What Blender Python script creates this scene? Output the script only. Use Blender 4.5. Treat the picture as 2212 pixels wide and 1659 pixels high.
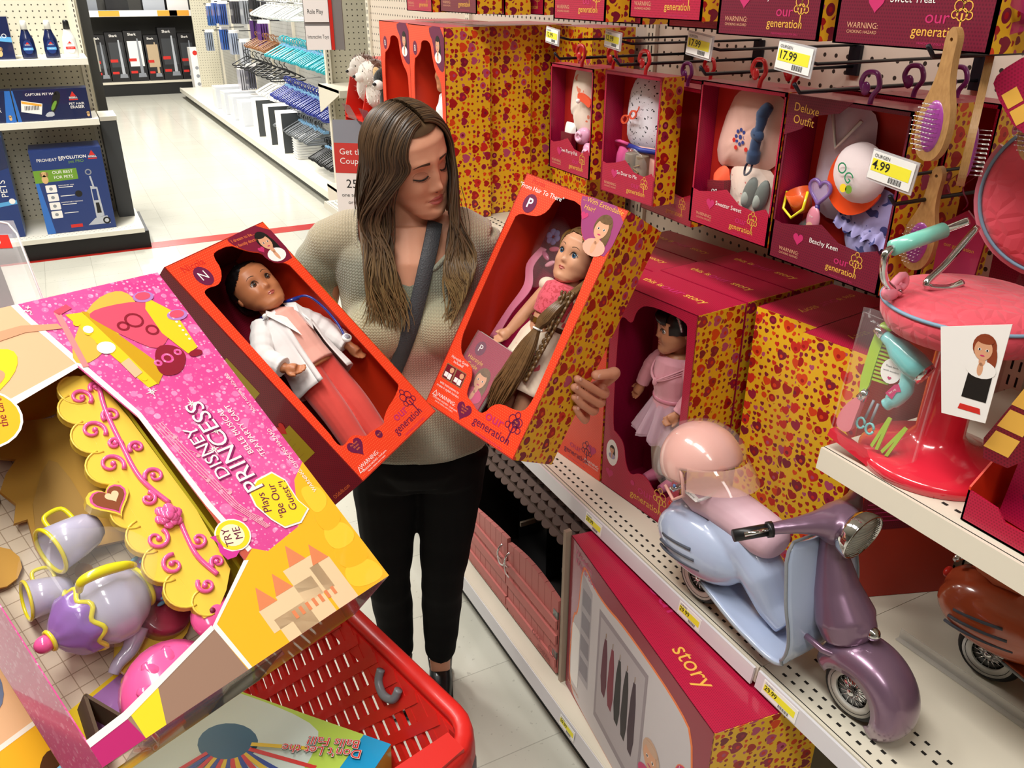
import bpy, bmesh, math, random
from math import sin, cos, pi, radians as R_, sqrt, atan2, exp
from mathutils import Vector, Matrix, geometry
sc = bpy.context.scene
for o in list(bpy.data.objects): bpy.data.objects.remove(o)
# ---------------- camera ----------------
PITCH, YAW, ROLL = R_(25.6), R_(27.6), R_(0.2)
FW = Vector((sin(YAW)*cos(PITCH), cos(YAW)*cos(PITCH), -sin(PITCH)))
RT = Vector((cos(YAW), -sin(YAW), 0)); UPV = RT.cross(FW)
_r = RT*cos(ROLL)+UPV*sin(ROLL); _u = -RT*sin(ROLL)+UPV*cos(ROLL)
cam_d = bpy.data.cameras.new('camera'); cam = bpy.data.objects.new('camera', cam_d)
sc.collection.objects.link(cam); sc.camera = cam
cam_d.sensor_width = 36; cam_d.lens = 36*1805/2212; cam_d.clip_start = .02; cam_d.clip_end = 80
cam.matrix_world = Matrix(((_r.x,_u.x,-FW.x,0),(_r.y,_u.y,-FW.y,0),(_r.z,_u.z,-FW.z,1.85),(0,0,0,1)))
# ---------------- world, exposure ----------------
w = bpy.data.worlds.new('world'); sc.world = w; w.use_nodes = True
w.node_tree.nodes['Background'].inputs[0].default_value = (1.0,.975,.945,1)
w.node_tree.nodes['Background'].inputs[1].default_value = .15
sc.view_settings.view_transform = 'Standard'; sc.view_settings.look = 'None'
sc.view_settings.exposure = 0.0; sc.view_settings.gamma = 1; sc.view_settings.use_curve_mapping = False
# ceiling lamps of the store: rows of fluorescent troffers
def area(x, y, z, sx, sy, p, col=(1,.975,.93)):
    l = bpy.data.lights.new('ceiling_lamp','AREA'); l.shape='RECTANGLE'; l.size=sx; l.size_y=sy; l.energy=p; l.color=col
    o = bpy.data.objects.new('ceiling_lamp', l); sc.collection.objects.link(o); o.location=(x,y,z); return o
LAMPS = [(-.45,.7,88),(-.6,3.1,88),(-.6,6.2,190),(1.3,9.5,200),(1.3,13.5,200),(-1.6,10,120),(1.2,16.6,90),(-.4,-1.8,45),(3.6,11.5,60)]
for (x,y,p) in LAMPS: area(x,y,3.92,.5,1.9,p)
# ---------------- helpers ----------------
C = sc.collection
rnd = random.Random(7)
def lin(h):
    h = h.lstrip('#'); c = [int(h[i:i+2],16)/255 for i in (0,2,4)]
    return tuple(((v+.055)/1.055)**2.4 if v > .04045 else v/12.92 for v in c)+(1,)
MC = {}
def bs(m): return m.node_tree.nodes['Principled BSDF']
def mat(name, col='#808080', rough=.5, metal=0, spec=.5, trans=0, alpha=1, coat=0, sub=0, sheen=0, ior=1.45, emit=0):
    if name in MC: return MC[name]
    m = bpy.data.materials.new(name); m.use_nodes = True; b = bs(m)
    c = lin(col) if isinstance(col,str) else col
    b.inputs['Base Color'].default_value = c; b.inputs['Roughness'].default_value = rough
    b.inputs['Metallic'].default_value = metal; b.inputs['Specular IOR Level'].default_value = spec
    b.inputs['Transmission Weight'].default_value = trans; b.inputs['Alpha'].default_value = alpha
    b.inputs['Coat Weight'].default_value = coat; b.inputs['IOR'].default_value = ior
    if sub: b.inputs['Subsurface Weight'].default_value = sub; b.inputs['Subsurface Radius'].default_value=(.012,.005,.003); b.inputs['Subsurface Scale'].default_value=.5
    if sheen: b.inputs['Sheen Weight'].default_value = sheen
    if emit: b.inputs['Emission Color'].default_value = c; b.inputs['Emission Strength'].default_value = emit
    MC[name] = m; return m
class NT:                                   # tiny node-graph writer
    def __init__(s, m): s.t = m.node_tree; s.b = bs(m)
    def n(s, typ, **k):
        x = s.t.nodes.new(typ)
        for a, v in k.items(): setattr(x, a, v)
        return x
    def set(s, sock, v):
        if isinstance(v, bpy.types.NodeSocket): s.t.links.new(v, sock)
        else: sock.default_value = v
    def m(s, op, a, b=None, c=None):
        x = s.n('ShaderNodeMath', operation=op); s.set(x.inputs[0], a)
        if b is not None: s.set(x.inputs[1], b)
        if c is not None: s.set(x.inputs[2], c)
        return x.outputs[0]
    def mix(s, f, a, b):
        x = s.n('ShaderNodeMix', data_type='RGBA'); s.set(x.inputs[0], f); s.set(x.inputs[6], a); s.set(x.inputs[7], b); return x.outputs[2]
    def uv(s, scale=1.):
        t = s.n('ShaderNodeUVMap', uv_map='UVMap'); x = s.n('ShaderNodeSeparateXYZ'); s.t.links.new(t.outputs[0], x.inputs[0])
        return t.outputs[0], s.m('MULTIPLY', x.outputs[0], scale), s.m('MULTIPLY', x.outputs[1], scale)
    def ramp(s, f, stops, interp='CONSTANT'):
        x = s.n('ShaderNodeValToRGB'); x.color_ramp.interpolation = interp; e = x.color_ramp.elements
        while len(e) < len(stops): e.new(.5)
        for i,(p,c) in enumerate(stops): e[i].position = p; e[i].color = lin(c)
        s.set(x.inputs[0], f); return x.outputs[0]
    def col(s, v): s.set(s.b.inputs['Base Color'], v)
    def noise(s, vec, scale, detail=2, rough=.5):
        x = s.n('ShaderNodeTexNoise'); x.inputs['Scale'].default_value = scale; x.inputs['Detail'].default_value = detail; x.inputs['Roughness'].default_value=rough
        s.set(x.inputs['Vector'], vec); return x.outputs[0]
    def bump(s, h, strength=.3, dist=.002):
        x = s.n('ShaderNodeBump'); x.inputs['Strength'].default_value = strength; x.inputs['Distance'].default_value = dist
        s.set(x.inputs['Height'], h); s.set(s.b.inputs['Normal'], x.outputs[0])
    def obj(s):
        return s.n('ShaderNodeTexCoord').outputs['Object']
def dotmat(name, base, dot, pitch=.0045, r=.26, rough=.42, stagger=True, coat=.15):
    if name in MC: return MC[name]
    m = mat(name, base, rough, coat=coat); t = NT(m); _, u, v = t.uv(1/pitch)
    if stagger: u = t.m('ADD', u, t.m('MULTIPLY', t.m('FLOOR', v), .5))
    fu = t.m('SUBTRACT', t.m('FRACT', u), .5); fv = t.m('SUBTRACT', t.m('FRACT', v), .5)
    d = t.m('SQRT', t.m('ADD', t.m('MULTIPLY',fu,fu), t.m('MULTIPLY',fv,fv)))
    t.col(t.mix(t.m('LESS_THAN', d, r), lin(base), lin(dot))); return m
def heartmat(name='heart_pattern_card', bg='#EBB722', cell=.026):
    if name in MC: return MC[name]
    m = mat(name, bg, .4, coat=.12); t = NT(m); uvo, u, v = t.uv()
    stops = [(0,'#A81418'),(.26,'#CE2A22'),(.46,'#7E1430'),(.6,'#B8486E'),(.72,'#DC4418'),(.86,'#9A1A3C')]
    cur = lin(bg)
    for k,(cs,big,off) in enumerate(((cell*.62,.26,.37),(cell*1.3,.29,0))):
        mp = t.n('ShaderNodeMapping'); t.t.links.new(uvo, mp.inputs[0]); mp.inputs[1].default_value=(off,off*1.7,0)
        mp.inputs[3].default_value=(1/cs,1/cs,1)
        vo = t.n('ShaderNodeTexVoronoi', voronoi_dimensions='2D'); vo.inputs['Scale'].default_value = 1; vo.inputs['Randomness'].default_value=.55
        t.t.links.new(mp.outputs[0], vo.inputs['Vector'])
        sb = t.n('ShaderNodeVectorMath', operation='SUBTRACT'); t.t.links.new(mp.outputs[0], sb.inputs[0]); t.t.links.new(vo.outputs['Position'], sb.inputs[1])
        sx = t.n('ShaderNodeSeparateXYZ'); t.t.links.new(sb.outputs[0], sx.inputs[0])
        cl = t.n('ShaderNodeSeparateColor'); t.t.links.new(vo.outputs['Color'], cl.inputs[0]); r_, g_, b_ = cl.outputs[:3]
        a = t.m('MULTIPLY', t.m('SUBTRACT', g_, .5), .9); ca = t.m('COSINE', a); sa = t.m('SINE', a)
        x = t.m('SUBTRACT', t.m('MULTIPLY', sx.outputs[0], ca), t.m('MULTIPLY', sx.outputs[1], sa))
        y = t.m('ADD', t.m('MULTIPLY', sx.outputs[0], sa), t.m('MULTIPLY', sx.outputs[1], ca))
        sz = t.m('MULTIPLY', t.m('ADD', t.m('MULTIPLY', b_, .5), .75), big)
        X = t.m('DIVIDE', t.m('ABSOLUTE', x), sz); Y = t.m('DIVIDE', y, sz)
        Y = t.m('ADD', Y, .1)
        q = t.m('SUBTRACT', t.m('ADD', t.m('MULTIPLY',X,X), t.m('MULTIPLY',Y,Y)), 1)
        h = t.m('SUBTRACT', t.m('MULTIPLY', t.m('MULTIPLY', q, q), q), t.m('MULTIPLY', t.m('MULTIPLY', X, X), t.m('MULTIPLY', t.m('MULTIPLY', Y, Y), Y)))
        ins = t.m('LESS_THAN', h, 0)
        rad = t.m('SQRT', t.m('ADD', t.m('MULTIPLY',X,X), t.m('MULTIPLY',Y,Y)))
        circ = t.m('LESS_THAN', rad, .8)
        isc = t.m('GREATER_THAN', g_, .86)
        shp = t.m('ADD', t.m('MULTIPLY', ins, t.m('SUBTRACT', 1, isc)), t.m('MULTIPLY', circ, isc))
        c1 = t.ramp(r_, stops)
        if k: # inner accents on the larger motifs
            inn = t.m('MULTIPLY', t.m('LESS_THAN', rad, .36), t.m('GREATER_THAN', b_, .55))
            c1 = t.mix(inn, c1, t.ramp(t.m('FRACT', t.m('MULTIPLY', r_, 3.7)), stops))
            keep = t.m('GREATER_THAN', b_, .22); shp = t.m('MULTIPLY', shp, keep)
            halo = t.m('LESS_THAN', rad, 1.18); cur = t.mix(t.m('MULTIPLY', halo, keep), cur, lin(bg))
        cur = t.mix(shp, cur, c1)
    t.col(cur); return m
class MB:
    def __init__(s): s.v=[]; s.f=[]; s.m=[]; s.s=[]; s.mats=[]; s.M=None
    def mi(s, m):
        if m not in s.mats: s.mats.append(m)
        return s.mats.index(m)
    def add(s, vs, fs, m, smooth=False):
        o = len(s.v); M = s.M
        for p in vs:
            p = Vector(p); s.v.append(M@p if M is not None else p)
        k = s.mi(m)
        for f in fs: s.f.append(tuple(i+o for i in f)); s.m.append(k); s.s.append(smooth)
        return s
    def box(s, a, b, m, R=None):
        x0,y0,z0 = a; x1,y1,z1 = b
        vs = [(x0,y0,z0),(x1,y0,z0),(x1,y1,z0),(x0,y1,z0),(x0,y0,z1),(x1,y0,z1),(x1,y1,z1),(x0,y1,z1)]
        if R is not None: vs = [R@Vector(p) for p in vs]
        return s.add(vs, [(3,2,1,0),(4,5,6,7),(0,1,5,4),(1,2,6,5),(2,3,7,6),(3,0,4,7)], m)
    def cbox(s, c, d, m, R=None):
        vs=[]; 
        for z in (-1,1):
            for x,y in ((-1,-1),(1,-1),(1,1),(-1,1)):
                p = Vector((x*d[0]/2,y*d[1]/2,z*d[2]/2)); p = R@p if R is not None else p; vs.append(p+Vector(c))
        return s.add(vs, [(3,2,1,0),(4,5,6,7),(0,1,5,4),(1,2,6,5),(2,3,7,6),(3,0,4,7)], m)
    def prism(s, outer, z0, z1, m, holes=(), mside=None, ax='xy', smooth=False, mback=None):
        def P(x,y,z): return {'xy':(x,y,z),'xz':(x,-z,y),'yz':(z,x,y)}[ax]
        def area2(p): return sum(p[i][0]*p[(i+1)%len(p)][1]-p[(i+1)%len(p)][0]*p[i][1] for i in range(len(p)))
        outer = [tuple(p[:2]) for p in outer]
        if area2(outer) < 0: outer = outer[::-1]
        hs = []
        for h in holes:
            h = [tuple(p[:2]) for p in h]; hs.append(h if area2(h) < 0 else h[::-1])
        loops = [outer]+hs; allp = [p for l in loops for p in l]; n = len(allp)
        tri = geometry.tessellate_polygon([[Vector((p[0],p[1],0)) for p in l] for l in loops])
        top=[]; bot=[]
        for t in tri:
            a,b,c = [allp[i] for i in t]
            if (b[0]-a[0])*(c[1]-a[1])-(c[0]-a[0])*(b[1]-a[1]) < 0: t = (t[0],t[2],t[1])
            top.append(tuple(i+n for i in t)); bot.append((t[0],t[2],t[1]))
        vs = [P(p[0],p[1],z0) for p in allp]+[P(p[0],p[1],z1) for p in allp]
        if z0 == z1: s.add(vs[:n], [tuple(i-n for i in t) for t in top], m); return s
        s.add(vs, top, m); s.add(vs, bot, mback or m)
        sd=[]; o=0
        for l in loops:
            k = len(l)
            for i in range(k): sd.append((o+i, o+(i+1)%k, o+(i+1)%k+n, o+i+n))
            o += k
        return s.add(vs, sd, mside or m, smooth)
    def flat(s, pts, z, m): return s.prism(pts, z-.00012, z, m)
    def tube(s, pts, r, m, n=8, closed=False, cap=True, sx=1., flatdir=None):
        pts = [Vector(p) for p in pts]; k = len(pts)
        rs = r if isinstance(r,(list,tuple)) else [r]*k
        T=[]
        for i in range(k):
            a = pts[(i-1)%k] if (closed or i>0) else pts[0]; b = pts[(i+1)%k] if (closed or i<k-1) else pts[-1]
            d = b-a; T.append(d.normalized() if d.length>1e-9 else Vector((0,0,1)))
        ref = Vector(flatdir) if flatdir is not None else (Vector((0,0,1)) if abs(T[0].z)<.9 else Vector((1,0,0)))
        N = ref-T[0]*ref.dot(T[0]); N.normalize(); vs=[]
        for i in range(k):
            if flatdir is not None:
                N2 = ref-T[i]*ref.dot(T[i])
            else: N2 = N-T[i]*N.dot(T[i])
            if N2.length>1e-6: N = N2.normalized()
            B = T[i].cross(N)
            for j in range(n):
                a = 2*pi*j/n; vs.append(pts[i]+(N*cos(a)*sx+B*sin(a))*rs[i])
        fs=[]
        for i in range(k if closed else k-1):
            i2=(i+1)%k
            for j in range(n): j2=(j+1)%n; fs.append((i*n+j, i*n+j2, i2*n+j2, i2*n+j))
        if cap and not closed: fs.append(tuple(range(n-1,-1,-1))); fs.append(tuple((k-1)*n+j for j in range(n)))
        return s.add(vs, fs, m, True)
    def lathe(s, prof, m, n=24, c=(0,0,0), smooth=True, arc=None, sxy=(1,1)):
        vs=[]; fs=[]; k=len(prof)
        for j in range(n):
            a = 2*pi*j/n
            for (r,z) in prof: vs.append((c[0]+r*cos(a)*sxy[0], c[1]+r*sin(a)*sxy[1], c[2]+z))
        for j in range(n):
            j2=(j+1)%n
            for i in range(k-1): fs.append((j*k+i, j2*k+i, j2*k+i+1, j*k+i+1))
        return s.add(vs, fs, m, smooth)
    def ell(s, c, r, m, nu=20, nv=12, R=None):
        r = (r,r,r) if isinstance(r,(int,float)) else r; vs=[]; fs=[]
        for i in range(nv+1):
            ph = pi*i/nv
            for j in range(nu):
                a = 2*pi*j/nu; p = Vector((r[0]*sin(ph)*cos(a), r[1]*sin(ph)*sin(a), r[2]*cos(ph)))
                if R is not None: p = R@p
                vs.append(p+Vector(c))
        for i in range(nv):
            for j in range(nu): j2=(j+1)%nu; fs.append((i*nu+j, (i+1)*nu+j, (i+1)*nu+j2, i*nu+j2))
        return s.add(vs, fs, m, True)
    def grid(s, f, nu, nv, m, closed_u=False, smooth=True, flip=False):
        vs = [f(i/(nu if closed_u else nu-1) if nu>1 else 0, j/(nv-1)) for i in range(nu) for j in range(nv)]; fs=[]
        for i in range(nu if closed_u else nu-1):
            i2=(i+1)%nu
            for j in range(nv-1):
                q=(i*nv+j, i2*nv+j, i2*nv+j+1, i*nv+j+1); fs.append(q[::-1] if flip else q)
        return s.add(vs, fs, m, smooth)
    def text(s, t, size, x, y, z, m, rot=0, align='C', sx=1., bold=0):
        me = textmesh(t, align, bold); c_, s_ = cos(R_(rot)), sin(R_(rot)); vs=[]
        for p in me[0]:
            a, b = p[0]*size*sx, p[1]*size; vs.append((x+a*c_-b*s_, y+a*s_+b*c_, z))
        return s.add(vs, me[1], m)
    def disc(s, x, y, r, z, m, n=20, ry=None): return s.flat([(x+r*cos(2*pi*i/n), y+(ry or r)*sin(2*pi*i/n)) for i in range(n)], z, m)
    def ring(s, x, y, r, t, z, m, n=16):
        return s.prism([(x+r*cos(2*pi*i/n), y+r*sin(2*pi*i/n)) for i in range(n)], z-.0001, z, m, holes=[[(x+(r-t)*cos(2*pi*i/n), y+(r-t)*sin(2*pi*i/n)) for i in range(n)]])
    def heart(s, x, y, r, z, m, rot=0):
        pts=[]
        for i in range(24):
            a=2*pi*i/24; px=16*sin(a)**3/16*r; py=(13*cos(a)-5*cos(2*a)-2*cos(3*a)-cos(4*a))/16*r
            c_,s_=cos(R_(rot)),sin(R_(rot)); pts.append((x+px*c_-py*s_, y+px*s_+py*c_))
        return s.flat(pts, z, m)
    def build(s, name, parent=None, auto=None, uv=True):
        me = bpy.data.meshes.new(name); me.from_pydata([tuple(p) for p in s.v], [], s.f)
        for m in s.mats: me.materials.append(m)
        me.polygons.foreach_set('material_index', s.m); me.polygons.foreach_set('use_smooth', s.s)
        if uv: boxuv(me)
        me.update()
        o = bpy.data.objects.new(name, me); C.objects.link(o)
        if parent is not None: o.parent = parent
        return o
def boxuv(me):
    l = me.uv_layers.new(name='UVMap'); vs = me.vertices
    dat = [0.]*(2*len(me.loops))
    for p in me.polygons:
        n = p.normal; ax = max(range(3), key=lambda i: abs(n[i]))
        for li in p.loop_indices:
            c = vs[me.loops[li].vertex_index].co
            u,v = ((c.y,c.z),(c.x,c.z),(c.x,c.y))[ax]
            dat[2*li]=u; dat[2*li+1]=v
    l.data.foreach_set('uv', dat)
TC = {}
def textmesh(t, align='C', bold=0):
    k=(t,align,bold)
    if k in TC: return TC[k]
    cu = bpy.data.curves.new('t','FONT'); cu.body=t; cu.size=1; cu.align_x={'C':'CENTER','L':'LEFT','R':'RIGHT'}[align]; cu.align_y='CENTER'
    cu.resolution_u=3; cu.offset=bold; cu.space_line=.85
    ob = bpy.data.objects.new('t', cu); C.objects.link(ob); dg = bpy.context.evaluated_depsgraph_get(); dg.update()
    me = bpy.data.meshes.new_from_object(ob.evaluated_get(dg))
    r = ([tuple(v.co) for v in me.vertices], [tuple(p.vertices) for p in me.polygons])
    bpy.data.objects.remove(ob); bpy.data.curves.remove(cu); bpy.data.meshes.remove(me); TC[k]=r; return r
def organic(mb, name, parent, voxel=.005, smooth=8, m=None, fac=.5):
    "melt overlapping closed shapes into one continuous skin"
    o = mb.build('tmp', uv=False)
    r = o.modifiers.new('r','REMESH'); r.mode='VOXEL'; r.voxel_size=voxel
    if smooth: q = o.modifiers.new('s','SMOOTH'); q.iterations=smooth; q.factor=fac
    dg = bpy.context.evaluated_depsgraph_get(); dg.update()
    me = bpy.data.meshes.new_from_object(o.evaluated_get(dg)); me.name = name
    bpy.data.objects.remove(o)
    me.materials.clear(); me.materials.append(m or mb.mats[0])
    me.polygons.foreach_set('material_index',[0]*len(me.polygons)); me.polygons.foreach_set('use_smooth',[True]*len(me.polygons))
    while me.uv_layers: me.uv_layers.remove(me.uv_layers[0])
    boxuv(me); me.update()
    ob = bpy.data.objects.new(name, me); C.objects.link(ob)
    if parent is not None: ob.parent = parent
    return ob
def tag(o, label=None, cat=None, group=None, kind=None):
    if label: o['label']=label
    if cat: o['category']=cat
    if group: o['group']=group
    if kind: o['kind']=kind
    return o
def thing(name, label, cat, M=None, group=None):
    o = bpy.data.objects.new(name, None); C.objects.link(o); o.empty_display_size=.05
    if M is not None: o.matrix_world = M
    return tag(o, label, cat, group)
def frame(x, y, z, t): # columns x,y,z, origin t
    x,y,z,t = map(Vector,(x,y,z,t))
    return Matrix(((x.x,y.x,z.x,t.x),(x.y,y.y,z.y,t.y),(x.z,y.z,z.z,t.z),(0,0,0,1)))
def TR(x,y,z,rz=0): return Matrix.Translation((x,y,z))@Matrix.Rotation(R_(rz),4,'Z')
KIDS={}
def dup(root, M, label=None, group=None):
    kids = [o for o in C.objects if o.parent == root]
    gk = {c: [o for o in C.objects if o.parent == c] for c in kids}
    r = root.copy(); C.objects.link(r); r.matrix_world = M
    if label: r['label']=label
    if group: r['group']=group
    for ch in kids:
        c = ch.copy(); C.objects.link(c); c.parent = r
        for g in gk[ch]: d = g.copy(); C.objects.link(d); d.parent = c
    return r
def rrect(x0,y0,x1,y1,r,n=5):
    p=[]
    for cx,cy,a0 in ((x1-r,y1-r,0),(x0+r,y1-r,90),(x0+r,y0+r,180),(x1-r,y0+r,270)):
        for i in range(n+1): a=R_(a0+90*i/n); p.append((cx+r*cos(a),cy+r*sin(a)))
    return p
def smoothpoly(pts, n=3):
    "Chaikin corner cutting, closed"
    for _ in range(n):
        q=[]
        for i in range(len(pts)):
            a=pts[i]; b=pts[(i+1)%len(pts)]
            q.append((a[0]*.75+b[0]*.25, a[1]*.75+b[1]*.25)); q.append((a[0]*.25+b[0]*.75, a[1]*.25+b[1]*.75))
        pts=q
    return pts
def catmull(pts, n=6, closed=False):
    pts=[Vector(p) for p in pts]; k=len(pts); out=[]
    rng = range(k) if closed else range(k-1)
    for i in rng:
        p0=pts[(i-1)%k] if closed or i>0 else pts[0]; p1=pts[i]; p2=pts[(i+1)%k]; p3=pts[(i+2)%k] if closed or i<k-2 else pts[-1]
        for j in range(n):
            t=j/n; out.append(.5*((2*p1)+(p2-p0)*t+(2*p0-5*p1+4*p2-p3)*t*t+(3*p1-p0-3*p2+p3)*t**3))
    if not closed: out.append(pts[-1])
    return out
def lerp(tab, x):
    if x<=tab[0][0]: return tab[0][1]
    for (a,va),(b,vb) in zip(tab,tab[1:]):
        if x<=b: t=(x-a)/(b-a); t=t*t*(3-2*t)*.5+t*.5; return va+(vb-va)*t
    return tab[-1][1]
# ---------------- shared materials ----------------
HEART = heartmat()
ORANGE = dotmat('orange_dotted_card','#EE3F1C','#F4613A',.005,.24)
ORIN = mat('orange_card_inside','#D83414',.5,coat=.1)
MAROON = dotmat('maroon_dotted_card','#7A0F26','#5E0A1C',.0045,.3)
MAGENTA = dotmat('magenta_dotted_card','#B6163E','#951030',.0042,.3)
MAGD = dotmat('deep_magenta_dotted_card','#A21040','#8A0C36',.0042,.3)
PURPLE = mat('purple_print','#6A1642',.45)
PINKP = mat('pink_print','#C42C68',.45); GOLD = mat('gold_print','#E6B04A',.45); WHITEP = mat('white_print','#F2EEEA',.5)
ORP = mat('orange_print','#F08040',.45); SKP=mat('skin_print','#D9A07C',.5); HAIRP=mat('hair_print','#3A2018',.5); BLKP=mat('black_print','#141210',.45)
PLUM = dotmat('plum_dotted_card','#72152F','#5E1028',.0045,.3)
REDP = mat('red_print','#D02A22',.45)
CREAM = mat('cream_metal','#D9D2C0',.38,spec=.5)
CREAMD = mat('cream_metal_side','#CFC8B6',.45)
CARD = mat('brown_cardboard','#8A6E4A',.8)
CHROME = mat('chrome','#D8D8DA',.08,metal=1)
DARKM = mat('dark_metal','#2A2C30',.5)
# ================= setting =================
def wbuild(mb, name, root):     # mesh written in world coordinates, hung under root
    I = root.matrix_world.inverted() if root.parent is None else (root.parent.matrix_world@root.matrix_basis).inverted()
    mb.v = [I@p for p in mb.v]; return mb.build(name, root)
def rect(name,label,cat,x,y,z,rz=0,group=None): return thing(name,label,cat,TR(x,y,z,rz),group)
# floor tiles with faint seams, speckle
fm = mat('vinyl_floor_tile','#C9C6B8',.17,spec=.5); t = NT(fm); _,u,v = t.uv(1/.3048)
cell = t.n('ShaderNodeTexWhiteNoise', noise_dimensions='2D'); cmb = t.n('ShaderNodeCombineXYZ')
t.set(cmb.inputs[0], t.m('FLOOR',u)); t.set(cmb.inputs[1], t.m('FLOOR',t.m('ADD',v,.4))); t.t.links.new(cmb.outputs[0], cell.inputs[0])
uvn = t.uv()[0]
seam = t.m('MAXIMUM', t.m('GREATER_THAN', t.m('ABSOLUTE', t.m('SUBTRACT', t.m('FRACT',u), .5)), .4955), t.m('GREATER_THAN', t.m('ABSOLUTE', t.m('SUBTRACT', t.m('FRACT',t.m('ADD',v,.4)), .5)), .4955))
speck = t.m('GREATER_THAN', t.noise(uvn, 55, 3), .67)
base = t.mix(cell.outputs[0], lin('#C9C7BA'), lin('#CFCDC0'))
base = t.mix(t.m('MULTIPLY', speck, .35), base, lin('#8F8C80'))
t.col(t.mix(t.m('MULTIPLY', seam, .45), base, lin('#77746A')))
mb = MB(); mb.box((-9,-4,-.1),(11,24,0),fm); tag(mb.build('floor'),kind='structure')
cm = mat('ceiling_tile','#C8C4BA',.9)
mb = MB(); mb.box((-9,-4,4.2),(11,24,4.3),cm); tag(mb.build('ceiling'),kind='structure')
wm = mat('store_wall','#8E8A80',.8)
for nm,a,b in (('wall_back',(-9,24,0),(11,24.1,4.2)),('wall_left',(-9.1,-4,0),(-9,24,4.2)),('wall_right',(11,-4,0),(11.1,24,4.2)),('wall_front',(-9,-4.1,0),(11,-4,4.2))):
    mb = MB(); mb.box(a,b,wm); tag(mb.build(nm),kind='structure')
rm = mat('red_floor_stripe','#B9281E',.25); mb = MB(); mb.box((-6,6.83,.0004),(6,7.0,.0016),rm); tag(mb.build('trim_1'),kind='structure')
# lamp housings over the light sources
for i,(x,y,p) in enumerate(LAMPS):
    r = rect('ceiling_light','white recessed fluorescent ceiling light above the aisle','light',x,y,3.95,group='fluorescent ceiling lights')
    mb=MB(); mb.box((-.31,-1.01,0),(.31,1.01,.06),mat('lamp_housing','#E8E6E0',.5)); mb.build('housing',r)
# pegboard
def pegmat(name, colr, hole, pitch=.0254, r=.13):
    if name in MC: return MC[name]
    m = mat(name, colr, .5); t = NT(m); _,u,v = t.uv(1/pitch)
    fu = t.m('SUBTRACT',t.m('FRACT',u),.5); fv = t.m('SUBTRACT',t.m('FRACT',v),.5)
    d = t.m('SQRT', t.m('ADD', t.m('MULTIPLY',fu,fu), t.m('MULTIPLY',fv,fv)))
    t.col(t.mix(t.m('LESS_THAN', d, r), lin(colr), lin(hole))); return m
PEG = pegmat('cream_pegboard','#CDBFAE','#2E2722',.032,.14)
PEGL = pegmat('pale_pegboard','#CFC9B4','#4A463C',.042,.13)
SLOT = mat('slot_shadow_hole','#17130F',.9)
RAILM = mat('label_rail_plastic','#DAD8DC',.25,coat=.5)
TAGW = mat('label_paper','#F1F0EC',.5); TAGY = mat('label_yellow','#F2E93A',.5); INK = mat('label_ink','#1E1E1E',.6)
PLAST = mat('clear_plastic','#FFFFFF',.06,trans=1,ior=1.15,alpha=.35)
def slots(mb, x0, x1, y0, y1, z, rows, along='y', pitch=.0215, sz=(.0055,.009)):
    n = int(((y1-y0) if along=='y' else (x1-x0))/pitch)
    for r,off in enumerate(rows):
        for i in range(n):
            if along=='y':
                y = y0+(i+.5+.5*(r%2))*pitch; x = x0+off
                mb.add([(x-sz[0]/2,y-sz[1]/2,z),(x+sz[0]/2,y-sz[1]/2,z),(x+sz[0]/2,y+sz[1]/2,z),(x-sz[0]/2,y+sz[1]/2,z)],[(0,1,2,3)],SLOT)
            else:
                x = x0+(i+.5+.5*(r%2))*pitch; y = y0+off
                mb.add([(x-sz[1]/2,y-sz[0]/2,z),(x+sz[1]/2,y-sz[0]/2,z),(x+sz[1]/2,y+sz[0]/2,z),(x-sz[1]/2,y+sz[0]/2,z)],[(0,1,2,3)],SLOT)
def label_mb(price, w=.072, h=.030, lines=True):
    "shelf label in xy plane, front +z"
    mb = MB(); mb.prism([(-w/2,-h/2),(w/2,-h/2),(w/2,h/2),(-w/2,h/2)],0,.0008,TAGW)
    mb.flat([(-w*.46,-h*.2),(w*.44,-h*.2),(w*.44,h*.25),(-w*.46,h*.25)],.0011,TAGY)
    mb.text(price, h*.46, -w*.44, h*.03, .0014, INK, align='L', bold=.01)
    mb.text('OURGEN', h*.17, -w*.44, h*.36, .0014, INK, align='L')
    for i in range(14): mb.flat([(w*(.0+i*.022),-h*.44),(w*(.0+i*.022+(.008 if i%3 else .014)),-h*.44),(w*(.0+i*.022+(.008 if i%3 else .014)),-h*.24),(w*(.0+i*.022),-h*.24)],.0011,INK)
    return mb
# ---- right gondola ----
GX = 1.515
G = rect('shelving_unit','long cream pegboard shelving unit stocked with doll toys on the right','shelving',GX,1.6,0)
mb = MB(); mb.box((GX,-1.6,0),(GX+.02,4.49,2.6),PEG); wbuild(mb,'back_panel',G)
for y in (-.39,.83,2.05,3.27,4.49):
    mb = MB(); mb.box((GX-.012,y-.02,.0),(GX+.03,y+.02,2.6),CREAM)
    for k in range(70):
        for dx in (-.008,.008): mb.box((GX-.0128,y+dx-.002,.3+k*.032),(GX-.0118,y+dx+.002,.32+k*.032),SLOT)
    wbuild(mb,'upright',G)
mb = MB(); mb.box((.85,-1.6,.145),(GX,4.49,.17),CREAM); mb.box((.845,-1.6,.125),(.8498,4.49,.1699),CREAM)
slots(mb,.85,0,.2,4.3,.1705,(.06,.085,.15,.175)); wbuild(mb,'base_deck',G)
mb = MB(); mb.box((.89,-1.6,0),(.92,4.49,.145),mat('black_kick_plate','#1B1D1E',.5)); wbuild(mb,'kick_plate',G)
mb = MB(); mb.prism([(.838,.12),(.845,.12),(.850,.168),(.843,.168)],-4.49,1.6,RAILM,ax='xz'); wbuild(mb,'price_rail',G)
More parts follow.
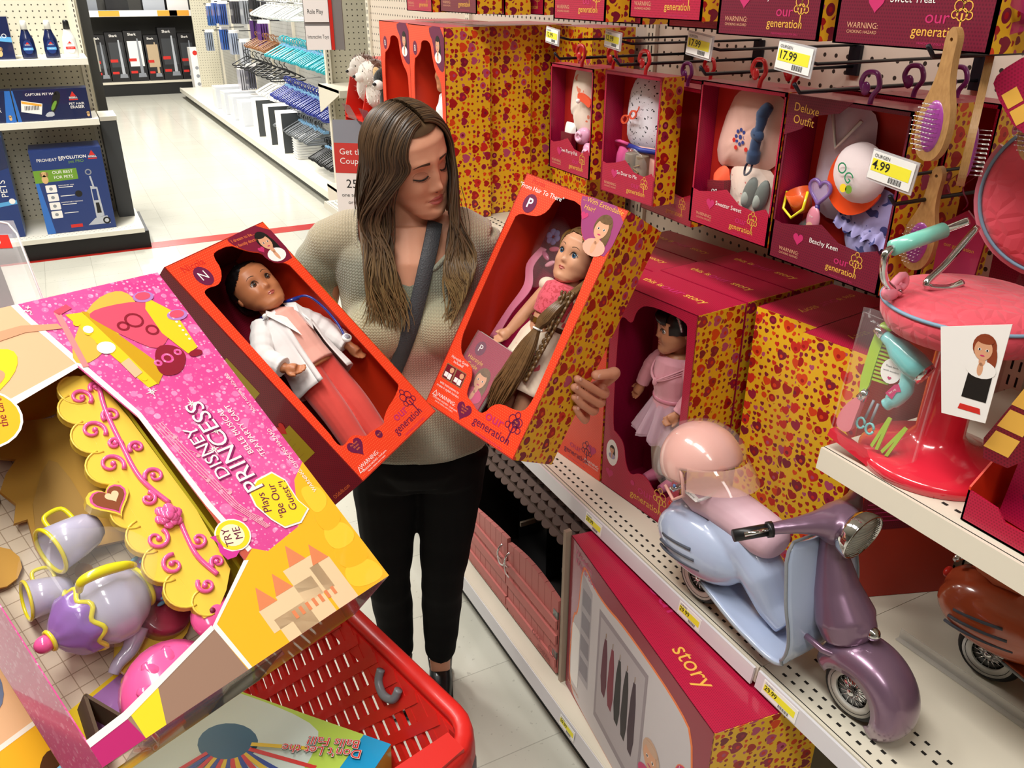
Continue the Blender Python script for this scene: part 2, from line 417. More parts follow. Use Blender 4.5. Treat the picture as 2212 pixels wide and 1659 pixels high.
def shelf(y0,y1,x0,zt,th=.035,rail=True,slx=(.03,.052,.11,.132),mt=CREAM):
    mb = MB(); mb.box((x0+.01,y0,zt-.02),(GX-.01,y1,zt),mt)
    mb.prism([(x0,zt-th),(x0+.012,zt-th),(x0+.012,zt),(x0+.004,zt)],-y1,-y0,mt,ax='xz')
    slots(mb,x0,0,y0+.01,y1-.01,zt+.0006,slx); s = wbuild(mb,'shelf',G)
    if rail:
        mb = MB(); mb.prism([(x0-.008,zt-th-.004),(x0-.003,zt-th-.004),(x0+.002,zt-.002),(x0-.003,zt-.002)],-y1+.004,-y0-.004,RAILM,ax='xz'); wbuild(mb,'price_rail',s)
    for sy in (y0,y1-.004):
        mb = MB(); mb.prism([(x0+.03,zt-.035),(GX-.01,zt-.12),(GX-.01,zt-.0205),(x0+.03,zt-.0205)],-sy-.004,-sy,mt,ax='xz'); wbuild(mb,'bracket',s)
    return s
MID = .70
sh_mid = shelf(.8305,2.048,.952,MID); sh_mid2 = shelf(-.388,.8295,.955,MID); sh_mid3 = shelf(2.054,3.268,.955,MID)
sh_top = shelf(-.388,.828,1.006,1.16,.038,False,(.04,.075,))
sh_lf = shelf(2.08,2.90,.99,1.20,.04,False); sh_lf2 = shelf(2.94,3.9,1.03,.92,.03,False)
def rail_label(par, price, x, y, z, w=.07, tilt=8):
    mb = label_mb(price, w, .030); M = Matrix.Translation((x,y,z))@frame((0,-1,0),(sin(R_(tilt)),0,cos(R_(tilt))),(-cos(R_(tilt)),0,sin(R_(tilt))),(0,0,0))
    mb.v = [M@p for p in mb.v]; return wbuild(mb,'price_label',par)
rail_label(sh_mid,'29.99',.9465,1.385,.679); rail_label(sh_mid,'29.99',.9465,1.02,.679); rail_label(sh_mid2,'29.99',.949,.765,.679,.085)
rail_label([o for o in C.objects if o.name=='base_deck'][0],'59.99',.838,1.295,.147)
# the near opposite side of the aisle, out of frame, is not modelled
# ---- left gondola (carpet cleaners) ----
L = rect('shelving_unit','cream pegboard shelving end stocked with blue carpet cleaner boxes','shelving',-1.3,7.3,0)
mb = MB(); mb.box((-3,7.52,0),(.27,7.56,2.3),PEGL); wbuild(mb,'back_panel',L)
for x in (.245,-.98,-2.2):
    mb = MB(); mb.box((x-.02,7.50,.17),(x+.02,7.53,2.3),CREAM)
    for k in range(60): mb.box((x+.004,7.4988,.25+k*.035),(x+.010,7.5,.27+k*.035),SLOT)
    wbuild(mb,'upright',L)
LP = mat('white_enamel_metal','#E4E0D2',.35)
mb = MB(); mb.box((-3,6.85,.135),(.41,7.55,.16),LP); mb.box((-3,6.84,.13),(.41,6.86,.162),LP); slots(mb,-1,.4,6.86,0,.1606,(.05,.09),'x',.03); wbuild(mb,'base_deck',L)
mb = MB(); mb.box((-3,6.88,0),(.44,6.93,.13),mat('black_bumper','#151515',.5)); mb.box((.39,6.9,0),(.44,7.6,.12),mat('black_bumper')); wbuild(mb,'kick_plate',L)
for z,x1 in ((.955,.255),(1.365,.26)):
    mb = MB(); mb.box((-3,7.0,z-.02),(x1,7.52,z),LP); mb.box((-3,6.99,z-.042),(x1,7.002,z),LP); slots(mb,-.6,x1,7.0,0,z+.0006,(.04,),'x',.03); wbuild(mb,'shelf',L)
GREYP = mat('charcoal_end_panel','#3F4244',.5)
mb = MB(); mb.box((.27,7.28,.16),(.385,7.62,.9),GREYP); mb.box((.27,7.27,.9),(.39,7.63,.93),LP); wbuild(mb,'end_panel',L)
DG = rect('shelving_unit','dark grey end frame standing behind the carpet cleaner shelves','shelving',.33,8.0,0)
mb = MB(); mb.box((.30,7.9,0),(.37,8.3,2.3),mat('dark_grey_panel','#38393A',.55)); mb.box((.365,7.88,1.2),(.375,8.3,1.45),mat('pale_card','#D0CEC8',.6)); wbuild(mb,'end_panel',DG)
mb = MB(); mb.box((.24,8.05,0),(.30,8.3,2.3),CREAMD); wbuild(mb,'upright',DG)
# ---- far vacuum shelves ----
F = rect('shelving_unit','dark shelving at the far aisle end holding black vacuum boxes','shelving',1.5,17.6,0)
mb = MB(); mb.box((.2,17.95,0),(3.2,18.0,2.6),mat('charcoal_backing','#4A4844',.6)); wbuild(mb,'back_panel',F)
mb = MB(); mb.box((.2,17.25,.2),(2.6,17.95,.235),CREAM); wbuild(mb,'base_deck',F)
mb = MB(); mb.box((.2,17.27,0),(2.6,17.95,.2),mat('black_bumper')); wbuild(mb,'kick_plate',F)
mb = MB(); mb.box((.2,17.25,1.34),(2.75,17.95,1.37),mat('black_bumper')); wbuild(mb,'shelf',F)
mb = MB(); mb.box((.2,17.2,1.31),(2.75,17.25,1.41),TAGW)
for x in (.95,1.9,2.1): mb.box((x,17.195,1.315),(x+.33,17.2,1.405),mat('orange_yellow_strip','#F2A93A',.5))
mb.box((2.62,17.195,1.315),(2.75,17.2,1.405),mat('orange_yellow_strip')); wbuild(mb,'price_rail',F)
# ---- hanger gondola ----
HG = rect('shelving_unit','pale pegboard shelving of clothes hangers along the left aisle','shelving',2.6,11,0)
mb = MB(); mb.box((2.75,7.1,0),(2.79,16.6,2.6),pegmat('grey_pegboard','#A9A8A2','#55544E',.05,.13)); wbuild(mb,'back_panel',HG)
mb = MB(); mb.box((2.02,7.1,.13),(2.75,16.6,.16),LP); mb.box((2.0,7.1,.10),(2.025,16.6,.165),LP); wbuild(mb,'base_deck',HG)
mb = MB(); mb.box((2.08,7.1,0),(2.75,16.6,.13),mat('grey_kick_plate','#6C6E6C',.5)); wbuild(mb,'kick_plate',HG)
for y in (7.1,8.4,9.7,11,12.3,13.6,14.9,16.2):
    mb = MB(); mb.box((2.72,y-.02,.16),(2.76,y+.02,2.6),CREAM); wbuild(mb,'upright',HG)
mb = MB(); mb.box((2.38,16.55,.16),(2.76,16.6,2.3),PEGL); wbuild(mb,'end_panel',HG)
EC = rect('shelving_unit','cream end shelves beside the hanger aisle behind the woman','shelving',2.5,6.9,0)
mb = MB(); mb.box((1.99,7.02,0),(3.2,7.06,1.9),PEGL); wbuild(mb,'back_panel',EC)
mb = MB(); mb.box((1.97,6.98,0),(2.01,7.03,1.75),CREAM)
for k in range(42): mb.box((1.985,6.979,.2+k*.035),(1.992,6.98,.22+k*.035),SLOT)
wbuild(mb,'upright',EC)
for z in (.32,1.12):
    mb = MB(); mb.box((1.9,6.45,z-.02),(3.2,7.02,z),CREAM); mb.box((1.9,6.44,z-.05),(3.2,6.455,z),CREAM)
    mb.prism([(6.46,z-.03),(7.02,z-.22),(7.02,z),(6.46,z)],1.9,1.905,CREAM,ax='yz'); wbuild(mb,'shelf',EC)
mb = MB(); mb.box((1.95,6.5,0),(3.2,7.02,.1),CREAM); wbuild(mb,'base_deck',EC)
# ================= doll cartons =================
def FR(x, y, z, yaw=0):      # a face looking at the aisle (-X): local x runs to -Y, y up, z out
    a = R_(yaw); return frame((sin(a),-cos(a),0),(0,0,1),(-cos(a),-sin(a),0),(x,y,z))
def og_logo(mb, x, y, s, cA, cB, z=.0004, rot=0):
    c_,s_=cos(R_(rot)),sin(R_(rot))
    def P(a,b): return x+(a*c_-b*s_)*s, y+(a*s_+b*c_)*s
    mb.text('our', s*.42, *P(-.05,.33), z, cA, rot, sx=1.15, bold=.004)
    mb.text('generation', s*.34, *P(0,0), z, cB, rot, bold=.004)
    for (a,b,r) in ((.62,.42,.16),(.5,.62,.14),(.74,.6,.14),(.42,.42,.10),(.82,.40,.10),(.62,.78,.10)):
        px,py=P(a,b); mb.ring(px,py,r*s,.028*s,z,cB,12)
    q=[P(.60,-.05),P(.64,-.05),P(.65,.45),P(.60,.45)]; mb.flat(q,z,cB)
    mb.text('FASHIONABLE DOLLS FOR GIRLS', s*.075, *P(.05,-.28), z, cA, rot)
def portrait(mb, x, y, s, hair, skin=SKP, cloth=WHITEP, z=.0006, rot=0):
    c_,s_=cos(R_(rot)),sin(R_(rot))
    def E_(a,b,ra,rb,m,dz=0,n=18):
        mb.flat([(x+((a+ra*cos(2*pi*i/n))*c_-(b+rb*sin(2*pi*i/n))*s_)*s, y+((a+ra*cos(2*pi*i/n))*s_+(b+rb*sin(2*pi*i/n))*c_)*s) for i in range(n)], z+dz, m)
    E_(0,.12,.36,.42,hair); E_(.28,-.25,.14,.42,hair,.0001)
    E_(0,-.62,.46,.30,cloth,.0002); E_(0,-.36,.10,.16,skin,.0003); E_(-.02,.02,.27,.34,skin,.0004)
    E_(.0,.33,.26,.12,hair,.0005)
    for a in (-.13,.10): E_(a,.02,.05,.04,WHITEP,.0006); E_(a,.02,.028,.035,BLKP,.0007)
    E_(-.02,-.17,.07,.025,PINKP,.0006); E_(-.02,-.62,.09,.22,skin,.0003)
def carton(root, w, h, d, right=HEART, left=MAROON, top=MAGENTA, inner=MAROON, innerR=None, bottom=None, t=.002, back=None):
    mb = MB(); innerR = innerR or inner; bottom = bottom or top; back = back or left
    def wall(a,b,mo,mi_,ax,sgn):      # outer skin and inner skin
        a=list(a); b=list(b); mid=(a[ax]+b[ax])/2
        a2=list(a); b2=list(b)
        if sgn>0: a2[ax]=mid; b[ax]=mid; mb.box(a2,b2,mo); mb.box(a,b,mi_)
        else: b2[ax]=mid; a[ax]=mid; mb.box(a2,b2,mo); mb.box(a,b,mi_)
    wall((w-t,0,-d),(w,h,0),right,innerR,0,1); wall((0,0,-d),(t,h,0),left,inner,0,-1)
    wall((t,h-t,-d),(w-t,h,0),top,inner,1,1); wall((t,0,-d),(w-t,t,0),bottom,inner,1,-1)
    wall((t,t,-d),(w-t,h-t,-d+t),back,inner,2,-1)
    return mb.build('carton', root)
W0,H0,D0 = .27,.53,.14
def closed_box(name, label, M, w=W0, h=H0, d=D0, front=MAGENTA, right=HEART, left=MAROON, top=MAGENTA, grp=None, toptext=None, cat='box'):
    r = thing(name, label, cat, M, grp); carton(r,w,h,d,right,left,top,MAROON)
    mb=MB(); mb.box((.0,.0,-.0005),(w,h,.001),front); mb.build('front_panel',r)
    if toptext:
        mb=MB(); mb.M = Matrix.Translation((w/2,h,-d*.5))@Matrix.Rotation(-pi/2,4,'X')@Matrix.Rotation(R_(toptext),4,'Z')
        mb.text('this is', .026, -.072, 0, .0003, GOLD,bold=.01); mb.text('our', .036, -.012, 0, .0003, PINKP, sx=1.2,bold=.01); mb.text('story', .028, .055, 0, .0003, GOLD,bold=.01); mb.build('lettering',r)
    return r
# --- ballerina doll box ---
M_BAL = FR(1.045,1.505,MID+.001,6)
BAL = thing('doll_box','magenta doll box with open front holding a ballerina doll on the middle shelf','box',M_BAL)
carton(BAL,W0,.54,D0,HEART,MAGENTA,MAGENTA,MAGD,MAGD)
mb=MB()
win = smoothpoly([(.04,.47),(.075,.455),(.085,.495),(.12,.52),(.235,.52),(.248,.50),(.248,.10),(.225,.072),(.19,.075),(.165,.098),(.135,.098),(.105,.075),(.085,.10),(.075,.15),(.05,.165),(.028,.17),(.028,.44)],2)
mb.prism([(0,0),(W0,0),(W0,.54),(0,.54)],-.002,0,MAGENTA,holes=[win]); mb.build('front_panel',BAL)
mb=MB(); og_logo(mb,.165,.03,.075,PINKP,GOLD); mb.flat([(.035+.022*cos(a*.35),.105+.036*sin(a*.35)) for a in range(18)],.0003,WHITEP)
portrait(mb,.035,.112,.026,HAIRP,cloth=mat('lilac_print','#A79AB8',.5)); mb.heart(.03,.045,.014,.0003,PINKP); mb.text('Lee',.016,.035,.5,.0003,PINKP); mb.disc(.115,.06,.007,.0003,PINKP); mb.build('lettering',BAL)
mb=MB(); mb.M=Matrix.Translation((W0/2,.54,-D0/2))@Matrix.Rotation(-pi/2,4,'X')
mb.text('this is', .027, -.075, 0, .0003, GOLD,bold=.01); mb.text('our', .038, -.012, 0, .0003, PINKP, sx=1.2,bold=.01); mb.text('story', .030, .058, 0, .0003, GOLD,bold=.01); mb.build('top_lettering',BAL)
# boxes behind the ballerina box and beside it
def OFF(k, j, o=(1.045,1.505), yaw=6): a=R_(yaw); return (o[0]+k*.146*cos(a)-j*.276*sin(a), o[1]+k*.146*sin(a)+j*.276*cos(a))
for k,j,fr_,lab in ((1,0,MAGENTA,'magenta topped doll box directly behind the ballerina box'),(2,0,MAGENTA,'magenta topped doll box against the pegboard, two behind the ballerina box'),
    (0,1,ORANGE,'orange fronted doll box standing left of the ballerina box'),(1,1,MAGENTA,'magenta topped doll box behind the orange fronted box left of the ballerina'),(2,1,MAGENTA,'magenta topped doll box against the pegboard behind the orange fronted box')):
    px_,py_ = OFF(k,j); r = closed_box('doll_box',lab,FR(px_,py_,MID+.001,6),h=.54 if j==0 else .53,front=fr_,toptext=.01)
    if fr_ is ORANGE:
        mb=MB(); og_logo(mb,.17,.03,.07,PINKP,PURPLE,.0014); mb.heart(.235,.075,.016,.0014,PINKP); mb.text('WARNING:',.012,.235,.035,.0014,WHITEP); mb.text('CHOKING HAZARD',.006,.235,.026,.0014,WHITEP); mb.build('lettering',r)
def side_box(label, x, y, yaw): # narrow heart side turned to the aisle
    a=R_(yaw); M = frame((sin(a),-cos(a),0),(0,0,1),(-cos(a),-sin(a),0),(x,y,MID+.001))
    r = thing('doll_box',label,'box',M,'heart patterned doll boxes beside the ballerina box')
    carton(r,.148,.54,.255,ORANGE,MAROON,MAGENTA,MAROON)
    mb=MB(); mb.box((0,0,-.0005),(.148,.54,.001),HEART); mb.build('heart_side',r)
    mb=MB(); mb.M=Matrix.Translation((.074,.54,-.13))@Matrix.Rotation(-pi/2,4,'X')@Matrix.Rotation(-pi/2,4,'Z')
    mb.text('this is', .024, -.07, 0, .0003, GOLD, 0); mb.text('our', .034, -.012, 0, .0003, PINKP, 0, sx=1.2); mb.text('story', .027, .055, 0, .0003, GOLD, 0); mb.build('lettering',r)
side_box('tall heart patterned box with narrow side out, right behind the pink helmet',1.222,1.226,8)
side_box('tall heart patterned box with narrow side out, nearest the upper shelf corner',1.201,1.075,8)
# --- tall boxes on the left tier: x columns recede towards the pegboard ---
UZ=1.201
def doctor_front(r, name='B'):
    mb=MB()
    win=smoothpoly([(.10,.50),(.17,.50),(.18,.46),(.20,.42),(.235,.40),(.245,.37),(.245,.10),(.2,.075),(.14,.06),(.03,.075),(.028,.44),(.07,.455),(.095,.475)],2)
    mb.prism([(0,0),(W0,0),(W0,.54),(0,.54)],-.002,.0,ORANGE,holes=[win]); mb.build('front_panel',r)
    mb=MB(); mb.disc(.05,.475,.017,.0004,PURPLE,ry=.02); mb.text(name,.024,.05,.474,.0007,WHITEP)
    mb.flat(smoothpoly([(.165,.54),(.27,.54),(.27,.43),(.245,.42),(.2,.45),(.19,.5),(.165,.52)],1),.0004,PURPLE); portrait(mb,.225,.49,.05,BLKP); og_logo(mb,.165,.03,.07,PINKP,PURPLE); mb.build('lettering',r)
M_UL=[]
for k,(x,y,lab) in enumerate(((.985,2.567,'tall orange fronted doctor doll box nearest the aisle above the woman'),(.99,2.843,'tall orange fronted doll box farther along the aisle, beside the plush display'))):
    r = thing('doll_box',lab,'box',FR(x,y,UZ,0)); carton(r,W0,.54,D0,HEART,MAROON,MAGENTA,ORIN,ORIN); doctor_front(r); M_UL.append(FR(x,y,UZ,0))
for k,(x,y,lab) in enumerate(((1.134,2.595,'heart patterned box in second place behind the orange fronted boxes'),(1.279,2.61,'heart patterned box in third place, in shade behind the orange fronted boxes'),
    (1.137,2.888,'magenta topped box in the back corner of the upper left shelf'),(1.345,2.30,'heart patterned box against the pegboard behind the smallest outfit box'))):
    closed_box('doll_box',lab,FR(x,y,UZ,0),d=.142,h=.54,w=W0 if k<3 else .2,front=ORANGE if k<3 else HEART)
# --- outfit boxes ---
HOOKM = mat('black_peg_hook','#23222A',.35,metal=.6)
RINGR = mat('red_hang_ring','#D22A2E',.3,coat=.4); RINGP = mat('purple_hang_ring','#7A2A72',.3,coat=.4)
def hang_ring(parent, x, y, z, m, s=1):
    mb=MB(); mb.tube(catmull([(x+.004*s,y-.002,z),(x+.006*s,y+.012*s,z),(x+.016*s,y+.028*s,z),(x+.008*s,y+.046*s,z),(x-.012*s,y+.046*s,z),(x-.020*s,y+.032*s,z),(x-.014*s,y+.02*s,z)],5),.0042*s,m,8,flatdir=(0,0,1))
    mb.ell((x-.010*s,y+.022*s,z),(.009*s,.011*s,.004),m,12,8); return mb.build('hang_ring',parent)
def outfit_box(label, x, y, z, w, h, d, ttl, yaw=0, ring=RINGR, grp=None, corner=None, front=MAGENTA, low=.075):
    M = FR(x,y,z,yaw); r = thing('outfit_box',label,'box',M,grp)
    carton(r,w,h,d,HEART,MAGD,MAGENTA,MAGD,MAGD,back=REDP)
    mb=MB(); mb.box((.003,.003,-d+.003),(w-.003,h-.003,-d+.006),mat('red_backing_card','#B8261C',.5)); mb.build('backing_card',r)
    mb=MB(); pl=[(0,0),(w,0),(w,low*.75),(w*.93,low*.95),(w*.8,low*.8),(w*.62,low*.85),(w*.45,low*1.15),(w*.28,low*1.0),(w*.1,low*.9),(0,low*.95)]
    mb.prism(pl,-.0015,0,front); mb.box((0,h-.008,-.0015),(w,h,0),front); mb.box((0,0,-.0015),(.006,h,0),front); mb.box((w-.006,0,-.0015),(w,h,0),front)
    if corner:
        mb.prism([(0,h),(w*.55,h),(w*.45,h-.02),(w*.25,h-.03),(w*.15,h-.055),(0,h-.07)],-.0012,.0006,PLUM)
        mb.text('Deluxe',.02,.045,h-.022,.001,GOLD,-4); mb.text('Outfit',.02,.042,h-.042,.001,GOLD,-4)
    mb.build('front_panel',r)
    mb=MB(); og_logo(mb,w*.68,low*.26,low*.62,PINKP,GOLD); mb.text(ttl,low*.17,w*.5,low*.72,.0005,WHITEP); mb.heart(w*.27,low*.66,low*.16,.0005,PINKP)
    mb.text('WARNING:',low*.13,w*.2,low*.3,.0005,SKP); mb.text('CHOKING HAZARD',low*.07,w*.2,low*.2,.0005,SKP); mb.build('lettering',r)
    if ring: hang_ring(r,w*.62,h,-.012,ring)
    return r,M
OB=[]
OB.append(outfit_box('small outfit box with cream pajamas and pink slippers, leftmost of the hanging boxes',1.15,1.99,1.405,.205,.262,.05,'Paws Purrty Pals',0))
OB.append(outfit_box('hanging outfit box with black speckled white shirt and blue belt',1.15,1.735,1.392,.205,.278,.062,'So Dear to Me',3))
OB.append(outfit_box('hanging outfit box with pale pink sweater and grey shoes',1.15,1.388,1.395,.236,.283,.05,'Sweeter Sweet',0))
OB.append(outfit_box('large hanging outfit box with white dress and orange visor cap',1.145,1.142,1.385,.258,.293,.08,'Beachy Keen',0,ring=RINGP,corner=1,front=PLUM))
bk=[]
for (x,y,z,w,h,lab,rg,yw) in ((1.23,1.97,1.40,.2,.26,'outfit box half hidden behind the pajama box',RINGR,0),(1.250,1.70,1.345,.215,.30,'outfit box leaning behind the speckled shirt box',RINGP,-3),
    (1.33,1.72,1.38,.2,.27,'outfit box deep on the hook behind the leaning one',RINGR,0),(1.225,1.38,1.39,.236,.283,'outfit box second on the hook behind the pink sweater box',RINGR,0),
    (1.235,1.13,1.395,.25,.29,'outfit box second on the hook behind the visor cap box',RINGP,0),(1.33,1.12,1.39,.25,.29,'outfit box deepest on the hook behind the visor cap box',RINGP,0)):
    outfit_box(lab,x,y,z,w,h,.06,'Sweeter Sweet',yw,ring=rg)
# row above, cut by the frame
for (x,y,w,ttl,lab,fr_,yw,z0) in ((1.05,2.47,.25,'Tapioca Love','purple outfit box at the upper left above the heart patterned boxes',PLUM,0,1.776),(1.05,1.81,.215,'Sweet Stuff','magenta outfit box in the top row above the first price tags',MAGENTA,0,1.778),
    (1.05,1.51,.225,'Snow Time','magenta outfit box in the top row above the second price tag',MAGENTA,0,1.79),(1.045,1.235,.235,'A Butterfly Moment','purple fronted outfit box in the top row with cream skirt',PLUM,0,1.772),
    (1.045,.972,.255,'Sweet Treat','purple fronted outfit box in the top row with lilac leggings',PLUM,0,1.772)):
    r,M=outfit_box(lab,x,y,z0,w,.28,.075,ttl,yw,front=fr_,low=.085); OB.append((r,M))
for (x,y,lab) in ((1.05,2.74,'magenta outfit box with a clear pouch, farthest left in the top row'),(1.14,2.44,'heart sided outfit box directly behind the upper left outfit box'),(1.24,2.40,'heart sided outfit box two behind the upper left outfit box'),(1.14,1.80,'heart sided outfit box behind the first magenta box of the top row'),(1.14,1.50,'heart sided outfit box behind the second magenta box of the top row'),(1.23,2.0,'heart sided outfit box deep in the top row by the shelf end')):
    outfit_box(lab,x,y,1.772,.21,.28,.08,'Snow Time',ring=None)
# --- peg hooks with price tags ---
def peg_hook(label, y, z, x0, price, tag_dx=-.0, tw=.058, yaw=0, bare=False):
    r = thing('peg_hook',label,'hook',TR(GX-.002,y,z))
    mb=MB(); mb.tube([(0,0,0),(x0-GX,0,0),(x0-GX-.014,0,.014)],.0034,HOOKM,8); mb.cbox((-.004,0,.012),(.008,.03,.06),HOOKM); mb.build('prong',r)
    if not bare:
        mb=MB(); mb.tube([(0,0,.042),(x0-GX+.03,0,.042),(x0-GX-.018,0,.052)],.0028,HOOKM,8); mb.build('tag_bar',r)
        mb=label_mb(price,tw,tw*.52); mb.M=None
        M=Matrix.Translation((x0-GX-.022,0,.052))@frame((0,-1,0),(0,0,1),(-1,0,0),(0,0,0))@Matrix.Rotation(R_(-6+yaw),4,'Z')
        mb.v=[M@p for p in mb.v]; tg=mb.build('price_tag',r)
        mb=MB(); mb.box((-tw/2-.002,-tw*.26-.004,-.0022),(tw/2+.004,tw*.26+.003,-.0006),mat('tag_holder_plastic','#D8D6D8',.15,alpha=.55,coat=.5)); mb.v=[M@p for p in mb.v]; mb.build('tag_holder',tg)
    return r
peg_hook('black peg hook with a 12.99 tag, leftmost, carrying the pajama box',1.885,1.685,1.115,'12.99')
peg_hook('black peg hook with a 12.99 tag, carrying the speckled shirt box',1.625,1.69,1.115,'12.99')
peg_hook('black peg hook with a 17.99 tag, carrying the pink sweater box',1.335,1.695,1.115,'17.99',tw=.07)
peg_hook('black peg hook with a 17.99 tag, carrying the visor cap box',1.045,1.693,1.07,'17.99',tw=.075)
peg_hook('black peg hook with a 4.99 tag in front of the large outfit box',.85,1.55,1.10,'4.99',tw=.078)
peg_hook('black peg hook carrying the wooden hair brushes, no price tag',.79,1.765,1.04,'',bare=True)
# ================= left side stock =================
NAVY = mat('navy_plastic','#14204A',.25,coat=.5); NAVYC = mat('navy_card','#123070',.35,coat=.3); BLUEC = mat('bright_blue_card','#2A6CC0',.35,coat=.3)
WHP = mat('white_plastic','#ECEBE6',.35); BLKPL = mat('black_plastic','#18181A',.35); REDPL = mat('red_plastic_part','#C8281E',.3,coat=.3)
GREYC = mat('grey_print','#8C9098',.5); GREENP = mat('green_print','#6E9A2E',.5); DOGP = mat('dog_print','#D9B078',.6); SILV=mat('silver_print','#B8BCC4',.35)
BLACKC = mat('black_card','#17161A',.4,coat=.2); LBL = mat('light_blue_print','#5AA6DC',.4)
def bottle(label, x, y, z, body, cap, lab, band, h=.245):
    r = rect('bottle',label,'bottle',x,y,z,0)
    def ring_(t): 
        hw = lerp([(0,.046),(.05,.048),(.12,.044),(.17,.026),(.19,.02)],t); return hw
    mb=MB(); mb.lathe([(0,0)]+[(ring_(i*.19/16),i*.19/16) for i in range(17)]+[(0,.19)],body,24,sxy=(1,.5)); mb.build('body',r)
    mb=MB(); mb.lathe([(.0,.188),(.022,.188),(.019,.235),(.015,h),(0,h)],cap,20,sxy=(1,.8)); mb.build('cap',r)
    mb=MB(); mb.M=Matrix.Translation((0,-.0262,0))@Matrix.Rotation(pi/2,4,'X')
    mb.flat(smoothpoly([(-.03,.03),(.03,.03),(.026,.12),(-.026,.12)],2),0,lab); mb.flat([(-.03,.055),(.03,.055),(.03,.072),(-.03,.072)],.0006,band)
    mb.flat([(0,.108),(-.012,.094),(.012,.094)],.0006,REDP); mb.text('BISSELL',.011,0,.089,.0008,WHITEP if band is LBL else REDP); mb.text('PRO OXY',.009,0,.063,.0009,WHITEP); mb.build('label',r)
bottle('navy cleaner bottle with white cap, left of two on the top left shelf',-.095,7.12,1.366,NAVY,WHP,NAVYC,LBL)
bottle('navy cleaner bottle with white cap, right of two on the top left shelf',.05,7.12,1.366,NAVY,WHP,NAVYC,LBL)
bottle('white and red cleaner bottle with black cap at the shelf end',.17,7.12,1.366,WHP,BLKPL,WHITEP,REDP)
def prod_box(name, label, x0, y, z, w, h, d, front, art=None, side=None, top=None, yaw=0, cat='box', grp=None):
    "box facing the camera side (-Y); local x right, y up, z out"
    a=R_(yaw); M=frame((cos(a),sin(a),0),(0,0,1),(sin(a),-cos(a),0),(x0,y,z)); r=thing(name,label,cat,M,grp)
    mb=MB(); mb.box((0,0,-d),(w,h,-.001),side or front); mb.box((0,h,-d),(w,h+.001,0),top or side or front); mb.build('carton',r)
    mb=MB(); mb.box((0,0,-.001),(w,h,0),front); mb.build('front_panel',r)
    if art:
        mb=MB(); art(mb,w,h); mb.build('printed_art',r)
    return r
def bissell(mb,x,y,s):
    mb.flat([(x,y+s*.55),(x-s*.28,y+.05*s),(x+s*.28,y+.05*s)],.0006,REDP); mb.text('BISSELL',s*.24,x,y-.06*s,.0009,WHITEP,bold=.02); mb.flat([(x-s*.4,y-s*.2),(x+s*.4,y-s*.2),(x+s*.4,y-s*.3),(x-s*.4,y-s*.3)],.0006,REDP)
def dog(mb,x,y,s):
    for a,b,ra,rb,m in ((0,0,.36,.5,DOGP),(0,.62,.34,.32,DOGP),(-.34,.6,.12,.26,CARD),(.34,.6,.12,.26,CARD)): mb.disc(x+a*s,y+b*s,ra*s,.0005 if m is DOGP else .0007,m,ry=rb*s)
    mb.disc(x,y+.52*s,.07*s,.0009,BLKP); mb.disc(x-.13*s,y+.7*s,.04*s,.0009,BLKP); mb.disc(x+.13*s,y+.7*s,.04*s,.0009,BLKP)
def art_carpet(mb,w,h):
    mb.flat([(0,0),(w*.12,0),(.03*w,h*.75),(0,h*.75)],.0002,BLUEC)
    mb.text('PROHEAT 2X',h*.05,w*.27,h*.885,.0004,WHITEP); mb.text('REVOLUTION',h*.05,w*.58,h*.90,.0004,WHITEP,bold=.02); mb.text('pet PRO',h*.048,w*.62,h*.85,.0004,GREENP)
    bissell(mb,w*.86,h*.90,.075)
    mb.flat([(0,h*.62),(w*.6,h*.64),(w*.6,h*.77),(0,h*.77)],.0003,GREENP); dog(mb,w*.14,h*.66,.06); mb.text('OUR BEST',h*.05,w*.40,h*.735,.0005,WHITEP); mb.text('FOR PETS',h*.05,w*.40,h*.675,.0005,WHITEP)
    for i in range(4): mb.flat(rrect(w*.12,h*(.50-i*.105),w*.27,h*(.59-i*.105),.006,3),.0004,WHITEP); mb.disc(w*.19,h*(.545-i*.105),.012,.0006,GREYC); mb.flat([(w*.3,h*(.55-i*.105)),(w*.5,h*(.55-i*.105)),(w*.5,h*(.558-i*.105)),(w*.3,h*(.558-i*.105))],.0004,WHITEP)
    mb.text('REMOVES PET HAIR',h*.02,w*.41,h*.575,.0004,WHITEP); mb.text('UNREPEATABLE CLEANING',h*.02,w*.44,h*.37,.0004,WHITEP)
    mb.disc(w*.56,h*.46,.024,.0005,BLKP)
    # upright cleaner picture
    mb.prism([(w*.80,h*.06),(w*.93,h*.06),(w*.9,h*.16),(w*.72,h*.14),(w*.6,h*.06)],.0002,.0004,SILV)
    mb.prism([(w*.74,h*.14),(w*.86,h*.16),(w*.84,h*.52),(w*.74,h*.54)],.0003,.0006,SILV); mb.flat([(w*.755,h*.36),(w*.82,h*.36),(w*.82,h*.50),(w*.755,h*.50)],.0008,NAVYC); mb.flat([(w*.765,h*.2),(w*.83,h*.2),(w*.82,h*.33),(w*.77,h*.33)],.0008,BLKP)
    mb.flat([(w*.775,h*.53),(w*.80,h*.53),(w*.78,h*.66),(w*.755,h*.66)],.0006,SILV); mb.ring(w*.757,h*.71,.022,.008,.0006,GREYC); mb.disc(w*.88,h*.1,.026,.0007,BLKP); mb.disc(w*.88,h*.1,.015,.0009,SILV)
    mb.flat([(w*.35,h*.05),(w*.52,h*.05),(w*.52,h*.09),(w*.35,h*.09)],.0004,REDP)
prod_box('cleaner_box','large navy carpet cleaner box with machine picture on the lowest left shelf',-.245,6.97,.162,.47,.60,.30,NAVYC,art_carpet,side=NAVYC,yaw=0)
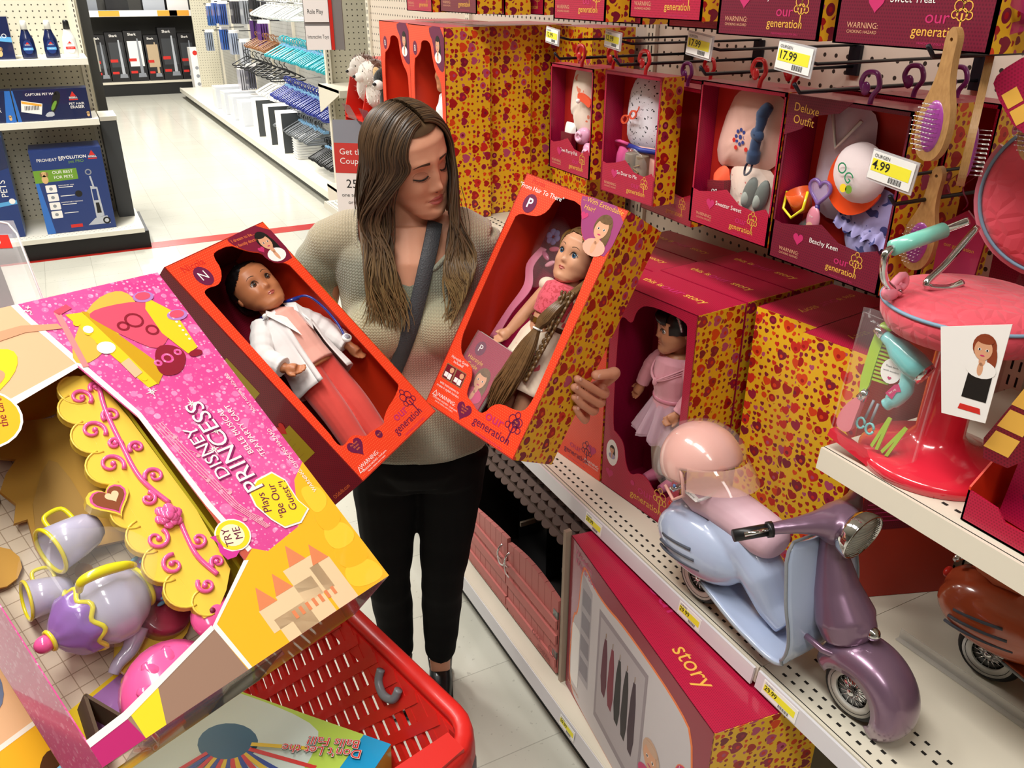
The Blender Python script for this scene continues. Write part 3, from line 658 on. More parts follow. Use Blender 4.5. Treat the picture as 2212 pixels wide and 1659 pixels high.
def art_side(mb,w,h): mb.flat([(0,h*.55),(w,h*.7),(w,h),(0,h)],.0003,NAVY); mb.text('PETS',.06,w*.85,h*.5,.0005,WHITEP,90); mb.flat([(w*.7,h*.32),(w,h*.34),(w,h*.38),(w*.7,h*.36)],.0004,LBL); mb.disc(w*.93,h*.37,.02,.0006,WHITEP)
prod_box('cleaner_box','blue carpet cleaner box at the left edge of the lowest shelf',-.80,6.98,.162,.41,.71,.28,NAVYC,art_side,side=BLUEC)
def art_hand(mb,w,h):
    mb.flat([(0,0),(.05*w,0),(.02*w,h),(0,h)],.0003,BLUEC); mb.text('CAPTURE PET HAIR',h*.11,w*.38,h*.85,.0004,WHITEP,bold=.01); bissell(mb,w*.80,h*.72,h*.34); mb.text('PET HAIR',h*.115,w*.83,h*.5,.0004,WHITEP); mb.text('ERASER',h*.13,w*.83,h*.39,.0004,WHITEP,bold=.01)
    mb.flat([(w*.07,h*.32),(w*.33,h*.2),(w*.37,h*.55),(w*.1,h*.68)],.0005,WHITEP); mb.flat([(w*.1,h*.58),(w*.35,h*.46),(w*.36,h*.53),(w*.1,h*.66)],.0007,mat('orange_yellow_strip'))
    for i in range(10): mb.flat([(w*(.12+i*.02),h*.36),(w*(.13+i*.02),h*.36),(w*(.14+i*.02),h*.5),(w*(.13+i*.02),h*.5)],.0008,INK)
    mb.flat(smoothpoly([(w*.5,h*.2),(w*.64,h*.75),(w*.62,h*.95),(w*.54,h*.9),(w*.46,h*.3)],2),.0004,BLKP); mb.flat(smoothpoly([(w*.5,h*.3),(w*.58,h*.62),(w*.53,h*.62),(w*.46,h*.35)],1),.0006,GREENP); mb.flat(smoothpoly([(w*.36,h*.12),(w*.5,h*.12),(w*.5,h*.28),(w*.42,h*.28)],1),.0006,SILV)
    dog(mb,w*.96,h*.12,h*.12)
prod_box('vacuum_box','navy hand vacuum box with price sticker on the middle left shelf',-.262,7.04,.956,.475,.21,.16,NAVY,art_hand,side=NAVYC)
def art_hand2(mb,w,h): mb.flat([(w*.86,0),(w,0),(w,h),(w*.93,h)],.0003,BLUEC); bissell(mb,w*.72,h*.7,h*.34); mb.text('PET HAIR',h*.1,w*.74,h*.48,.0004,WHITEP); mb.text('ERASER',h*.13,w*.74,h*.37,.0004,WHITEP); dog(mb,w*.93,h*.12,h*.12)
prod_box('vacuum_box','navy hand vacuum box cut by the left edge, middle left shelf',-.745,7.04,.956,.475,.21,.16,NAVY,art_hand2,side=NAVYC)
def art_dogbox(mb,w,h): mb.flat([(w*.3,h*.5),(w,h*.4),(w,h*.52),(w*.3,h*.62)],.0003,LBL); mb.text('PRO',.04,w*.8,h*.55,.0005,WHITEP); dog(mb,w*.72,h*.15,.045)
prod_box('cleaner_box','navy box with puppy picture at the left edge of the top left shelf',-.50,7.1,1.366,.315,.27,.2,NAVY,art_dogbox,side=NAVY)
# far vacuum boxes
def art_shark(w0,h0,k):
    def f(mb,w,h):
        mb.text('Shark',w*.2,w*.45,h*.93,.002,WHITEP,bold=.02); pal=[GREYC,SILV,WHITEP,mat('warm_room_print','#C0A888',.5),SILV,GREYC][k%6]
        mb.flat([(w*.12,h*.3),(w*.9,h*.3),(w*.9,h*.8),(w*.12,h*.8)],.001,[mat('dark_print','#3A3C40',.5),mat('dark_print'),WHITEP,pal,mat('dark_print'),mat('dark_print')][k%6])
        mb.flat([(w*.62,h*.12),(w*.8,h*.12),(w*.74,h*.85),(w*.66,h*.85)],.002,pal if k!=2 else GREYC); mb.flat([(w*.45,h*.08),(w*.92,h*.08),(w*.88,h*.16),(w*.5,h*.16)],.003,GREYC)
        mb.flat([(w*.08,h*.4),(w*.5,h*.4),(w*.5,h*.46),(w*.08,h*.46)],.003,REDP); mb.flat([(w*.08,h*.16),(w*.45,h*.16),(w*.45,h*.21),(w*.08,h*.21)],.003,REDP)
    return f
for k,(x,w_,h_,lab) in enumerate(((.72,.25,.78,'black vacuum box with red corner, leftmost on the far shelf'),(.985,.29,.82,'black vacuum box with grey wand picture, second from left on the far shelf'),(1.29,.30,.84,'pale vacuum box third from left on the far shelf'),
    (1.61,.24,.76,'vacuum box with warm room picture, fourth from left on the far shelf'),(1.865,.31,.88,'tallest black vacuum box on the far shelf, with canister picture'),(2.19,.26,.78,'grey topped vacuum box, rightmost on the far shelf'))):
    prod_box('vacuum_box',lab,x,17.33,.236,w_,h_,.3,BLACKC,art_shark(w_,h_,k),side=BLACKC)
def art_hoover(mb,w,h): mb.disc(w*.35,h*.9,.04,.001,REDP); [mb.disc(w*(.35+.35*(i%2)),h*(.25+.17*(i//2)),.03,.001,GREYC) for i in range(6)]; mb.flat([(0,0),(w,0),(w,.04),(0,.04)],.001,REDP)
prod_box('vacuum_box','tall white vacuum box standing at the end of the hanger aisle',2.27,16.62,.01,.22,.8,.3,WHITEP,art_hoover,side=WHITEP)
for k,x in enumerate((.6,1.1,1.7,2.1)):
    prod_box('vacuum_box',['pale boxed vacuum head at the left of the upper far shelf','blue striped box second on the upper far shelf','silver box third on the upper far shelf','white box fourth on the upper far shelf'][k],x,17.35,1.372,.36,.3,.3,[GREYC,BLACKC,SILV,WHITEP][k],side=BLACKC)
# hangers
def hanger_mesh(m, clip=False):
    mb=MB(); mb.tube(catmull([(0,0,0),(0,-.06,-.02),(0,-.19,-.085),(0,-.2,-.10),(0,-.17,-.112),(0,0,-.112),(0,.17,-.112),(0,.2,-.10),(0,.19,-.085),(0,.06,-.02)],3,True),.007,m,6,closed=True); mb.v=[p for p in mb.v]; fr=mb
    hk=MB(); hk.tube(catmull([(0,0,-.005),(0,0,.02),(0,.012,.04),(0,.03,.055),(0,.022,.085),(0,-.005,.09),(0,-.02,.075)],4),.005,m,6); return fr,hk
HC={}
def hanger(kind, m, label, x, y, z, tilt, s=1., yaw=0, sticker=None):
    M = TR(x,y,z,yaw)@Matrix.Rotation(R_(tilt),4,'Y')@Matrix.Scale(s,4)
    if kind in HC: return dup(HC[kind], M, label)
    r = thing('clothes_hanger',label,'hanger',M,label if False else kind); fr,hk=hanger_mesh(m); fr.build('frame',r); hk.build('hook',r)
    if sticker:
        st=MB(); st.box((-.0085,-.03,-.012),(.0085,.03,.012),sticker); st.build('sticker',r)
    HC[kind]=r; return r
TEAL=mat('teal_plastic','#22A8B4',.35,coat=.3); NVH=mat('royal_blue_plastic','#1B2A88',.35,coat=.3); GRH=mat('grey_plastic','#6E7276',.4); BKH=mat('black_hanger_plastic','#141416',.35); WHH=mat('white_hanger_plastic','#E2E2E0',.35)
WDH=mat('brown_wood_hanger','#8A5A34',.45); MNT=mat('mint_plastic','#9CDCB4',.35); BLST=mat('blue_white_sticker','#8FC0E6',.5)
rows=[('teal plastic hangers on the long rack',TEAL,'teal plastic hanger in the upper rack row',7.68,9.9,1.24,2.33,34,BLST),
('royal blue plastic hangers on the rack',NVH,'royal blue plastic hanger in the row below the teal ones',7.75,9.9,.82,2.33,34,BLST),
('grey plastic hangers on the rack',GRH,'grey plastic hanger in the lower rack row',8.5,9.9,.50,2.33,22,BLST),
('black plastic hangers on the rack',BKH,'black plastic hanger in the lowest row near the cream end shelves',7.75,8.45,.38,2.33,18,BLST),
('white plastic hangers on the rack',WHH,'white plastic hanger in the top row of the rack',9.0,10.8,1.62,2.4,24,None),
('brown wooden hangers on the rack',WDH,'brown wooden hanger in a bundle farther down the rack',10.5,11.6,1.22,2.42,14,None),
('white hangers low on the rack',WHH,'white plastic hanger hanging low beyond the blue ones',10.0,11.0,.74,2.4,12,None),
('dark trouser hangers on the rack',BKH,'dark trouser hanger below the wooden bundle',10.2,12.4,.95,2.42,10,None)]
for g,m,lab,y0,y1,z,x,n,st in rows:
    for i in range(n):
        f=i/(n-1); o=hanger(g,m,lab,x+rnd.uniform(-.008,.008),y0+(y1-y0)*f,z+rnd.uniform(-.006,.006),rnd.uniform(-4,4),1.0 if m is not WDH else .85,90,st); o['group']=g
for i in range(7):
    o=hanger('mint green hangers near the sign',MNT,'mint green plastic hanger beside the white sign panel',2.35,7.35+i*.045,1.42,0,.9,90); o['group']='mint green hangers near the sign'
for (z,y0,y1,lab) in ((1.275,7.45,10.0,'chrome rail carrying the teal hangers'),(.86,7.5,10.0,'chrome rail carrying the royal blue hangers'),(1.66,8.8,11.0,'chrome rail carrying the white hangers in the top row')):
    r=rect('hang_rail',lab,'rail',2.34,y0,z); mb=MB(); mb.tube([(0,0,0),(0,y1-y0,0)],.009,CHROME,8)
    for f in (0,.5,1): mb.tube([(0,(y1-y0)*f,0),(.41,(y1-y0)*f,.02)],.006,CHROME,6)
    mb.build('rail',r)
def storage(label,y,w=.28,z=.162,h=.42,side=GREYP,x=2.12,d=.45):
    r=rect('storage_box',label,'storage box',x,y,z); mb=MB(); mb.box((0,0,0),(d,w,h),WHITEP); mb.box((-.002,w*.1,.03),(0,w*.9,h-.03),WHITEP); mb.build('carton',r); mb=MB(); mb.box((.0,-.002,0),(d,0,h),side); mb.build('side_panel',r)
storage('white storage cube with charcoal side on the lower rack shelf, nearest of three',9.45); storage('white storage cube with charcoal side in the middle of three on the rack shelf',10.05); storage('white storage cube with charcoal side, farthest of three on the rack shelf',10.7)
for k,(y,c_) in enumerate(((11.6,'pale lilac'),(12.2,'white'),(12.8,'clear'),(13.5,'frosted'))): storage(['lilac fronted drawer box on the lower rack shelf','small white drawer box behind the lilac one','clear stacked organiser box on the lower rack shelf','frosted organiser box at the far end of the rack shelf'][k],y,.32,.162,.3,mat('frost_plastic','#C8CCD4',.3))
for i in range(9):   # stacked white lids
    r=rect('plastic_tray','thin white plastic tray in a stack on the lower rack shelf','tray',2.16,9.02,.163+i*.026,0,'white plastic trays in a stack'); mb=MB(); mb.prism(rrect(0,0,.26,.2,.03,4),0,.02,WHH); mb.prism(rrect(-.008,-.008,.268,.208,.03,4),.018,.023,WHH); mb.build('tray',r)
packs=[(13.9,1.45,'#2A4C9A'),(14.4,1.45,'#2E56A8'),(12.9,1.5,'#3A3A44'),(12.2,1.52,'#8C9098'),(11.7,1.3,'#4A2468'),(11.3,1.28,'#5A2E78'),(14.0,1.1,'#2A58A8'),(13.3,1.08,'#9AA6BC'),(12.6,1.0,'#B8BCC4'),(12.4,.7,'#4A4A58'),(11.6,1.6,'#1E1E24'),(10.9,1.62,'#24242C'),(14.9,1.4,'#3060A8'),(15.4,1.0,'#8894A8'),(13.0,.62,'#B0B0B8')]
for k,(y,z,c_) in enumerate(packs):
    m=mat('pack_%d'%k,c_,.4,coat=.4)
    nm={'#2A4C9A':'blue','#2E56A8':'blue','#2A58A8':'blue','#3060A8':'blue','#4A2468':'purple','#5A2E78':'purple'}.get(c_,'grey')
    r=rect('hook_pack',nm+' packet of hooks hanging on the hanger rack pegboard','packet',2.5,y,z,0,nm+' packets on the pegboard'); mb=MB()
    for j in range(4): mb.box((-.12+j*.03,-.09,-.16),(-.108+j*.03,.09,.12),m)
    mb.box((-.12,-.03,.12),(.02,.03,.16),WHITEP); mb.build('pouches',r); mb=MB(); mb.tube([(-.16,0,.15),(.24,0,.15)],.006,HOOKM,6); mb.build('peg',r)
# hanging sign: red edge, white panels
SG = thing('aisle_sign','white aisle sign with red edge reading Role Play and Interactive Toys','sign',frame((cos(R_(-20)),sin(R_(-20)),0),(0,0,1),(sin(R_(-20)),-cos(R_(-20)),0),(.965,3.28,1.625)))
mb=MB(); mb.box((-.105,-.0,-.05),(.035,.4,-.004),mat('sign_grey','#7E7A78',.5)); mb.box((.0,0,-.05),(.035,.4,.0),mat('sign_grey')); mb.build('sign_body',SG)
mb=MB(); mb.box((-.012,.0,-.03),(.0,.4,.004),REDPL); mb.build('red_edge',SG)
mb=MB(); mb.box((-.102,.095,-.004),(-.014,.185,.001),WHITEP); mb.text('Role Play',.022,-.062,.13,.0014,INK,sx=.7); mb.box((-.102,0,-.004),(-.014,.082,.001),WHITEP); mb.text('Interactive Toys',.019,-.058,.045,.0014,INK,sx=.62); mb.box((-.102,.2,-.004),(-.014,.3,.001),mat('salmon_print','#D8786A',.5)); mb.build('text_panels',SG)
# plush display
PD = thing('plush_display','red cubby display of plush dogs behind the woman','display',FR(1.04,3.47,.922,4))
mb=MB(); RC=mat('red_display_card','#D8281A',.45); DK=mat('dark_red_inside','#A01C14',.55)
wd,hd,dd=.54,.66,.22
mb.box((0,0,-dd),(wd,hd,-dd+.006),RC)
for i in range(4): x=i*wd/3; mb.prism([(0,0),(dd,0),(dd,hd),(.06,hd),(.02,hd*.72),(.0,hd*.68)],0,.006,RC,ax='xy') if False else mb.add([(x,0,0),(x,hd*.7,0),(x,hd,-.05),(x,hd,-dd),(x,0,-dd),(x+.006,0,0),(x+.006,hd*.7,0),(x+.006,hd,-.05),(x+.006,hd,-dd),(x+.006,0,-dd)],[(0,1,2,3,4),(9,8,7,6,5),(0,5,6,1),(1,6,7,2),(2,7,8,3),(3,8,9,4),(4,9,5,0)],RC)
for zz in (0,hd*.34,hd*.66,hd-.006): mb.box((0,zz,-dd),(wd+.006,zz+.006,-.0 if zz<hd*.7 else -.05),RC)
mb.build('cubby_frame',PD)
for i in range(3):
    mb=MB(); x=(i+.5)*wd/3; mb.add([(x-.05,hd*.66,.0),(x+.05,hd*.66,0),(x+.045,hd*.66+.06,.03),(x-.045,hd*.66+.06,.03)],[(0,1,2,3)],mat('dark_clear_red','#7A1020',.2,alpha=.8)); mb.build('bin_front',PD)
FURW=mat('white_fur','#EDE4DA',.95,sheen=.6); FURB=mat('brown_fur','#5A3420',.95,sheen=.6); FURK=mat('black_fur','#14110F',.95,sheen=.4); FURT=mat('tan_fur','#D8B480',.95,sheen=.5)
def fur(mb, c, r, m, n=150, L=.014):
    for i in range(n):
        z=rnd.uniform(-1,1); a=rnd.uniform(0,2*pi); q=sqrt(1-z*z); d=Vector((q*cos(a),q*sin(a),z)); p=Vector(c)+d*r*.92; t_=d.cross(Vector((0,0,1))); t_=t_.normalized() if t_.length>.01 else Vector((1,0,0)); e=p+d*L+Vector((rnd.uniform(-1,1),rnd.uniform(-1,1),rnd.uniform(-1,1)))*L*.4
        mb.add([p-t_*.0022,p+t_*.0022,e],[(0,1,2)],m)
def plush(label, x, y, z, c1, c2, yaw):
    r=rect('plush_dog',label,'plush toy',x,y,z,yaw); mb=MB(); mb.ell((0,.01,0),(.045,.05,.06),c1,18,12); fur(mb,(0,.01,0),.05,c1); mb.build('body',r)
    mb=MB(); mb.ell((0,-.02,.075),(.046,.046,.044),c1,18,12); mb.ell((0,-.062,.062),(.022,.022,.018),FURW,14,10); mb.ell((0,-.0,.098),(.04,.038,.026),c2,16,10); fur(mb,(0,-.02,.075),.046,c1); fur(mb,(0,.0,.09),.04,c2,120); mb.build('head',r)
    mb=MB(); mb.ell((0,-.085,.066),(.008,.006,.006),BLKPL,10,8); mb.ell((-.019,-.055,.084),.0055,BLKPL,10,8); mb.ell((.019,-.055,.084),.0055,BLKPL,10,8); mb.build('nose_and_eyes',r)
    for s in (-1,1): mb=MB(); mb.ell((s*.045,-.01,.085),(.014,.02,.034),c2,12,8,Matrix.Rotation(s*.4,3,'Y')); mb.build('ear',r)
plush('white plush dog with brown top in the left display cubby',1.11,3.38,1.475,FURW,FURB,-75); plush('white faced plush dog with brown ears in the middle display cubby',1.09,3.21,1.47,FURW,FURB,-85); plush('black and tan plush dog in the right display cubby',1.09,3.05,1.46,FURK,FURT,-60)
# coupon sign
CS = thing('coupon_sign','red and white coupon sign standing by the red display','sign',frame((cos(R_(-28)),sin(R_(-28)),0),(.04,0,.999),(sin(R_(-28)),-cos(R_(-28)),0),(.955,3.40,.93)))
mb=MB(); mb.box((0,0,-.003),(.21,.34,0),WHITEP); mb.box((0,.22,0),(.21,.34,.001),mat('coupon_red','#C83A34',.5)); mb.box((0,.34,0),(.15,.43,.001),mat('coupon_grey','#8A8E98',.5)); mb.build('sign_panel',CS)
mb=MB(); mb.text('Get the',.034,.02,.305,.0016,WHITEP,align='L'); mb.text('Coupon',.034,.02,.268,.0016,WHITEP,align='L'); mb.text('25%',.05,.04,.175,.0006,INK,align='L'); mb.text('one toy, game',.022,.02,.13,.0006,INK,align='L'); mb.text('or item',.022,.045,.1,.0006,INK,align='L'); mb.build('lettering',CS)
# ================= shopping cart and what lies in it =================
CR = mat('red_cart_plastic','#C81E18',.4,coat=.12)
CRG = mat('grey_cart_plastic','#74767A',.35)
RIMZ=.93
cl=Vector((.24,-.971,0)); cw=Vector((.971,.24,0))          # cart length (towards the nose) and width
CT = thing('shopping_cart','red plastic shopping cart with slatted basket, grey trim and toy boxes inside','shopping cart',TR(.0,1.05,0))
def CP(a,b,z): # a along width from right rim (0 = inner right rim, minus = left), b along length (0 = nose)
    p=Vector((.302,.725,0))+cw*a-cl*b; return Vector((p.x,p.y,z))
# rim: rounded loop with a fat lip
path=[]; Rc=.062; Wd=.50; Ln=.80
def arc(ca,cb,a0): return [CP(ca+Rc*cos(R_(a0+i*15)),cb+Rc*sin(R_(a0+i*15)),RIMZ) for i in range(7)]
loop = arc(.04-Rc,Rc,-90)+arc(.04-Rc,Ln-Rc,0)+arc(-Wd+Rc,Ln-Rc,90)+arc(-Wd+Rc,Rc,180)
mb=MB(); k=len(loop); prof=[(-.011,-.012),(-.012,.004),(-.008,.009),(.007,.010),(.012,.006),(.014,-.004),(.016,-.030),(.012,-.030),(.012,-.008),(-.008,-.010)]
vs=[];n=len(prof)
for i in range(k):
    t_=(loop[(i+1)%k]-loop[i-1]).normalized(); nn=Vector((t_.y,-t_.x,0))
    for (a,b) in prof: vs.append(loop[i]+nn*a+Vector((0,0,b)))
fs=[((i*n+j),((i+1)%k)*n+j,((i+1)%k)*n+(j+1)%n,i*n+(j+1)%n) for i in range(k) for j in range(n)]
mb.add(vs,fs,CR,True); wbuild(mb,'rim',CT)
# grey wire bumper under the rim
mb=MB(); mb.tube([p+Vector((0,0,-.05))+ (p-CP(-.2,.4,RIMZ)).normalized()*.012 for p in loop],.006,CRG,8,closed=True); wbuild(mb,'bumper',CT)
def lattice(name, p0, u, v, ulen, vlen, ru, rv, pitch_u, pitch_v, bw, bv, th=.006, solid=.05):
    "bars: bands along direction ru, slats along rv, clipped to the u x v rectangle"
    nrm=u.cross(v).normalized(); mb=MB()
    def clip(c,d):
        t0,t1=-9,9
        for q,dd,L in ((c[0],d[0],ulen),(c[1],d[1],vlen)):
            if abs(dd)<1e-6:
                if q<0 or q>L: return None
                continue
            a=(0-q)/dd; b=(L-q)/dd; a,b=min(a,b),max(a,b); t0=max(t0,a); t1=min(t1,b)
        return (t0,t1) if t1>t0+.004 else None
    for (d,e,pt,wd,dep) in ((ru,rv,pitch_u,bw,th*1.4),(rv,ru,pitch_v,bv,th)):
        pn=Vector((-d[1],d[0])); N=int(1.6/pt)
        for i in range(-N,N):
            c=pn*(i*pt)+Vector((ulen/2,vlen/2)); r=clip(c,d)
            if not r: continue
            A=p0+u*(c[0]+d[0]*r[0])+v*(c[1]+d[1]*r[0]); B=p0+u*(c[0]+d[0]*r[1])+v*(c[1]+d[1]*r[1]); s=(u*pn[0]+v*pn[1])*wd/2; q=nrm*dep
            mb.add([A-s-q,A+s-q,B+s-q,B-s-q,A-s+q,A+s+q,B+s+q,B-s+q],[(3,2,1,0),(4,5,6,7),(0,1,5,4),(1,2,6,5),(2,3,7,6),(3,0,4,7)],CR)
    for (a0,a1,b0,b1) in ((-.005,ulen+.005,-.005,solid),(-.005,ulen+.005,vlen-.015,vlen+.005),(-.005,.012,0,vlen),(ulen-.012,ulen+.005,0,vlen)):
        A=p0+u*a0+v*b0; B=p0+u*a1+v*b0; Cc=p0+u*a1+v*b1; Dd=p0+u*a0+v*b1; q=nrm*th*.8
        mb.add([A-q,B-q,Cc-q,Dd-q,A+q,B+q,Cc+q,Dd+q],[(3,2,1,0),(4,5,6,7),(0,1,5,4),(1,2,6,5),(2,3,7,6),(3,0,4,7)],CR)
    return wbuild(mb,name,CT)
dn=(-cw*.42+Vector((0,0,-1))).normalized()
pr=CP(.026,Ln-.05,RIMZ-.012)
ru=Vector((.65,-.76)).normalized()
rv=Vector((.9,.43)).normalized()
lattice('side_wall',pr,cl,dn,Ln-.09,.50,ru,rv,.040,.026,.016,.0125,th=.0035,solid=.03)
dnl=(cw*.2+Vector((0,0,-1))).normalized()
lattice('side_wall',CP(-Wd-.0,Ln-.05,RIMZ-.012),cl,dnl,Ln-.09,.47,Vector((1,0)),Vector((0,1)),.05,.03,.014,.010)
dnn=(-cl*.15+Vector((0,0,-1))).normalized()
lattice('nose_wall',CP(.02,.012,RIMZ-.012),-cw,dnn,Wd-.0,.47,Vector((1,0)),Vector((0,1)),.05,.03,.014,.010)
lattice('back_wall',CP(.02,Ln-.02,RIMZ-.012),-cw,(cl*.1+Vector((0,0,-1))).normalized(),Wd,.47,Vector((1,0)),Vector((0,1)),.05,.03,.014,.010)
lattice('basket_floor',CP(-.16,.06,.46),-cw,-cl,Wd-.22,Ln-.1,Vector((1,0)),Vector((0,1)),.05,.03,.014,.010)
mb=MB(); mb.tube(catmull([CP(.016,.212,.915),CP(.008,.208,.898),CP(.003,.188,.890),CP(.006,.166,.897),CP(.014,.162,.914)],5),.0065,CRG,10); wbuild(mb,'grey_hook',CT)
mb=MB(); a,b=CP(.03,.035,RIMZ+.014),CP(-.09,-.01,RIMZ+.014); 
mb.add([CP(.005,.03,.945),CP(-.12,.03,.945),CP(-.12,-.02,.945),CP(.005,-.005,.945),CP(.005,.03,.936),CP(-.12,.03,.936),CP(-.12,-.02,.936),CP(.005,-.005,.936)],[(3,2,1,0),(4,5,6,7),(0,1,5,4),(1,2,6,5),(2,3,7,6),(3,0,4,7)],CR); wbuild(mb,'nose_plate',CT)
for (a_,b_) in ((-.1,.1),(-.42,.1)):
    mb=MB(); mb.tube([CP(a_,b_,.44),CP(a_+.02,b_,.25),CP(a_,b_-.02,.13)],.016,CRG,8); wbuild(mb,'leg',CT)
    mb=MB(); mb.M=Matrix.Translation(CP(a_,b_-.02,.065))@frame(cl,(0,0,1),cw,(0,0,0)); mb.lathe([(0,-.014),(.062,-.014),(.064,0),(.062,.014),(0,.014)],BLKPL,24); wbuild(mb,'wheel',CT)
for (a_,b_) in ((-.1,.7),(-.42,.7)):
    mb=MB(); mb.tube([CP(a_,b_,.44),CP(a_,b_,.13)],.016,CRG,8); wbuild(mb,'leg',CT)
    mb=MB(); mb.M=Matrix.Translation(CP(a_,b_,.065))@frame(cl,(0,0,1),cw,(0,0,0)); mb.lathe([(0,-.014),(.062,-.014),(.064,0),(.062,.014),(0,.014)],BLKPL,24); wbuild(mb,'wheel',CT)
# ---------------- big pink play set box ----------------
TM = frame((.9024,.4292,-.0391),(-.3294,.7453,.5797),(.2779,-.5102,.8139),(-.0956,.7571,1.0942))
TW,THh,TD=.43,.612,.136
TB = thing('play_set_box','huge pink and yellow tea cart play set box lying tilted across the shopping cart','box',TM)
pk = mat('pink_sparkle_card','#DE3C94',.28,coat=.5); t=NT(pk); uvo,u_,v_=t.uv()
cur=t.mix(t.noise(uvo,6,2),lin('#C8267E'),lin('#EE6AAC'))
for sc_,rr,cc in ((70,.33,'#F7A8D0'),(130,.27,'#FBD0E6'),(38,.36,'#F090C0')):
    vo=t.n('ShaderNodeTexVoronoi',voronoi_dimensions='2D'); vo.inputs['Scale'].default_value=sc_; t.t.links.new(uvo,vo.inputs['Vector'])
    cl_=t.n('ShaderNodeSeparateColor'); t.t.links.new(vo.outputs['Color'],cl_.inputs[0])
    thr=t.m('MULTIPLY',cl_.outputs[0],rr); msk=t.m('MULTIPLY',t.m('LESS_THAN',vo.outputs['Distance'],thr),t.m('MULTIPLY',cl_.outputs[1],.8))
    cur=t.mix(msk,cur,lin(cc))
t.col(cur)
YEL=mat('golden_yellow_card','#F2B52A',.25,coat=.6); YELP=mat('yellow_print','#F6D52E',.25,coat=.5); PEACH=mat('peach_print','#E8B890',.3,coat=.4); WLINE=mat('white_line_print','#F6EEE8',.25,coat=.5)
LILP=mat('lilac_print2','#B07CC0',.3,coat=.4); ROSE=mat('rose_orange_print','#C4594A',.28,coat=.5); CASTLE=mat('castle_print','#E8C9A0',.3,coat=.4); CASR=mat('castle_roof_print','#E0865A',.3,coat=.4)
PLK=mat('glossy_pink_plastic','#EE5F9E',.18,coat=.8); PLY=mat('glossy_yellow_plastic','#EFC94C',.28,coat=.4); PLYD=mat('olive_yellow_card','#A89A1C',.4)
win=[(.0,.03),(.045,.034),(.1805,.0696),(.2655,.124),(.2655,.221),(.262,.377),(.2325,.487),(.135,.463),(.1165,.457),(.0,.42)]
mb=MB(); mb.prism([(.0,.0),(TW,0),(TW,THh),(0,THh),(0,.42)]+win[::-1][1:-1]+[(0,.03)],-.0015,0,pk) ; mb.build('front_panel',TB)
mb=MB(); mb.box((TW-.0015,0,-TD),(TW,THh,-.0015),pk); mb.box((0,THh-.0015,-TD),(TW,THh,-.0015),pk); mb.box((0,0,-TD),(.0015,THh,-.0015),pk)
mb.box((.0,0,-TD),(TW,THh,-TD+.0015),YELP); mb.build('carton',TB)
mb=MB(); film=mat('smoky_window_film','#B8A8A0',.08,alpha=.35,coat=1); mb.box((.04,0,-TD),(TW,.0015,-.0015),film); mb.box((.17,.0,-TD+.002),(.25,.001,-.03),mat('dark_bottom_print','#4A4038',.4)); mb.build('window_film',TB)
# printed zones of the front face
z1=.0003
mb=MB()
mb.flat([(.0,.425),(.1165,.46),(.135,.466),(.2325,.490),(.236,.4953),(.2149,.5826),(.2108,THh),(0,THh)],z1,PEACH)
mb.flat([(.205,THh),(.2145,THh),(.2185,.583),(.24,.498),(.2685,.384),(.274,.219),(.2835,.1345),(.276,.1325),(.266,.218),(.261,.383),(.232,.495),(.2105,.582)],z1+.0003,WLINE)
mb.flat([(.0,.414),(.1165,.452),(.2325,.484),(.2345,.492),(.115,.463),(.0,.427)],z1+.0004,WLINE)
mb.flat([(.2665,.375),(.2685,.377),(.2745,.218),(.284,.132),(.2655,.12),(.2645,.221)],z1+.0001,ROSE)
mb.flat([(.2655,.124),(.284,.134),(.30,.12),(.36,.13),(.385,.17),(.40,.195),(TW,.215),(TW,0),(.186,0),(.1805,.0696)],z1+.0002,YEL)
mb.flat([(.18,.0696),(.187,.0),(.192,.0),(.1865,.0696),(.27,.122),(.264,.125)],z1+.0005,WLINE); mb.flat([(.0,.025),(.045,.0295),(.18,.0655),(.18,.072),(.045,.0385),(0,.034)],z1+.0005,WLINE)
mb.flat([(.045,.030),(.181,.066),(.187,.0),(.05,.0)],z1+.0001,mat('taupe_print','#9A7A68',.25,coat=.6)); mb.flat([(.05,.0),(.075,.0),(.09,.043),(.05,.032)],z1+.0002,YELP)
mb.flat([(.0,.0),(.05,.0),(.045,.03),(.0,.027)],z1+.0001,mat('magenta_flap','#B8246A',.3,coat=.5))
# castle picture
for (x0,x1,y0,y1) in ((.24,.27,.02,.055),(.27,.33,.0,.06),(.30,.35,.03,.085),(.335,.37,.0,.07),(.25,.30,.0,.035)): mb.flat([(x0,y0),(x1,y0),(x1,y1),(x0,y1)],z1+.0004,CASTLE)
for (x,y) in ((.255,.055),(.285,.06),(.325,.085),(.355,.07)): mb.flat([(x-.014,y),(x+.014,y),(x,y+.03)],z1+.0006,CASR)
for i in range(7): mb.flat([(.276+i*.011,.02),(.281+i*.011,.02),(.281+i*.011,.032),(.276+i*.011,.032)],z1+.0007,CASR)
# plain golden ribbons where the photo shows a dress
for i in range(5): mb.flat(smoothpoly([(.37+i*.006,.01+i*.03),(.425,.0+i*.035),(.428,.03+i*.035),(.40,.05+i*.033),(.372+i*.005,.04+i*.03)],2),z1+.0004+i*.0001,YEL if i%2 else mat('pale_gold_print','#F4C83A',.22,coat=.6))
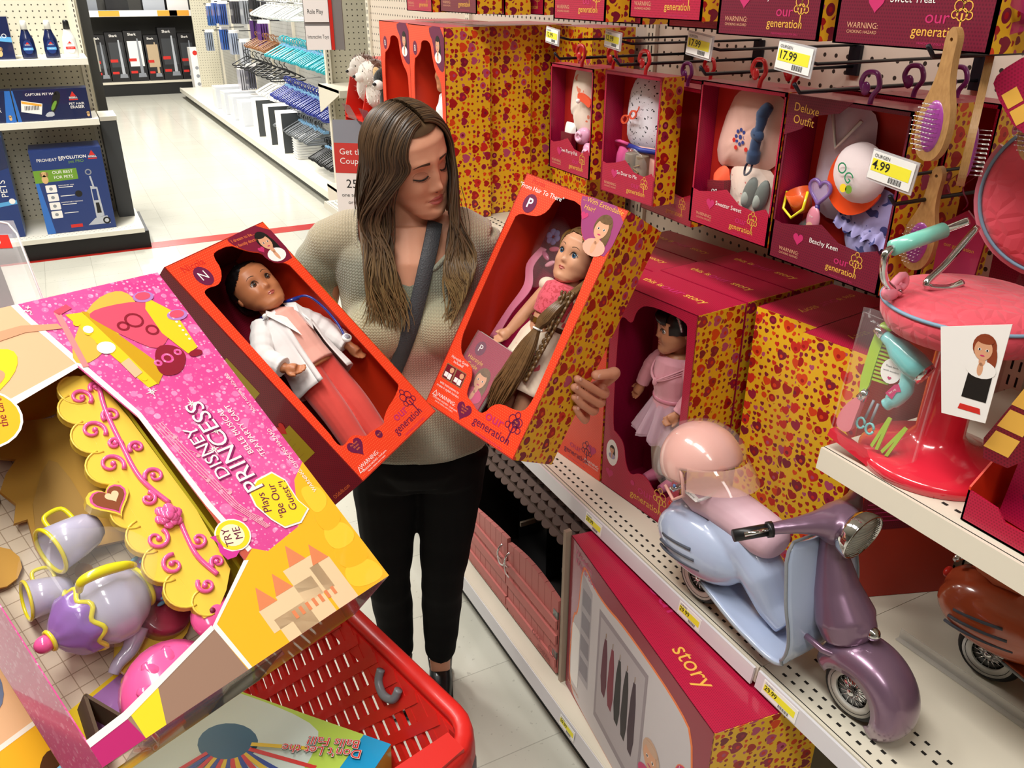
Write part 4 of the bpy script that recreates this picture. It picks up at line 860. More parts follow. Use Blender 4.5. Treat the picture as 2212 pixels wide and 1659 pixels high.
# music staves
for j in range(4):
    q=[(.272+.004*j,.36),(.282+.004*j,.28),(.296+.003*j,.2),(.318+.002*j,.15)]
    for a,b in zip(q,q[1:]): mb.flat([a,(a[0]+.0012,a[1]),(b[0]+.0012,b[1]),b],z1+.0006,mat('pale_pink_print','#F4A8B8',.3,coat=.5))
for (x,y) in ((.288,.33),(.30,.29),(.29,.25),(.305,.22),(.30,.175),(.32,.165)): mb.disc(x,y,.0035,z1+.0007,MC['pale_pink_print'],ry=.0025); mb.flat([(x+.003,y),(x+.004,y),(x-.006,y+.014),(x-.007,y+.014)],z1+.0007,MC['pale_pink_print'])
for (x,y,s) in ((.34,.37,.014),(.325,.29,.012),(.352,.175,.011),(.30,.41,.010),(.345,.315,.009)):
    for a in (0,45): 
        c_,s_=cos(R_(a)),sin(R_(a)); ss=s if a==0 else s*.5
        mb.flat([(x+ss*c_,y+ss*s_),(x-.0012*s_,y+.0012*c_),(x-ss*c_,y-ss*s_),(x+.0012*s_,y-.0012*c_)],z1+.0007,WLINE); mb.flat([(x-ss*s_,y+ss*c_),(x+.0012*c_,y+.0012*s_),(x+ss*s_,y-ss*c_),(x-.0012*c_,y-.0012*s_)],z1+.0007,WLINE)
mb.build('printed_panels',TB)
# cart picture on the pink panel
mb=MB(); CY=mat('cart_yellow_print','#F0C828',.25,coat=.5); CPK=mat('cart_pink_print','#D8506A',.25,coat=.5); CDR=mat('cart_dark_red_print','#8A1C30',.25,coat=.5); TUL=mat('tulle_print','#DDB24A',.3,coat=.4)
mb.flat(smoothpoly([(.225,.50),(.30,.585),(.36,.6),(.37,.56),(.33,.53),(.25,.48)],2),z1+.0004,TUL)
mb.flat([(.262,.575),(.285,.572),(.315,.42),(.300,.418)],z1+.0006,CY); mb.flat([(.285,.574),(.292,.57),(.34,.44),(.315,.418)],z1+.0007,mat('cart_gold_print','#C89A1A',.3,coat=.4))
mb.flat(smoothpoly([(.285,.572),(.37,.57),(.40,.545),(.388,.50),(.35,.47),(.325,.50),(.30,.54)],2),z1+.0008,CPK)
mb.flat([(.385,.57),(.41,.53),(.405,.458),(.385,.452),(.37,.50),(.372,.55)],z1+.0009,CY)
mb.flat(smoothpoly([(.325,.44),(.345,.48),(.37,.478),(.385,.455),(.36,.425),(.335,.425)],2),z1+.0010,CDR)
for (x,y,r,q) in ((.345,.535,.014,CDR),(.36,.51,.010,CDR),(.325,.53,.009,CDR),(.352,.455,.009,pk),(.335,.452,.006,pk),(.372,.46,.006,pk)): mb.ring(x,y,r,.0035,z1+.0012,q)
for (x,y) in ((.3815,.572),(.4105,.524)): mb.disc(x,y,.0165,z1+.0012,LILP,ry=.0105); mb.disc(x,y+.0015,.012,z1+.0014,CPK,ry=.0075)
mb.disc(.396,.449,.011,z1+.0012,CDR,ry=.006)
mb.flat([(.25,.585),(.272,.592),(.276,.583),(.254,.576)],z1+.0010,CPK); mb.flat([(.25,.583),(.258,.58),(.246,.48),(.238,.482)],z1+.0010,mat('handle_pink_print','#F08A8A',.3,coat=.4))
for i in range(7): mb.disc(.268+i*.0058,.555-i*.02,.0048,z1+.0011,CY); mb.disc(.402,.53-i*.009,.002,z1+.0013,WLINE)
mb.disc(.283,.502,.013,z1+.0013,WHITEP,ry=.011); mb.flat([(.287,.47),(.302,.475),(.306,.445),(.292,.44)],z1+.0012,PEACH); mb.disc(.277,.54,.007,z1+.0013,WHITEP)
# child's arms and yellow dress at the edge, printed
ARM=mat('arm_print','#DE9C78',.35,coat=.3)
mb.flat([(.0,.50),(.06,.545),(.13,.572),(.20,.575),(.245,.563),(.247,.553),(.2,.562),(.13,.555),(.06,.52),(.0,.47)],z1+.0008,ARM); mb.flat(smoothpoly([(.0,.44),(.05,.50),(.12,.55),(.18,.545),(.16,.50),(.08,.46),(.0,.425)],2),z1+.0006,YELP); mb.flat(smoothpoly([(.06,.455),(.10,.50),(.14,.52),(.15,.505),(.12,.485),(.085,.452)],2),z1+.0009,ARM)
mb.build('cart_picture',TB)
mb=MB(); zz=z1+.0016
for dx,m_,b_ in ((.0012,mat('logo_shadow','#8A1660',.4),.02),(0,WLINE,.0)):
    mb.text('DISNEY',.028,.3135+dx,.289-dx,zz+(0 if dx else .0004),m_,90,bold=b_); mb.text('PRINCESS',.039,.341+dx,.288-dx,zz+(0 if dx else .0004),m_,90,bold=b_)
mb.text('BELLE MUSICAL',.0125,.3695,.303,zz,WLINE,90); mb.text('TEA PARTY CART',.0125,.384,.299,zz,WLINE,90)
mb.text('WARNING: CHOKING HAZARD',.0085,.4165,.225,zz,WLINE,90); mb.text('ADULT ASSEMBLY REQUIRED',.006,.4165,.36,zz,WLINE,90); mb.text('3+',.014,.222,.598,zz,WLINE,60)
bd=[(.330,.207),(.350,.218),(.376,.219),(.386,.20),(.383,.165),(.388,.147),(.366,.135),(.342,.139),(.333,.158),(.326,.185)]
mb.flat([(.357+(a-.357)*1.07,.178+(b-.178)*1.07) for a,b in bd],zz-.0004,WLINE); mb.flat(bd,zz,YELP)
for i,s in enumerate(('Plays','"Be Our','Guest"!')): mb.text(s,.0165,.3385+i*.0185,.178+(.006 if i==0 else 0),zz+.0004,PURPLE,77)
mb.disc(.272,.163,.0245,zz,WLINE); mb.disc(.272,.163,.0225,zz+.0003,YELP); mb.disc(.271,.163,.0165,zz+.0005,mat('pale_cream_print','#FBEFC0',.3,coat=.4)); mb.text('TRY',.015,.264,.163,zz+.0008,PURPLE,75); mb.text('ME',.015,.279,.162,zz+.0008,PURPLE,75)
mb.prism([(.2478,.163),(.243,.15),(.246,.136),(.258,.134),(.268,.1395),(.257,.143),(.2505,.152),(.2525,.163),(.2555,.172),(.244,.175)],zz,zz+.0003,mat('magenta_print','#D23A98',.3,coat=.4))
mb.disc(.09,.452,.045,zz-.0002,YEL); mb.ring(.09,.452,.047,.003,zz,WLINE,24); mb.text('the cart',.014,.115,.452,zz+.0002,CDR,75)
mb.build('lettering',TB)
# inside: printed backing, scalloped yellow sides, pink scrolls
mb=MB(); bk=mat('tiled_room_print','#C9B49A',.4); t=NT(bk); uvo,u_,v_=t.uv(1/.02)
gr=t.m('MAXIMUM',t.m('GREATER_THAN',t.m('FRACT',u_),.94),t.m('GREATER_THAN',t.m('FRACT',v_),.94)); bands=t.m('GREATER_THAN',t.noise(uvo,9,1),.63)
t.col(t.mix(bands,t.mix(gr,lin('#D8C8B0'),lin('#A8937A')),lin('#B8803C')))
mb.box((.004,.01,-.1335),(.30,.50,-.131),bk); mb.flat([(.03,.03),(.14,.05),(.15,.12),(.03,.10)],-.1305,YELP); mb.flat([(.05,.055),(.11,.065),(.12,.11),(.06,.10)],-.1302,LILP); mb.build('backing_card',TB)
mb=MB(); sc_=[(.2585,.478),(.235,.482),(.212,.47),(.205,.42),(.20,.36),(.19,.30),(.188,.24),(.188,.18),(.19,.13),(.1847,.10),(.186,.085),(.22,.095),(.262,.14)]
mb.prism(smoothpoly(sc_,1),-.030,-.018,PLY)
for i,(x,y,r) in enumerate(((.222,.462,.024),(.208,.432,.025),(.203,.385,.027),(.196,.335,.027),(.186,.262,.024),(.186,.222,.025),(.184,.178,.026),(.188,.135,.026),(.200,.105,.018))):
    q=[(x+r*cos(a*.2618),y+r*sin(a*.2618)) for a in range(24)]; mb.prism(q,-.0300-.0001*i,-.0180-.00005*(i+1),PLY); mb.tube([(px_,py_,-.0182) for px_,py_ in q if px_<x+.1*r],.0016,PLY,6)
mb.build('scalloped_side',TB)
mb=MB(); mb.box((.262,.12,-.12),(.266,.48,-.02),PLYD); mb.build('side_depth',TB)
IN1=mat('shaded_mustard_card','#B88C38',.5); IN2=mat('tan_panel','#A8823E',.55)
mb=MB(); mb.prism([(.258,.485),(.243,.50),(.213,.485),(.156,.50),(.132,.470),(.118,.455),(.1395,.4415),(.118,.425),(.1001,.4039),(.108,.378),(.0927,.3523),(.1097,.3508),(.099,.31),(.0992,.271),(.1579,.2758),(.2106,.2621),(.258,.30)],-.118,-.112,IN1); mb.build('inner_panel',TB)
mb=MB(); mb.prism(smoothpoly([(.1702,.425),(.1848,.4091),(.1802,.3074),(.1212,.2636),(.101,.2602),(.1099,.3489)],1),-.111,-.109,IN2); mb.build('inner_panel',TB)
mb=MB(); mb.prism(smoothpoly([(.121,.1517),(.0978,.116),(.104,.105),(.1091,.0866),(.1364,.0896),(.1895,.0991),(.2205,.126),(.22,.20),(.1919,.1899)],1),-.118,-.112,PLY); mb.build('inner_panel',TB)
mb=MB(); mb.lathe([(0,-.112),(.034,-.112),(.034,-.09),(.028,-.086),(0,-.086)],mat('dark_rose_plastic','#8E2A3E',.3,coat=.5),28,c=(.182,.142,0)); mb.build('rose_base',TB)
def scroll(mb,x,y,s,a,flip,m,z,r=.0032):
    pts=[]
    for i in range(22):
        th=i/21*2*pi*1.15; rr=s*(1-i/26); pts.append((x+cos(R_(a))*0+rr*cos(R_(a)+flip*th),y+rr*sin(R_(a)+flip*th),z))
    mb.tube(pts,[r*(1.0-.45*i/21) for i in range(22)],m,8,flatdir=(0,0,1)); mb.ell(pts[-1],r*1.3,m,8,6)
mb=MB()
mb.tube(catmull([(.255,.47,-.016),(.238,.42,-.016),(.228,.36,-.016),(.222,.30,-.016),(.235,.25,-.016)],6),[.0035]*25,PLK,8,flatdir=(0,0,1))
mb.tube(catmull([(.236,.235,-.016),(.228,.20,-.016),(.224,.165,-.016),(.232,.13,-.016)],6),.0035,PLK,8,flatdir=(0,0,1))
for (x,y,s,a,f) in ((.218,.447,.015,-60,1),(.206,.392,.017,-50,1),(.240,.405,.013,200,-1),(.200,.335,.017,-50,1),(.220,.362,.010,-30,1),(.243,.345,.011,200,-1),(.240,.295,.014,180,-1),(.214,.268,.011,60,-1),(.193,.212,.016,30,-1),(.192,.170,.015,60,1),(.238,.185,.013,160,1),(.212,.125,.012,120,1),(.242,.145,.010,200,-1),(.246,.455,.010,200,-1)): scroll(mb,x,y,s,a,f,PLK,-.016)
mb.build('pink_scrolls',TB)
mb=MB()
for i in range(5):
    for j in range(6-i if i<5 else 1):
        a=j*2*pi/(6-i)+i; mb.ell((.222+.0125*(1-i/5)*cos(a),.2325+.0125*(1-i/5)*sin(a),-.012+i*.0018),(.0072,.0072,.0035),PLK,10,6)
mb.build('rose_ornament',TB)
mb=MB(); z=-.0165
mb.prism([(.172+.024*1.15*(16*sin(a)**3/16),.288+.024*1.15*((13*cos(a)-5*cos(2*a)-2*cos(3*a)-cos(4*a))/16)) for a in [2*pi*i/24 for i in range(24)]],-.03,-.013,PLY)
mb.heart(.172,.288,.0235,-.0125,PLK); mb.heart(.172,.288,.0205,-.0120,mat('brown_stage_print','#8A4A2E',.3)); mb.heart(.176,.29,.009,-.0117,CASTLE); mb.build('heart_plaque',TB)
mb=MB(); mb.ell((.205,.088,-.035),(.030,.030,.018),PLK,20,12); mb.ell((.200,.092,-.017),(.004,.004,.002),mat('dark_pink_hole','#7A1838',.5),8,6)
mb.build('pink_wheel',TB)
mb=MB(); mb.lathe([(0,-.09),(.052,-.088),(.064,-.07),(.062,-.05),(.045,-.03),(0,-.026)],PLK,28,c=(.125,.038,0))
for i in range(10): a=i*.7; mb.ell((.125+.035*cos(a),.038+.035*sin(a),-.034),(.016,.010,.006),PLK,10,6,Matrix.Rotation(a,3,'Z'))
mb.v=[p if p.y>.0035 else Vector((p.x,.0035,p.z)) for p in mb.v]; mb.build('pink_wheel',TB)
for (x,y,r) in ((.03,.36,.035),(.05,.31,.03),(.07,.41,.03)):
    mb=MB(); mb.prism([(x+r*cos(a*.5236),y+r*sin(a*.5236)) for a in range(12)],-.126,-.122,mat('tan_scallop','#C8963A',.5)); mb.build('inner_scallop',TB)
# generic plastic tea set in its blister
LAV=mat('lavender_plastic','#B9B4CC',.22,coat=.7); LAVD=mat('purple_plastic','#8A5CB0',.25,coat=.6); YTR=mat('yellow_trim_plastic','#E8DC22',.25,coat=.6); SHG=mat('shell_grey_inside','#9CA6B4',.3)
def teaM(x,y,z,ang): return TM@Matrix.Translation((x,y,z))@Matrix.Rotation(R_(ang),4,'Z')@Matrix.Rotation(pi/2,4,'Y')
TPM = TM@Matrix.Translation((.125,.185,-.068))@frame((0,1,.0),(0,0,1),(1,0,0),(0,0,0))@Matrix.Rotation(R_(0),4,'Z')
# pot axis: knob points to -x (box left), foot to +x. local pot frame: z up (knob) = box -x
POT=TM@Matrix.Translation((.118,.178,-.068))@frame((0,0,1),(sin(R_(-4)),cos(R_(-4)),0),(-cos(R_(-4)),sin(R_(-4)),0),(0,0,0))
TP = thing('toy_teapot','lavender toy teapot with yellow handle and purple lid packed inside the pink box','toy teapot',POT)
mb=MB(); pf=[(0,-.045),(.022,-.045),(.03,-.04),(.043,-.022),(.048,0),(.044,.022),(.034,.036),(.03,.04),(0,.04)]
mb.lathe([(a,b) for a,b in [(0,-.045)]+[(lerp([(-.045,.026),(-.03,.040),(-.008,.050),(.012,.048),(.03,.038),(.042,.030)],-.045+i*.0058),-.045+i*.0058) for i in range(16)]+[(0,.042)]],LAV,36); mb.build('body',TP)
mb=MB(); mb.lathe([(0,-.045),(.026,-.045),(.024,-.052),(.036,-.063),(.037,-.066),(0,-.066)],LILP,30); mb.tube([(.037*cos(a*.2094),.037*sin(a*.2094),-.066) for a in range(30)],.0035,YTR,8,closed=True)
for i in range(10): a=i*.628; mb.ell((.034*cos(a),.034*sin(a),-.058),(.003,.003,.007),mat('blue_petal','#6AA0B8',.4),8,6)
mb.tube([(.027*cos(a*.2094),.027*sin(a*.2094),-.046) for a in range(30)],.003,YTR,8,closed=True); mb.build('foot',TP)
mb=MB(); N_=48
def lidp(u,v):
    a=2*pi*u; r=lerp([(0,.041),(.35,.040),(.7,.026),(1,.006)],v)*(1+.07*cos(8*a)*(1-v)); return (r*cos(a),r*sin(a),.034+.042*v-.004*cos(8*a)*(1-v))
mb.grid(lidp,N_,10,LAVD,closed_u=True); mb.tube([lidp(i/64,0) for i in range(64)],.0032,YTR,8,closed=True); mb.build('lid',TP)
mb=MB(); mb.ell((0,0,.083),(.011,.011,.012),PLK,18,12); mb.tube([(.012*cos(a*.5236),.012*sin(a*.5236),.076) for a in range(12)],.0028,YTR,8,closed=True); mb.build('knob',TP)
mb=MB(); mb.tube(catmull([(.043,.022,.032),(.060,.026,.028),(.066,.022,.005),(.062,.016,-.02),(.048,.014,-.036)],8),[.004+.003*sin(pi*i/32) for i in range(33)],YTR,10); mb.build('handle',TP)
mb=MB(); mb.tube(catmull([(-.02,-.04,-.02),(-.03,-.056,.0),(-.034,-.062,.02),(-.04,-.068,.03)],6),[.013,.0128,.0125,.012,.0115,.011,.0105,.010,.0095,.009,.0088,.0085,.0082,.008,.0078,.0075,.0073,.007,.007],LAV,12); mb.build('spout',TP)
def cup(label,x,y,z,ang,s=1):
    r=thing('toy_cup',label,'toy cup',TM@Matrix.Translation((x,y,z))@Matrix.Rotation(R_(ang),4,'Z')@frame((0,0,1),(0,1,0),(-1,0,0),(0,0,0))@Matrix.Scale(s,4))
    mb=MB(); mb.lathe([(0,-.03),(.016,-.03),(.022,-.02),(.026,0),(.029,.03),(.0275,.03),(.024,0),(.019,-.02),(0,-.024)],LAV,28); mb.build('body',r)
    mb=MB(); mb.tube([(.029*cos(a*.2244),.029*sin(a*.2244),.031) for a in range(28)],.0026,YTR,8,closed=True); mb.build('rim',r)
    mb=MB(); mb.tube(catmull([(0,.025,.015),(0,.042,.012),(0,.042,-.01),(0,.022,-.014)],5),.003,YTR,8); mb.build('handle',r)
cup('larger lavender toy cup with yellow rim packed beside the teapot, its mouth facing left',.125,.276,-.055,6,1.05); cup('smaller lavender toy cup with yellow rim tucked between teapot and larger cup',.078,.236,-.096,-12,.85)
BL=mat('blister_plastic','#FFFFFF',.05,alpha=.07,coat=1)
mb=MB()
def bl(u,v):
    a=2*pi*u; x=.112+(.082+.01*cos(3*a))*cos(a)*v**.7; y=.205+(.088+.008*sin(4*a))*sin(a)*v**.7; return (x,y,-.010-.05*v**6)
mb.grid(bl,48,8,BL,closed_u=True); mb.build('blister',TB)
# corrugated insert
CI=thing('cardboard_insert','folded corrugated cardboard insert in the open corner of the pink play set box','cardboard',TM@TR(.03,.035,-.13))
mb=MB(); KR=mat('kraft_cardboard','#5A4A38',.85); mb.prism([(0,0),(.004,0),(.018,.062),(.014,.062)],0,.05,KR); mb.prism([(.014,.062),(.018,.062),(.04,.012),(.036,.012)],0,.05,KR)
for i in range(9): mb.box((.0155,.058,.002+i*.0052),(.0185,.0635,.0045+i*.0052),CARD)
mb.build('folded_board',CI)
# ---------------- game box ----------------
GM=frame((.6581,-.7528,-.0141),(.7513,.6577,-.054),(.0499,.025,.9984),(.247,.846,.858))
GB=thing('game_box','blue and green stick game box in the cart under the pink box','box',GM)
gw,gh=.40,.27
GBL=mat('sky_blue_card','#1E9AD0',.2,coat=.7); GLM=mat('lime_card','#B8D85A',.2,coat=.6); GWH=mat('pale_sky_card','#CFE0D8',.2,coat=.6); GTE=mat('teal_dark_card','#1E5A78',.3,coat=.5)
mb=MB(); mb.box((-gw,-gh,-.07),(0,0,-.001),GLM); mb.build('carton',GB)
mb=MB(); mb.prism([(-gw,-gh),(0,-gh),(0,0),(-gw,0)],-.001,0,GBL); mb.build('front_panel',GB)
mb=MB(); mb.flat([(-.26,-gh),(-.045,-gh),(-.045,0),(-.26,0)],.0002,GLM); mb.flat(smoothpoly([(-.36,-.27),(-.10,-.27),(-.085,-.18),(-.09,-.05),(-.12,-.004),(-.36,-.004)],2),.0004,GWH)
mb.disc(-.215,-.09,.045,.0006,GTE,ry=.035)
st=[REDP,mat('blue_stick_print','#2A4A9A',.3,coat=.4),mat('yellow_stick_print','#E2C23A',.3,coat=.4)]
for i,(a,L) in enumerate(((5,.105),(-8,.13),(-14,.12),(-22,.11),(-30,.15),(-38,.14),(-46,.16),(-55,.15),(-62,.17),(-70,.16),(-78,.17),(-86,.16),(-95,.17),(-104,.16),(18,.09),(-112,.15))):
    c_,s_=cos(R_(a)),sin(R_(a)); x0,y0=-.215+.035*c_,-.09+.03*s_; x1,y1=x0+L*c_,y0+L*s_; w_=.0032
    mb.flat([(x0-w_*s_,y0+w_*c_),(x0+w_*s_,y0-w_*c_),(x1+w_*s_,y1-w_*c_),(x1-w_*s_,y1+w_*c_)],.0008+i*.00015,st[i%3])
mb.build('printed_art',GB)
mb=MB()
for dz,m_,b_ in ((0,BLKP,.05),(.0003,WHITEP,.03),(.0006,REDP,.0)):
    mb.text("Don't Let the",.021,-.083,-.052,.0035+dz,m_,197,bold=b_); mb.text('Balls Fall!',.021,-.076,-.032,.0035+dz,m_,197,bold=b_); mb.text('KerPlunk!',.05,-.155,-.155,.0035+dz,m_,193,bold=b_)
mb.build('lettering',GB)
mb=MB(); mb.M=Matrix.Translation((0.0003,-.06,-.036))@frame((0,1,0),(0,0,1),(1,0,0),(0,0,0)); mb.flat(rrect(-.05,-.022,.03,.022,.02),0,mat('purple_pill_print','#2E2450',.3,coat=.4)); mb.build('side_print',GB)
# ---------------- second play set box under the pink one ----------------
SM=TM@TR(-.016,-.02,-.33)
SB=thing('play_set_box','second yellow and pink play set box lying deeper in the cart at lower left','box',SM)
mb=MB(); mb.box((0,0,-.08),(.28,.56,0),PEACH); mb.build('carton',SB)
mb=MB(); mb.flat([(0,.0),(.28,.0),(.28,.20),(.0,.17)],.0006,YEL); mb.flat([(0,.165),(.28,.20),(.28,.207),(0,.172)],.0009,WLINE); mb.flat(smoothpoly([(.02,.05),(.06,.03),(.09,.10),(.06,.14),(.03,.11)],2),.0009,mat('brown_swirl_print','#4A2414',.3,coat=.5)); mb.flat(smoothpoly([(.06,.0),(.13,.0),(.12,.06),(.08,.05)],2),.0012,TUL); mb.flat([(.10,.0),(.16,-.0),(.15,.05),(.11,.03)],.0015,mat('green_book_print','#7AB04A',.3,coat=.4))
mb.flat(smoothpoly([(.0,.21),(.05,.22),(.06,.30),(.0,.33)],2),.0009,mat('blue_grey_print','#6A7AA0',.3,coat=.4)); mb.flat(smoothpoly([(.0,.24),(.03,.25),(.03,.29),(.0,.30)],2),.0012,MC['brown_swirl_print']); mb.build('printed_art',SB)
mb=MB(); mb.box((-.016,0,-.08),(-.002,.56,.002),mat('silver_card_edge','#B0ACA4',.25,metal=.6)); mb.build('silver_edge',SB)
# ---------------- clear package at the left edge ----------------
PM=TM@TR(.274,.622,-.06)@Matrix.Rotation(R_(-12),4,'Z')
PK=thing('clear_package','clear plastic package with brown insert and red round logo sticker at the left edge','package',PM)
CLR=mat('clear_package_plastic','#F4F2F0',.06,alpha=.22,coat=1)
mb=MB(); mb.box((-.20,.0,-.03),(0,.20,.0),CLR); mb.tube([(-.003,.0,.001),(-.003,.17,.001),(-.010,.192,.001),(-.03,.2,.001),(-.2,.21,.001)],.0016,WHP,8); mb.build('shell',PK)
mb=MB(); mb.box((-.19,.0,-.025),(-.040,.125,-.006),mat('dark_brown_insert','#3A2A26',.5)); mb.build('insert',PK)
mb=MB(); mb.box((-.07,.140,.0005),(-.016,.168,.001),REDPL); mb.ring(-.040,.154,.010,.003,.0016,WHITEP,20); mb.disc(-.040,.154,.0038,.0016,WHITEP); mb.build('sticker',PK)
# ================= heads =================
from mathutils.bvhtree import BVHTree
class Head:
    """face looks to -Y, z up, unit: adult head 0.225 tall; doll=True gives the round vinyl doll face"""
    W =[(-.112,.0),(-.108,.018),(-.10,.032),(-.085,.045),(-.06,.0565),(-.03,.064),(0,.069),(.03,.0735),(.06,.0735),(.085,.062),(.102,.042),(.112,.018),(.115,0)]
    YF=[(-.112,-.060),(-.108,-.076),(-.10,-.082),(-.085,-.084),(-.06,-.083),(-.03,-.085),(0,-.087),(.03,-.0905),(.06,-.086),(.085,-.068),(.102,-.044),(.112,-.018),(.115,0)]
    YB=[(-.112,-.056),(-.10,-.028),(-.085,.0),(-.06,.035),(-.03,.062),(0,.080),(.03,.090),(.06,.088),(.085,.070),(.102,.046),(.112,.02),(.115,.0)]
    DW=[(-.112,.0),(-.108,.020),(-.10,.036),(-.085,.053),(-.06,.068),(-.03,.077),(0,.081),(.03,.082),(.06,.078),(.085,.064),(.102,.043),(.112,.018),(.115,0)]
    FE=[(0,.0,.009,.009,.030),(0,-.014,.006,.008,.018),(0,-.030,.0155,.0095,.0105),(.011,-.036,.006,.006,.006),(-.011,-.036,.006,.006,.006),(.031,.005,-.0095,.017,.012),(-.031,.005,-.0095,.017,.012),
        (.031,.001,.0062,.0125,.0085),(-.031,.001,.0062,.0125,.0085),(.030,.027,.0035,.020,.008),(-.030,.027,.0035,.020,.008),(.040,-.028,.005,.018,.018),(-.040,-.028,.005,.018,.018),
        (0,-.056,.0060,.017,.0050),(0,-.0665,.0068,.015,.0060),(0,-.0608,-.0042,.019,.0018),(0,-.078,-.0035,.016,.0055),(0,-.092,.006,.016,.012),(0,-.046,.002,.008,.006),(.025,-.0605,-.002,.004,.004),(-.025,-.0605,-.002,.004,.004)]
    DE=[(0,.0,.006,.009,.028),(0,-.024,.012,.0085,.009),(.008,-.028,.004,.006,.005),(-.008,-.028,.004,.006,.005),(.033,.006,-.008,.016,.012),(-.033,.006,-.008,.016,.012),
        (.045,-.032,.007,.022,.020),(-.045,-.032,.007,.022,.020),(0,-.050,.0050,.014,.0045),(0,-.059,.0055,.012,.005),(0,-.0545,-.003,.015,.0016),(0,-.088,.006,.018,.013)]
    def __init__(s, doll=False): s.doll=doll; s.w=s.DW if doll else s.W; s.fe=s.DE if doll else s.FE
    def disp(s,x,z):
        d=0
        for (a,b,A,sx,sz) in s.fe:
            q=((x-a)/sx)**2+((z-b)/sz)**2
            if q<9: d+=A*exp(-q)
        return d
    def F(s,x,z):      # front surface y
        w_=max(lerp(s.w,z),1e-4); q=min(abs(x)/w_,.999); yf=lerp(s.YF,z); yb=lerp(s.YB,z); mid=(yf+yb)/2-.005
        e=2.35; return mid-(mid-yf)*(1-q**e)**(1/e)-s.disp(x,z)
    def mesh(s, mb, m, nl=120, nz=96, M=None):
        def f(u,v):
            a=2*pi*u; zz=-.112+.227*(.5-.5*cos(pi*v)); w_=lerp(s.w,zz); yf=lerp(s.YF,zz); yb=lerp(s.YB,zz); mid=(yf+yb)/2-.005
            e=2.35; ca,sa=cos(a),sin(a)
            x=w_*(abs(sa)**(2/e))*(1 if sa>0 else -1)
            if ca>0: y=mid-(mid-yf)*(abs(ca)**(2/e))-s.disp(x,zz)*min(1,ca*1.8)
            else: y=mid+(yb-mid)*(abs(ca)**(2/e))
            p=Vector((x,y,zz)); return M@p if M is not None else p
        return mb.grid(f,nl,nz,m,closed_u=True)
    def patch(s, mb, m, xs, lo, hi, n=14, k=5, off=.0006, M=None):
        def f(u,v):
            x=xs[0]+(xs[1]-xs[0])*u; z=lo(u)+(hi(u)-lo(u))*v; e=off*(1 if 0<v<1 and 0<u<1 else .2); p=Vector((x,s.F(x,z)-e,z)); return M@p if M is not None else p
        return mb.grid(f,n,k,m)
    def curve(s, mb, m, pts, r, off=.0008, M=None, n=6):
        q=[Vector((x,s.F(x,z)-off,z)) for x,z in pts]; q=catmull(q,4)
        if M is not None: q=[M@p for p in q]
        rr=r if not isinstance(r,tuple) else [r[0]+(r[1]-r[0])*abs(2*i/(len(q)-1)-1) for i in range(len(q))]
        return mb.tube(q,rr,m,n)
LIPU=lambda u: -.0608+.0095*(sin(pi*u)**.7)*(1-.16*exp(-((u-.5)/.08)**2))
LIPL=lambda u: -.0608-.0105*(sin(pi*u)**.8)
LIPM=lambda u: -.0608-.0008*cos(2*pi*u)
# ================= the woman =================
WM = frame((.929,-.370,0),(.370,.929,0),(0,0,1),(.636,1.716,0)); WI = WM.inverted()
HM = frame((.2946,-.9483,-.1179),(.4842,.0417,.874),(-.8239,-.3146,.4715),(.5817,1.5163,1.0332))   # held box, right
DM = frame((.7969,.599,.0778),(-.4743,.5408,.6947),(.3741,-.5905,.7151),(.3665,1.2963,1.0165))      # held box, left
def norm_frame(M):
    x=M.col[0].to_3d().normalized(); z=M.col[2].to_3d(); z=(z-x*z.dot(x)).normalized(); y=z.cross(x); return frame(x,y,z,M.translation)
HM=norm_frame(HM); DM=norm_frame(DM)
W = thing('person','woman with long brown hair in a knit sweater and black pants holding two doll boxes','person',WM)
SK=mat('skin','#D69A78',.48,spec=.35,sub=.12); t=NT(SK); nz=t.noise(t.obj(),38,3); t.col(t.mix(t.m('MULTIPLY',nz,.5),lin('#DBA183'),lin('#C98468')))
# head frame, from the line of sight
hc=Vector((.005,-.030,1.512)); hw=WM@hc
tt=(Vector((0,0,1.85))-hw).normalized(); rr_=Vector((-tt.y,tt.x,0)).normalized()
if rr_.dot(RT)<0: rr_=-rr_
uu=tt.cross(rr_); uu=uu if uu.z>0 else -uu
base=frame(rr_,-tt,uu,(0,0,0))            # head x -> image right, -Y (face) -> camera
HF=Matrix.Translation(hw)@base@Matrix.Rotation(R_(-6),4,'Y')@Matrix.Rotation(R_(25),4,'X')@Matrix.Rotation(R_(38),4,'Z')
HL=WI@HF                                   # head frame in body space
hd=Head(False)
def H2B(p): return HL@Vector(p)
sk=MB()
# neck, chest, shoulders, arms, legs: overlapping tapered solids melted into one skin
neck0=H2B((0,.02,-.045)); sk.tube([H2B((0,.025,.0)),neck0,Vector((.0,.0,1.40)),Vector((0,.01,1.33))],[.05,.05,.052,.075],SK,20)
sk.tube([(0,.01,1.37),(0,.0,1.30),(0,-.01,1.18),(0,.0,1.06),(0,.01,.95),(0,.01,.80)],[.08,.11,.115,.105,.115,.12],SK,24)
for s in (-1,1): sk.tube([(0,.01,1.345),(s*.10,.01,1.345),(s*.165,.01,1.325)],[.055,.05,.045],SK,16)
elR=Vector((-.245,.03,1.06)); wrR=WI@(DM@Vector((.05,.15,-.20))); hR=WI@(DM@Vector((.10,.14,-.175)))
elL=Vector((.245,.06,1.08)); wrL=WI@(HM@Vector((.185,.10,-.235))); hLc=WI@(HM@Vector((.225,.165,-.212)))
sk.tube([(-.175,.01,1.325),elR.lerp(Vector((-.175,.01,1.325)),.5),elR],[.046,.042,.036],SK,14); sk.tube([elR,elR.lerp(wrR,.5),wrR],[.036,.032,.024],SK,14)
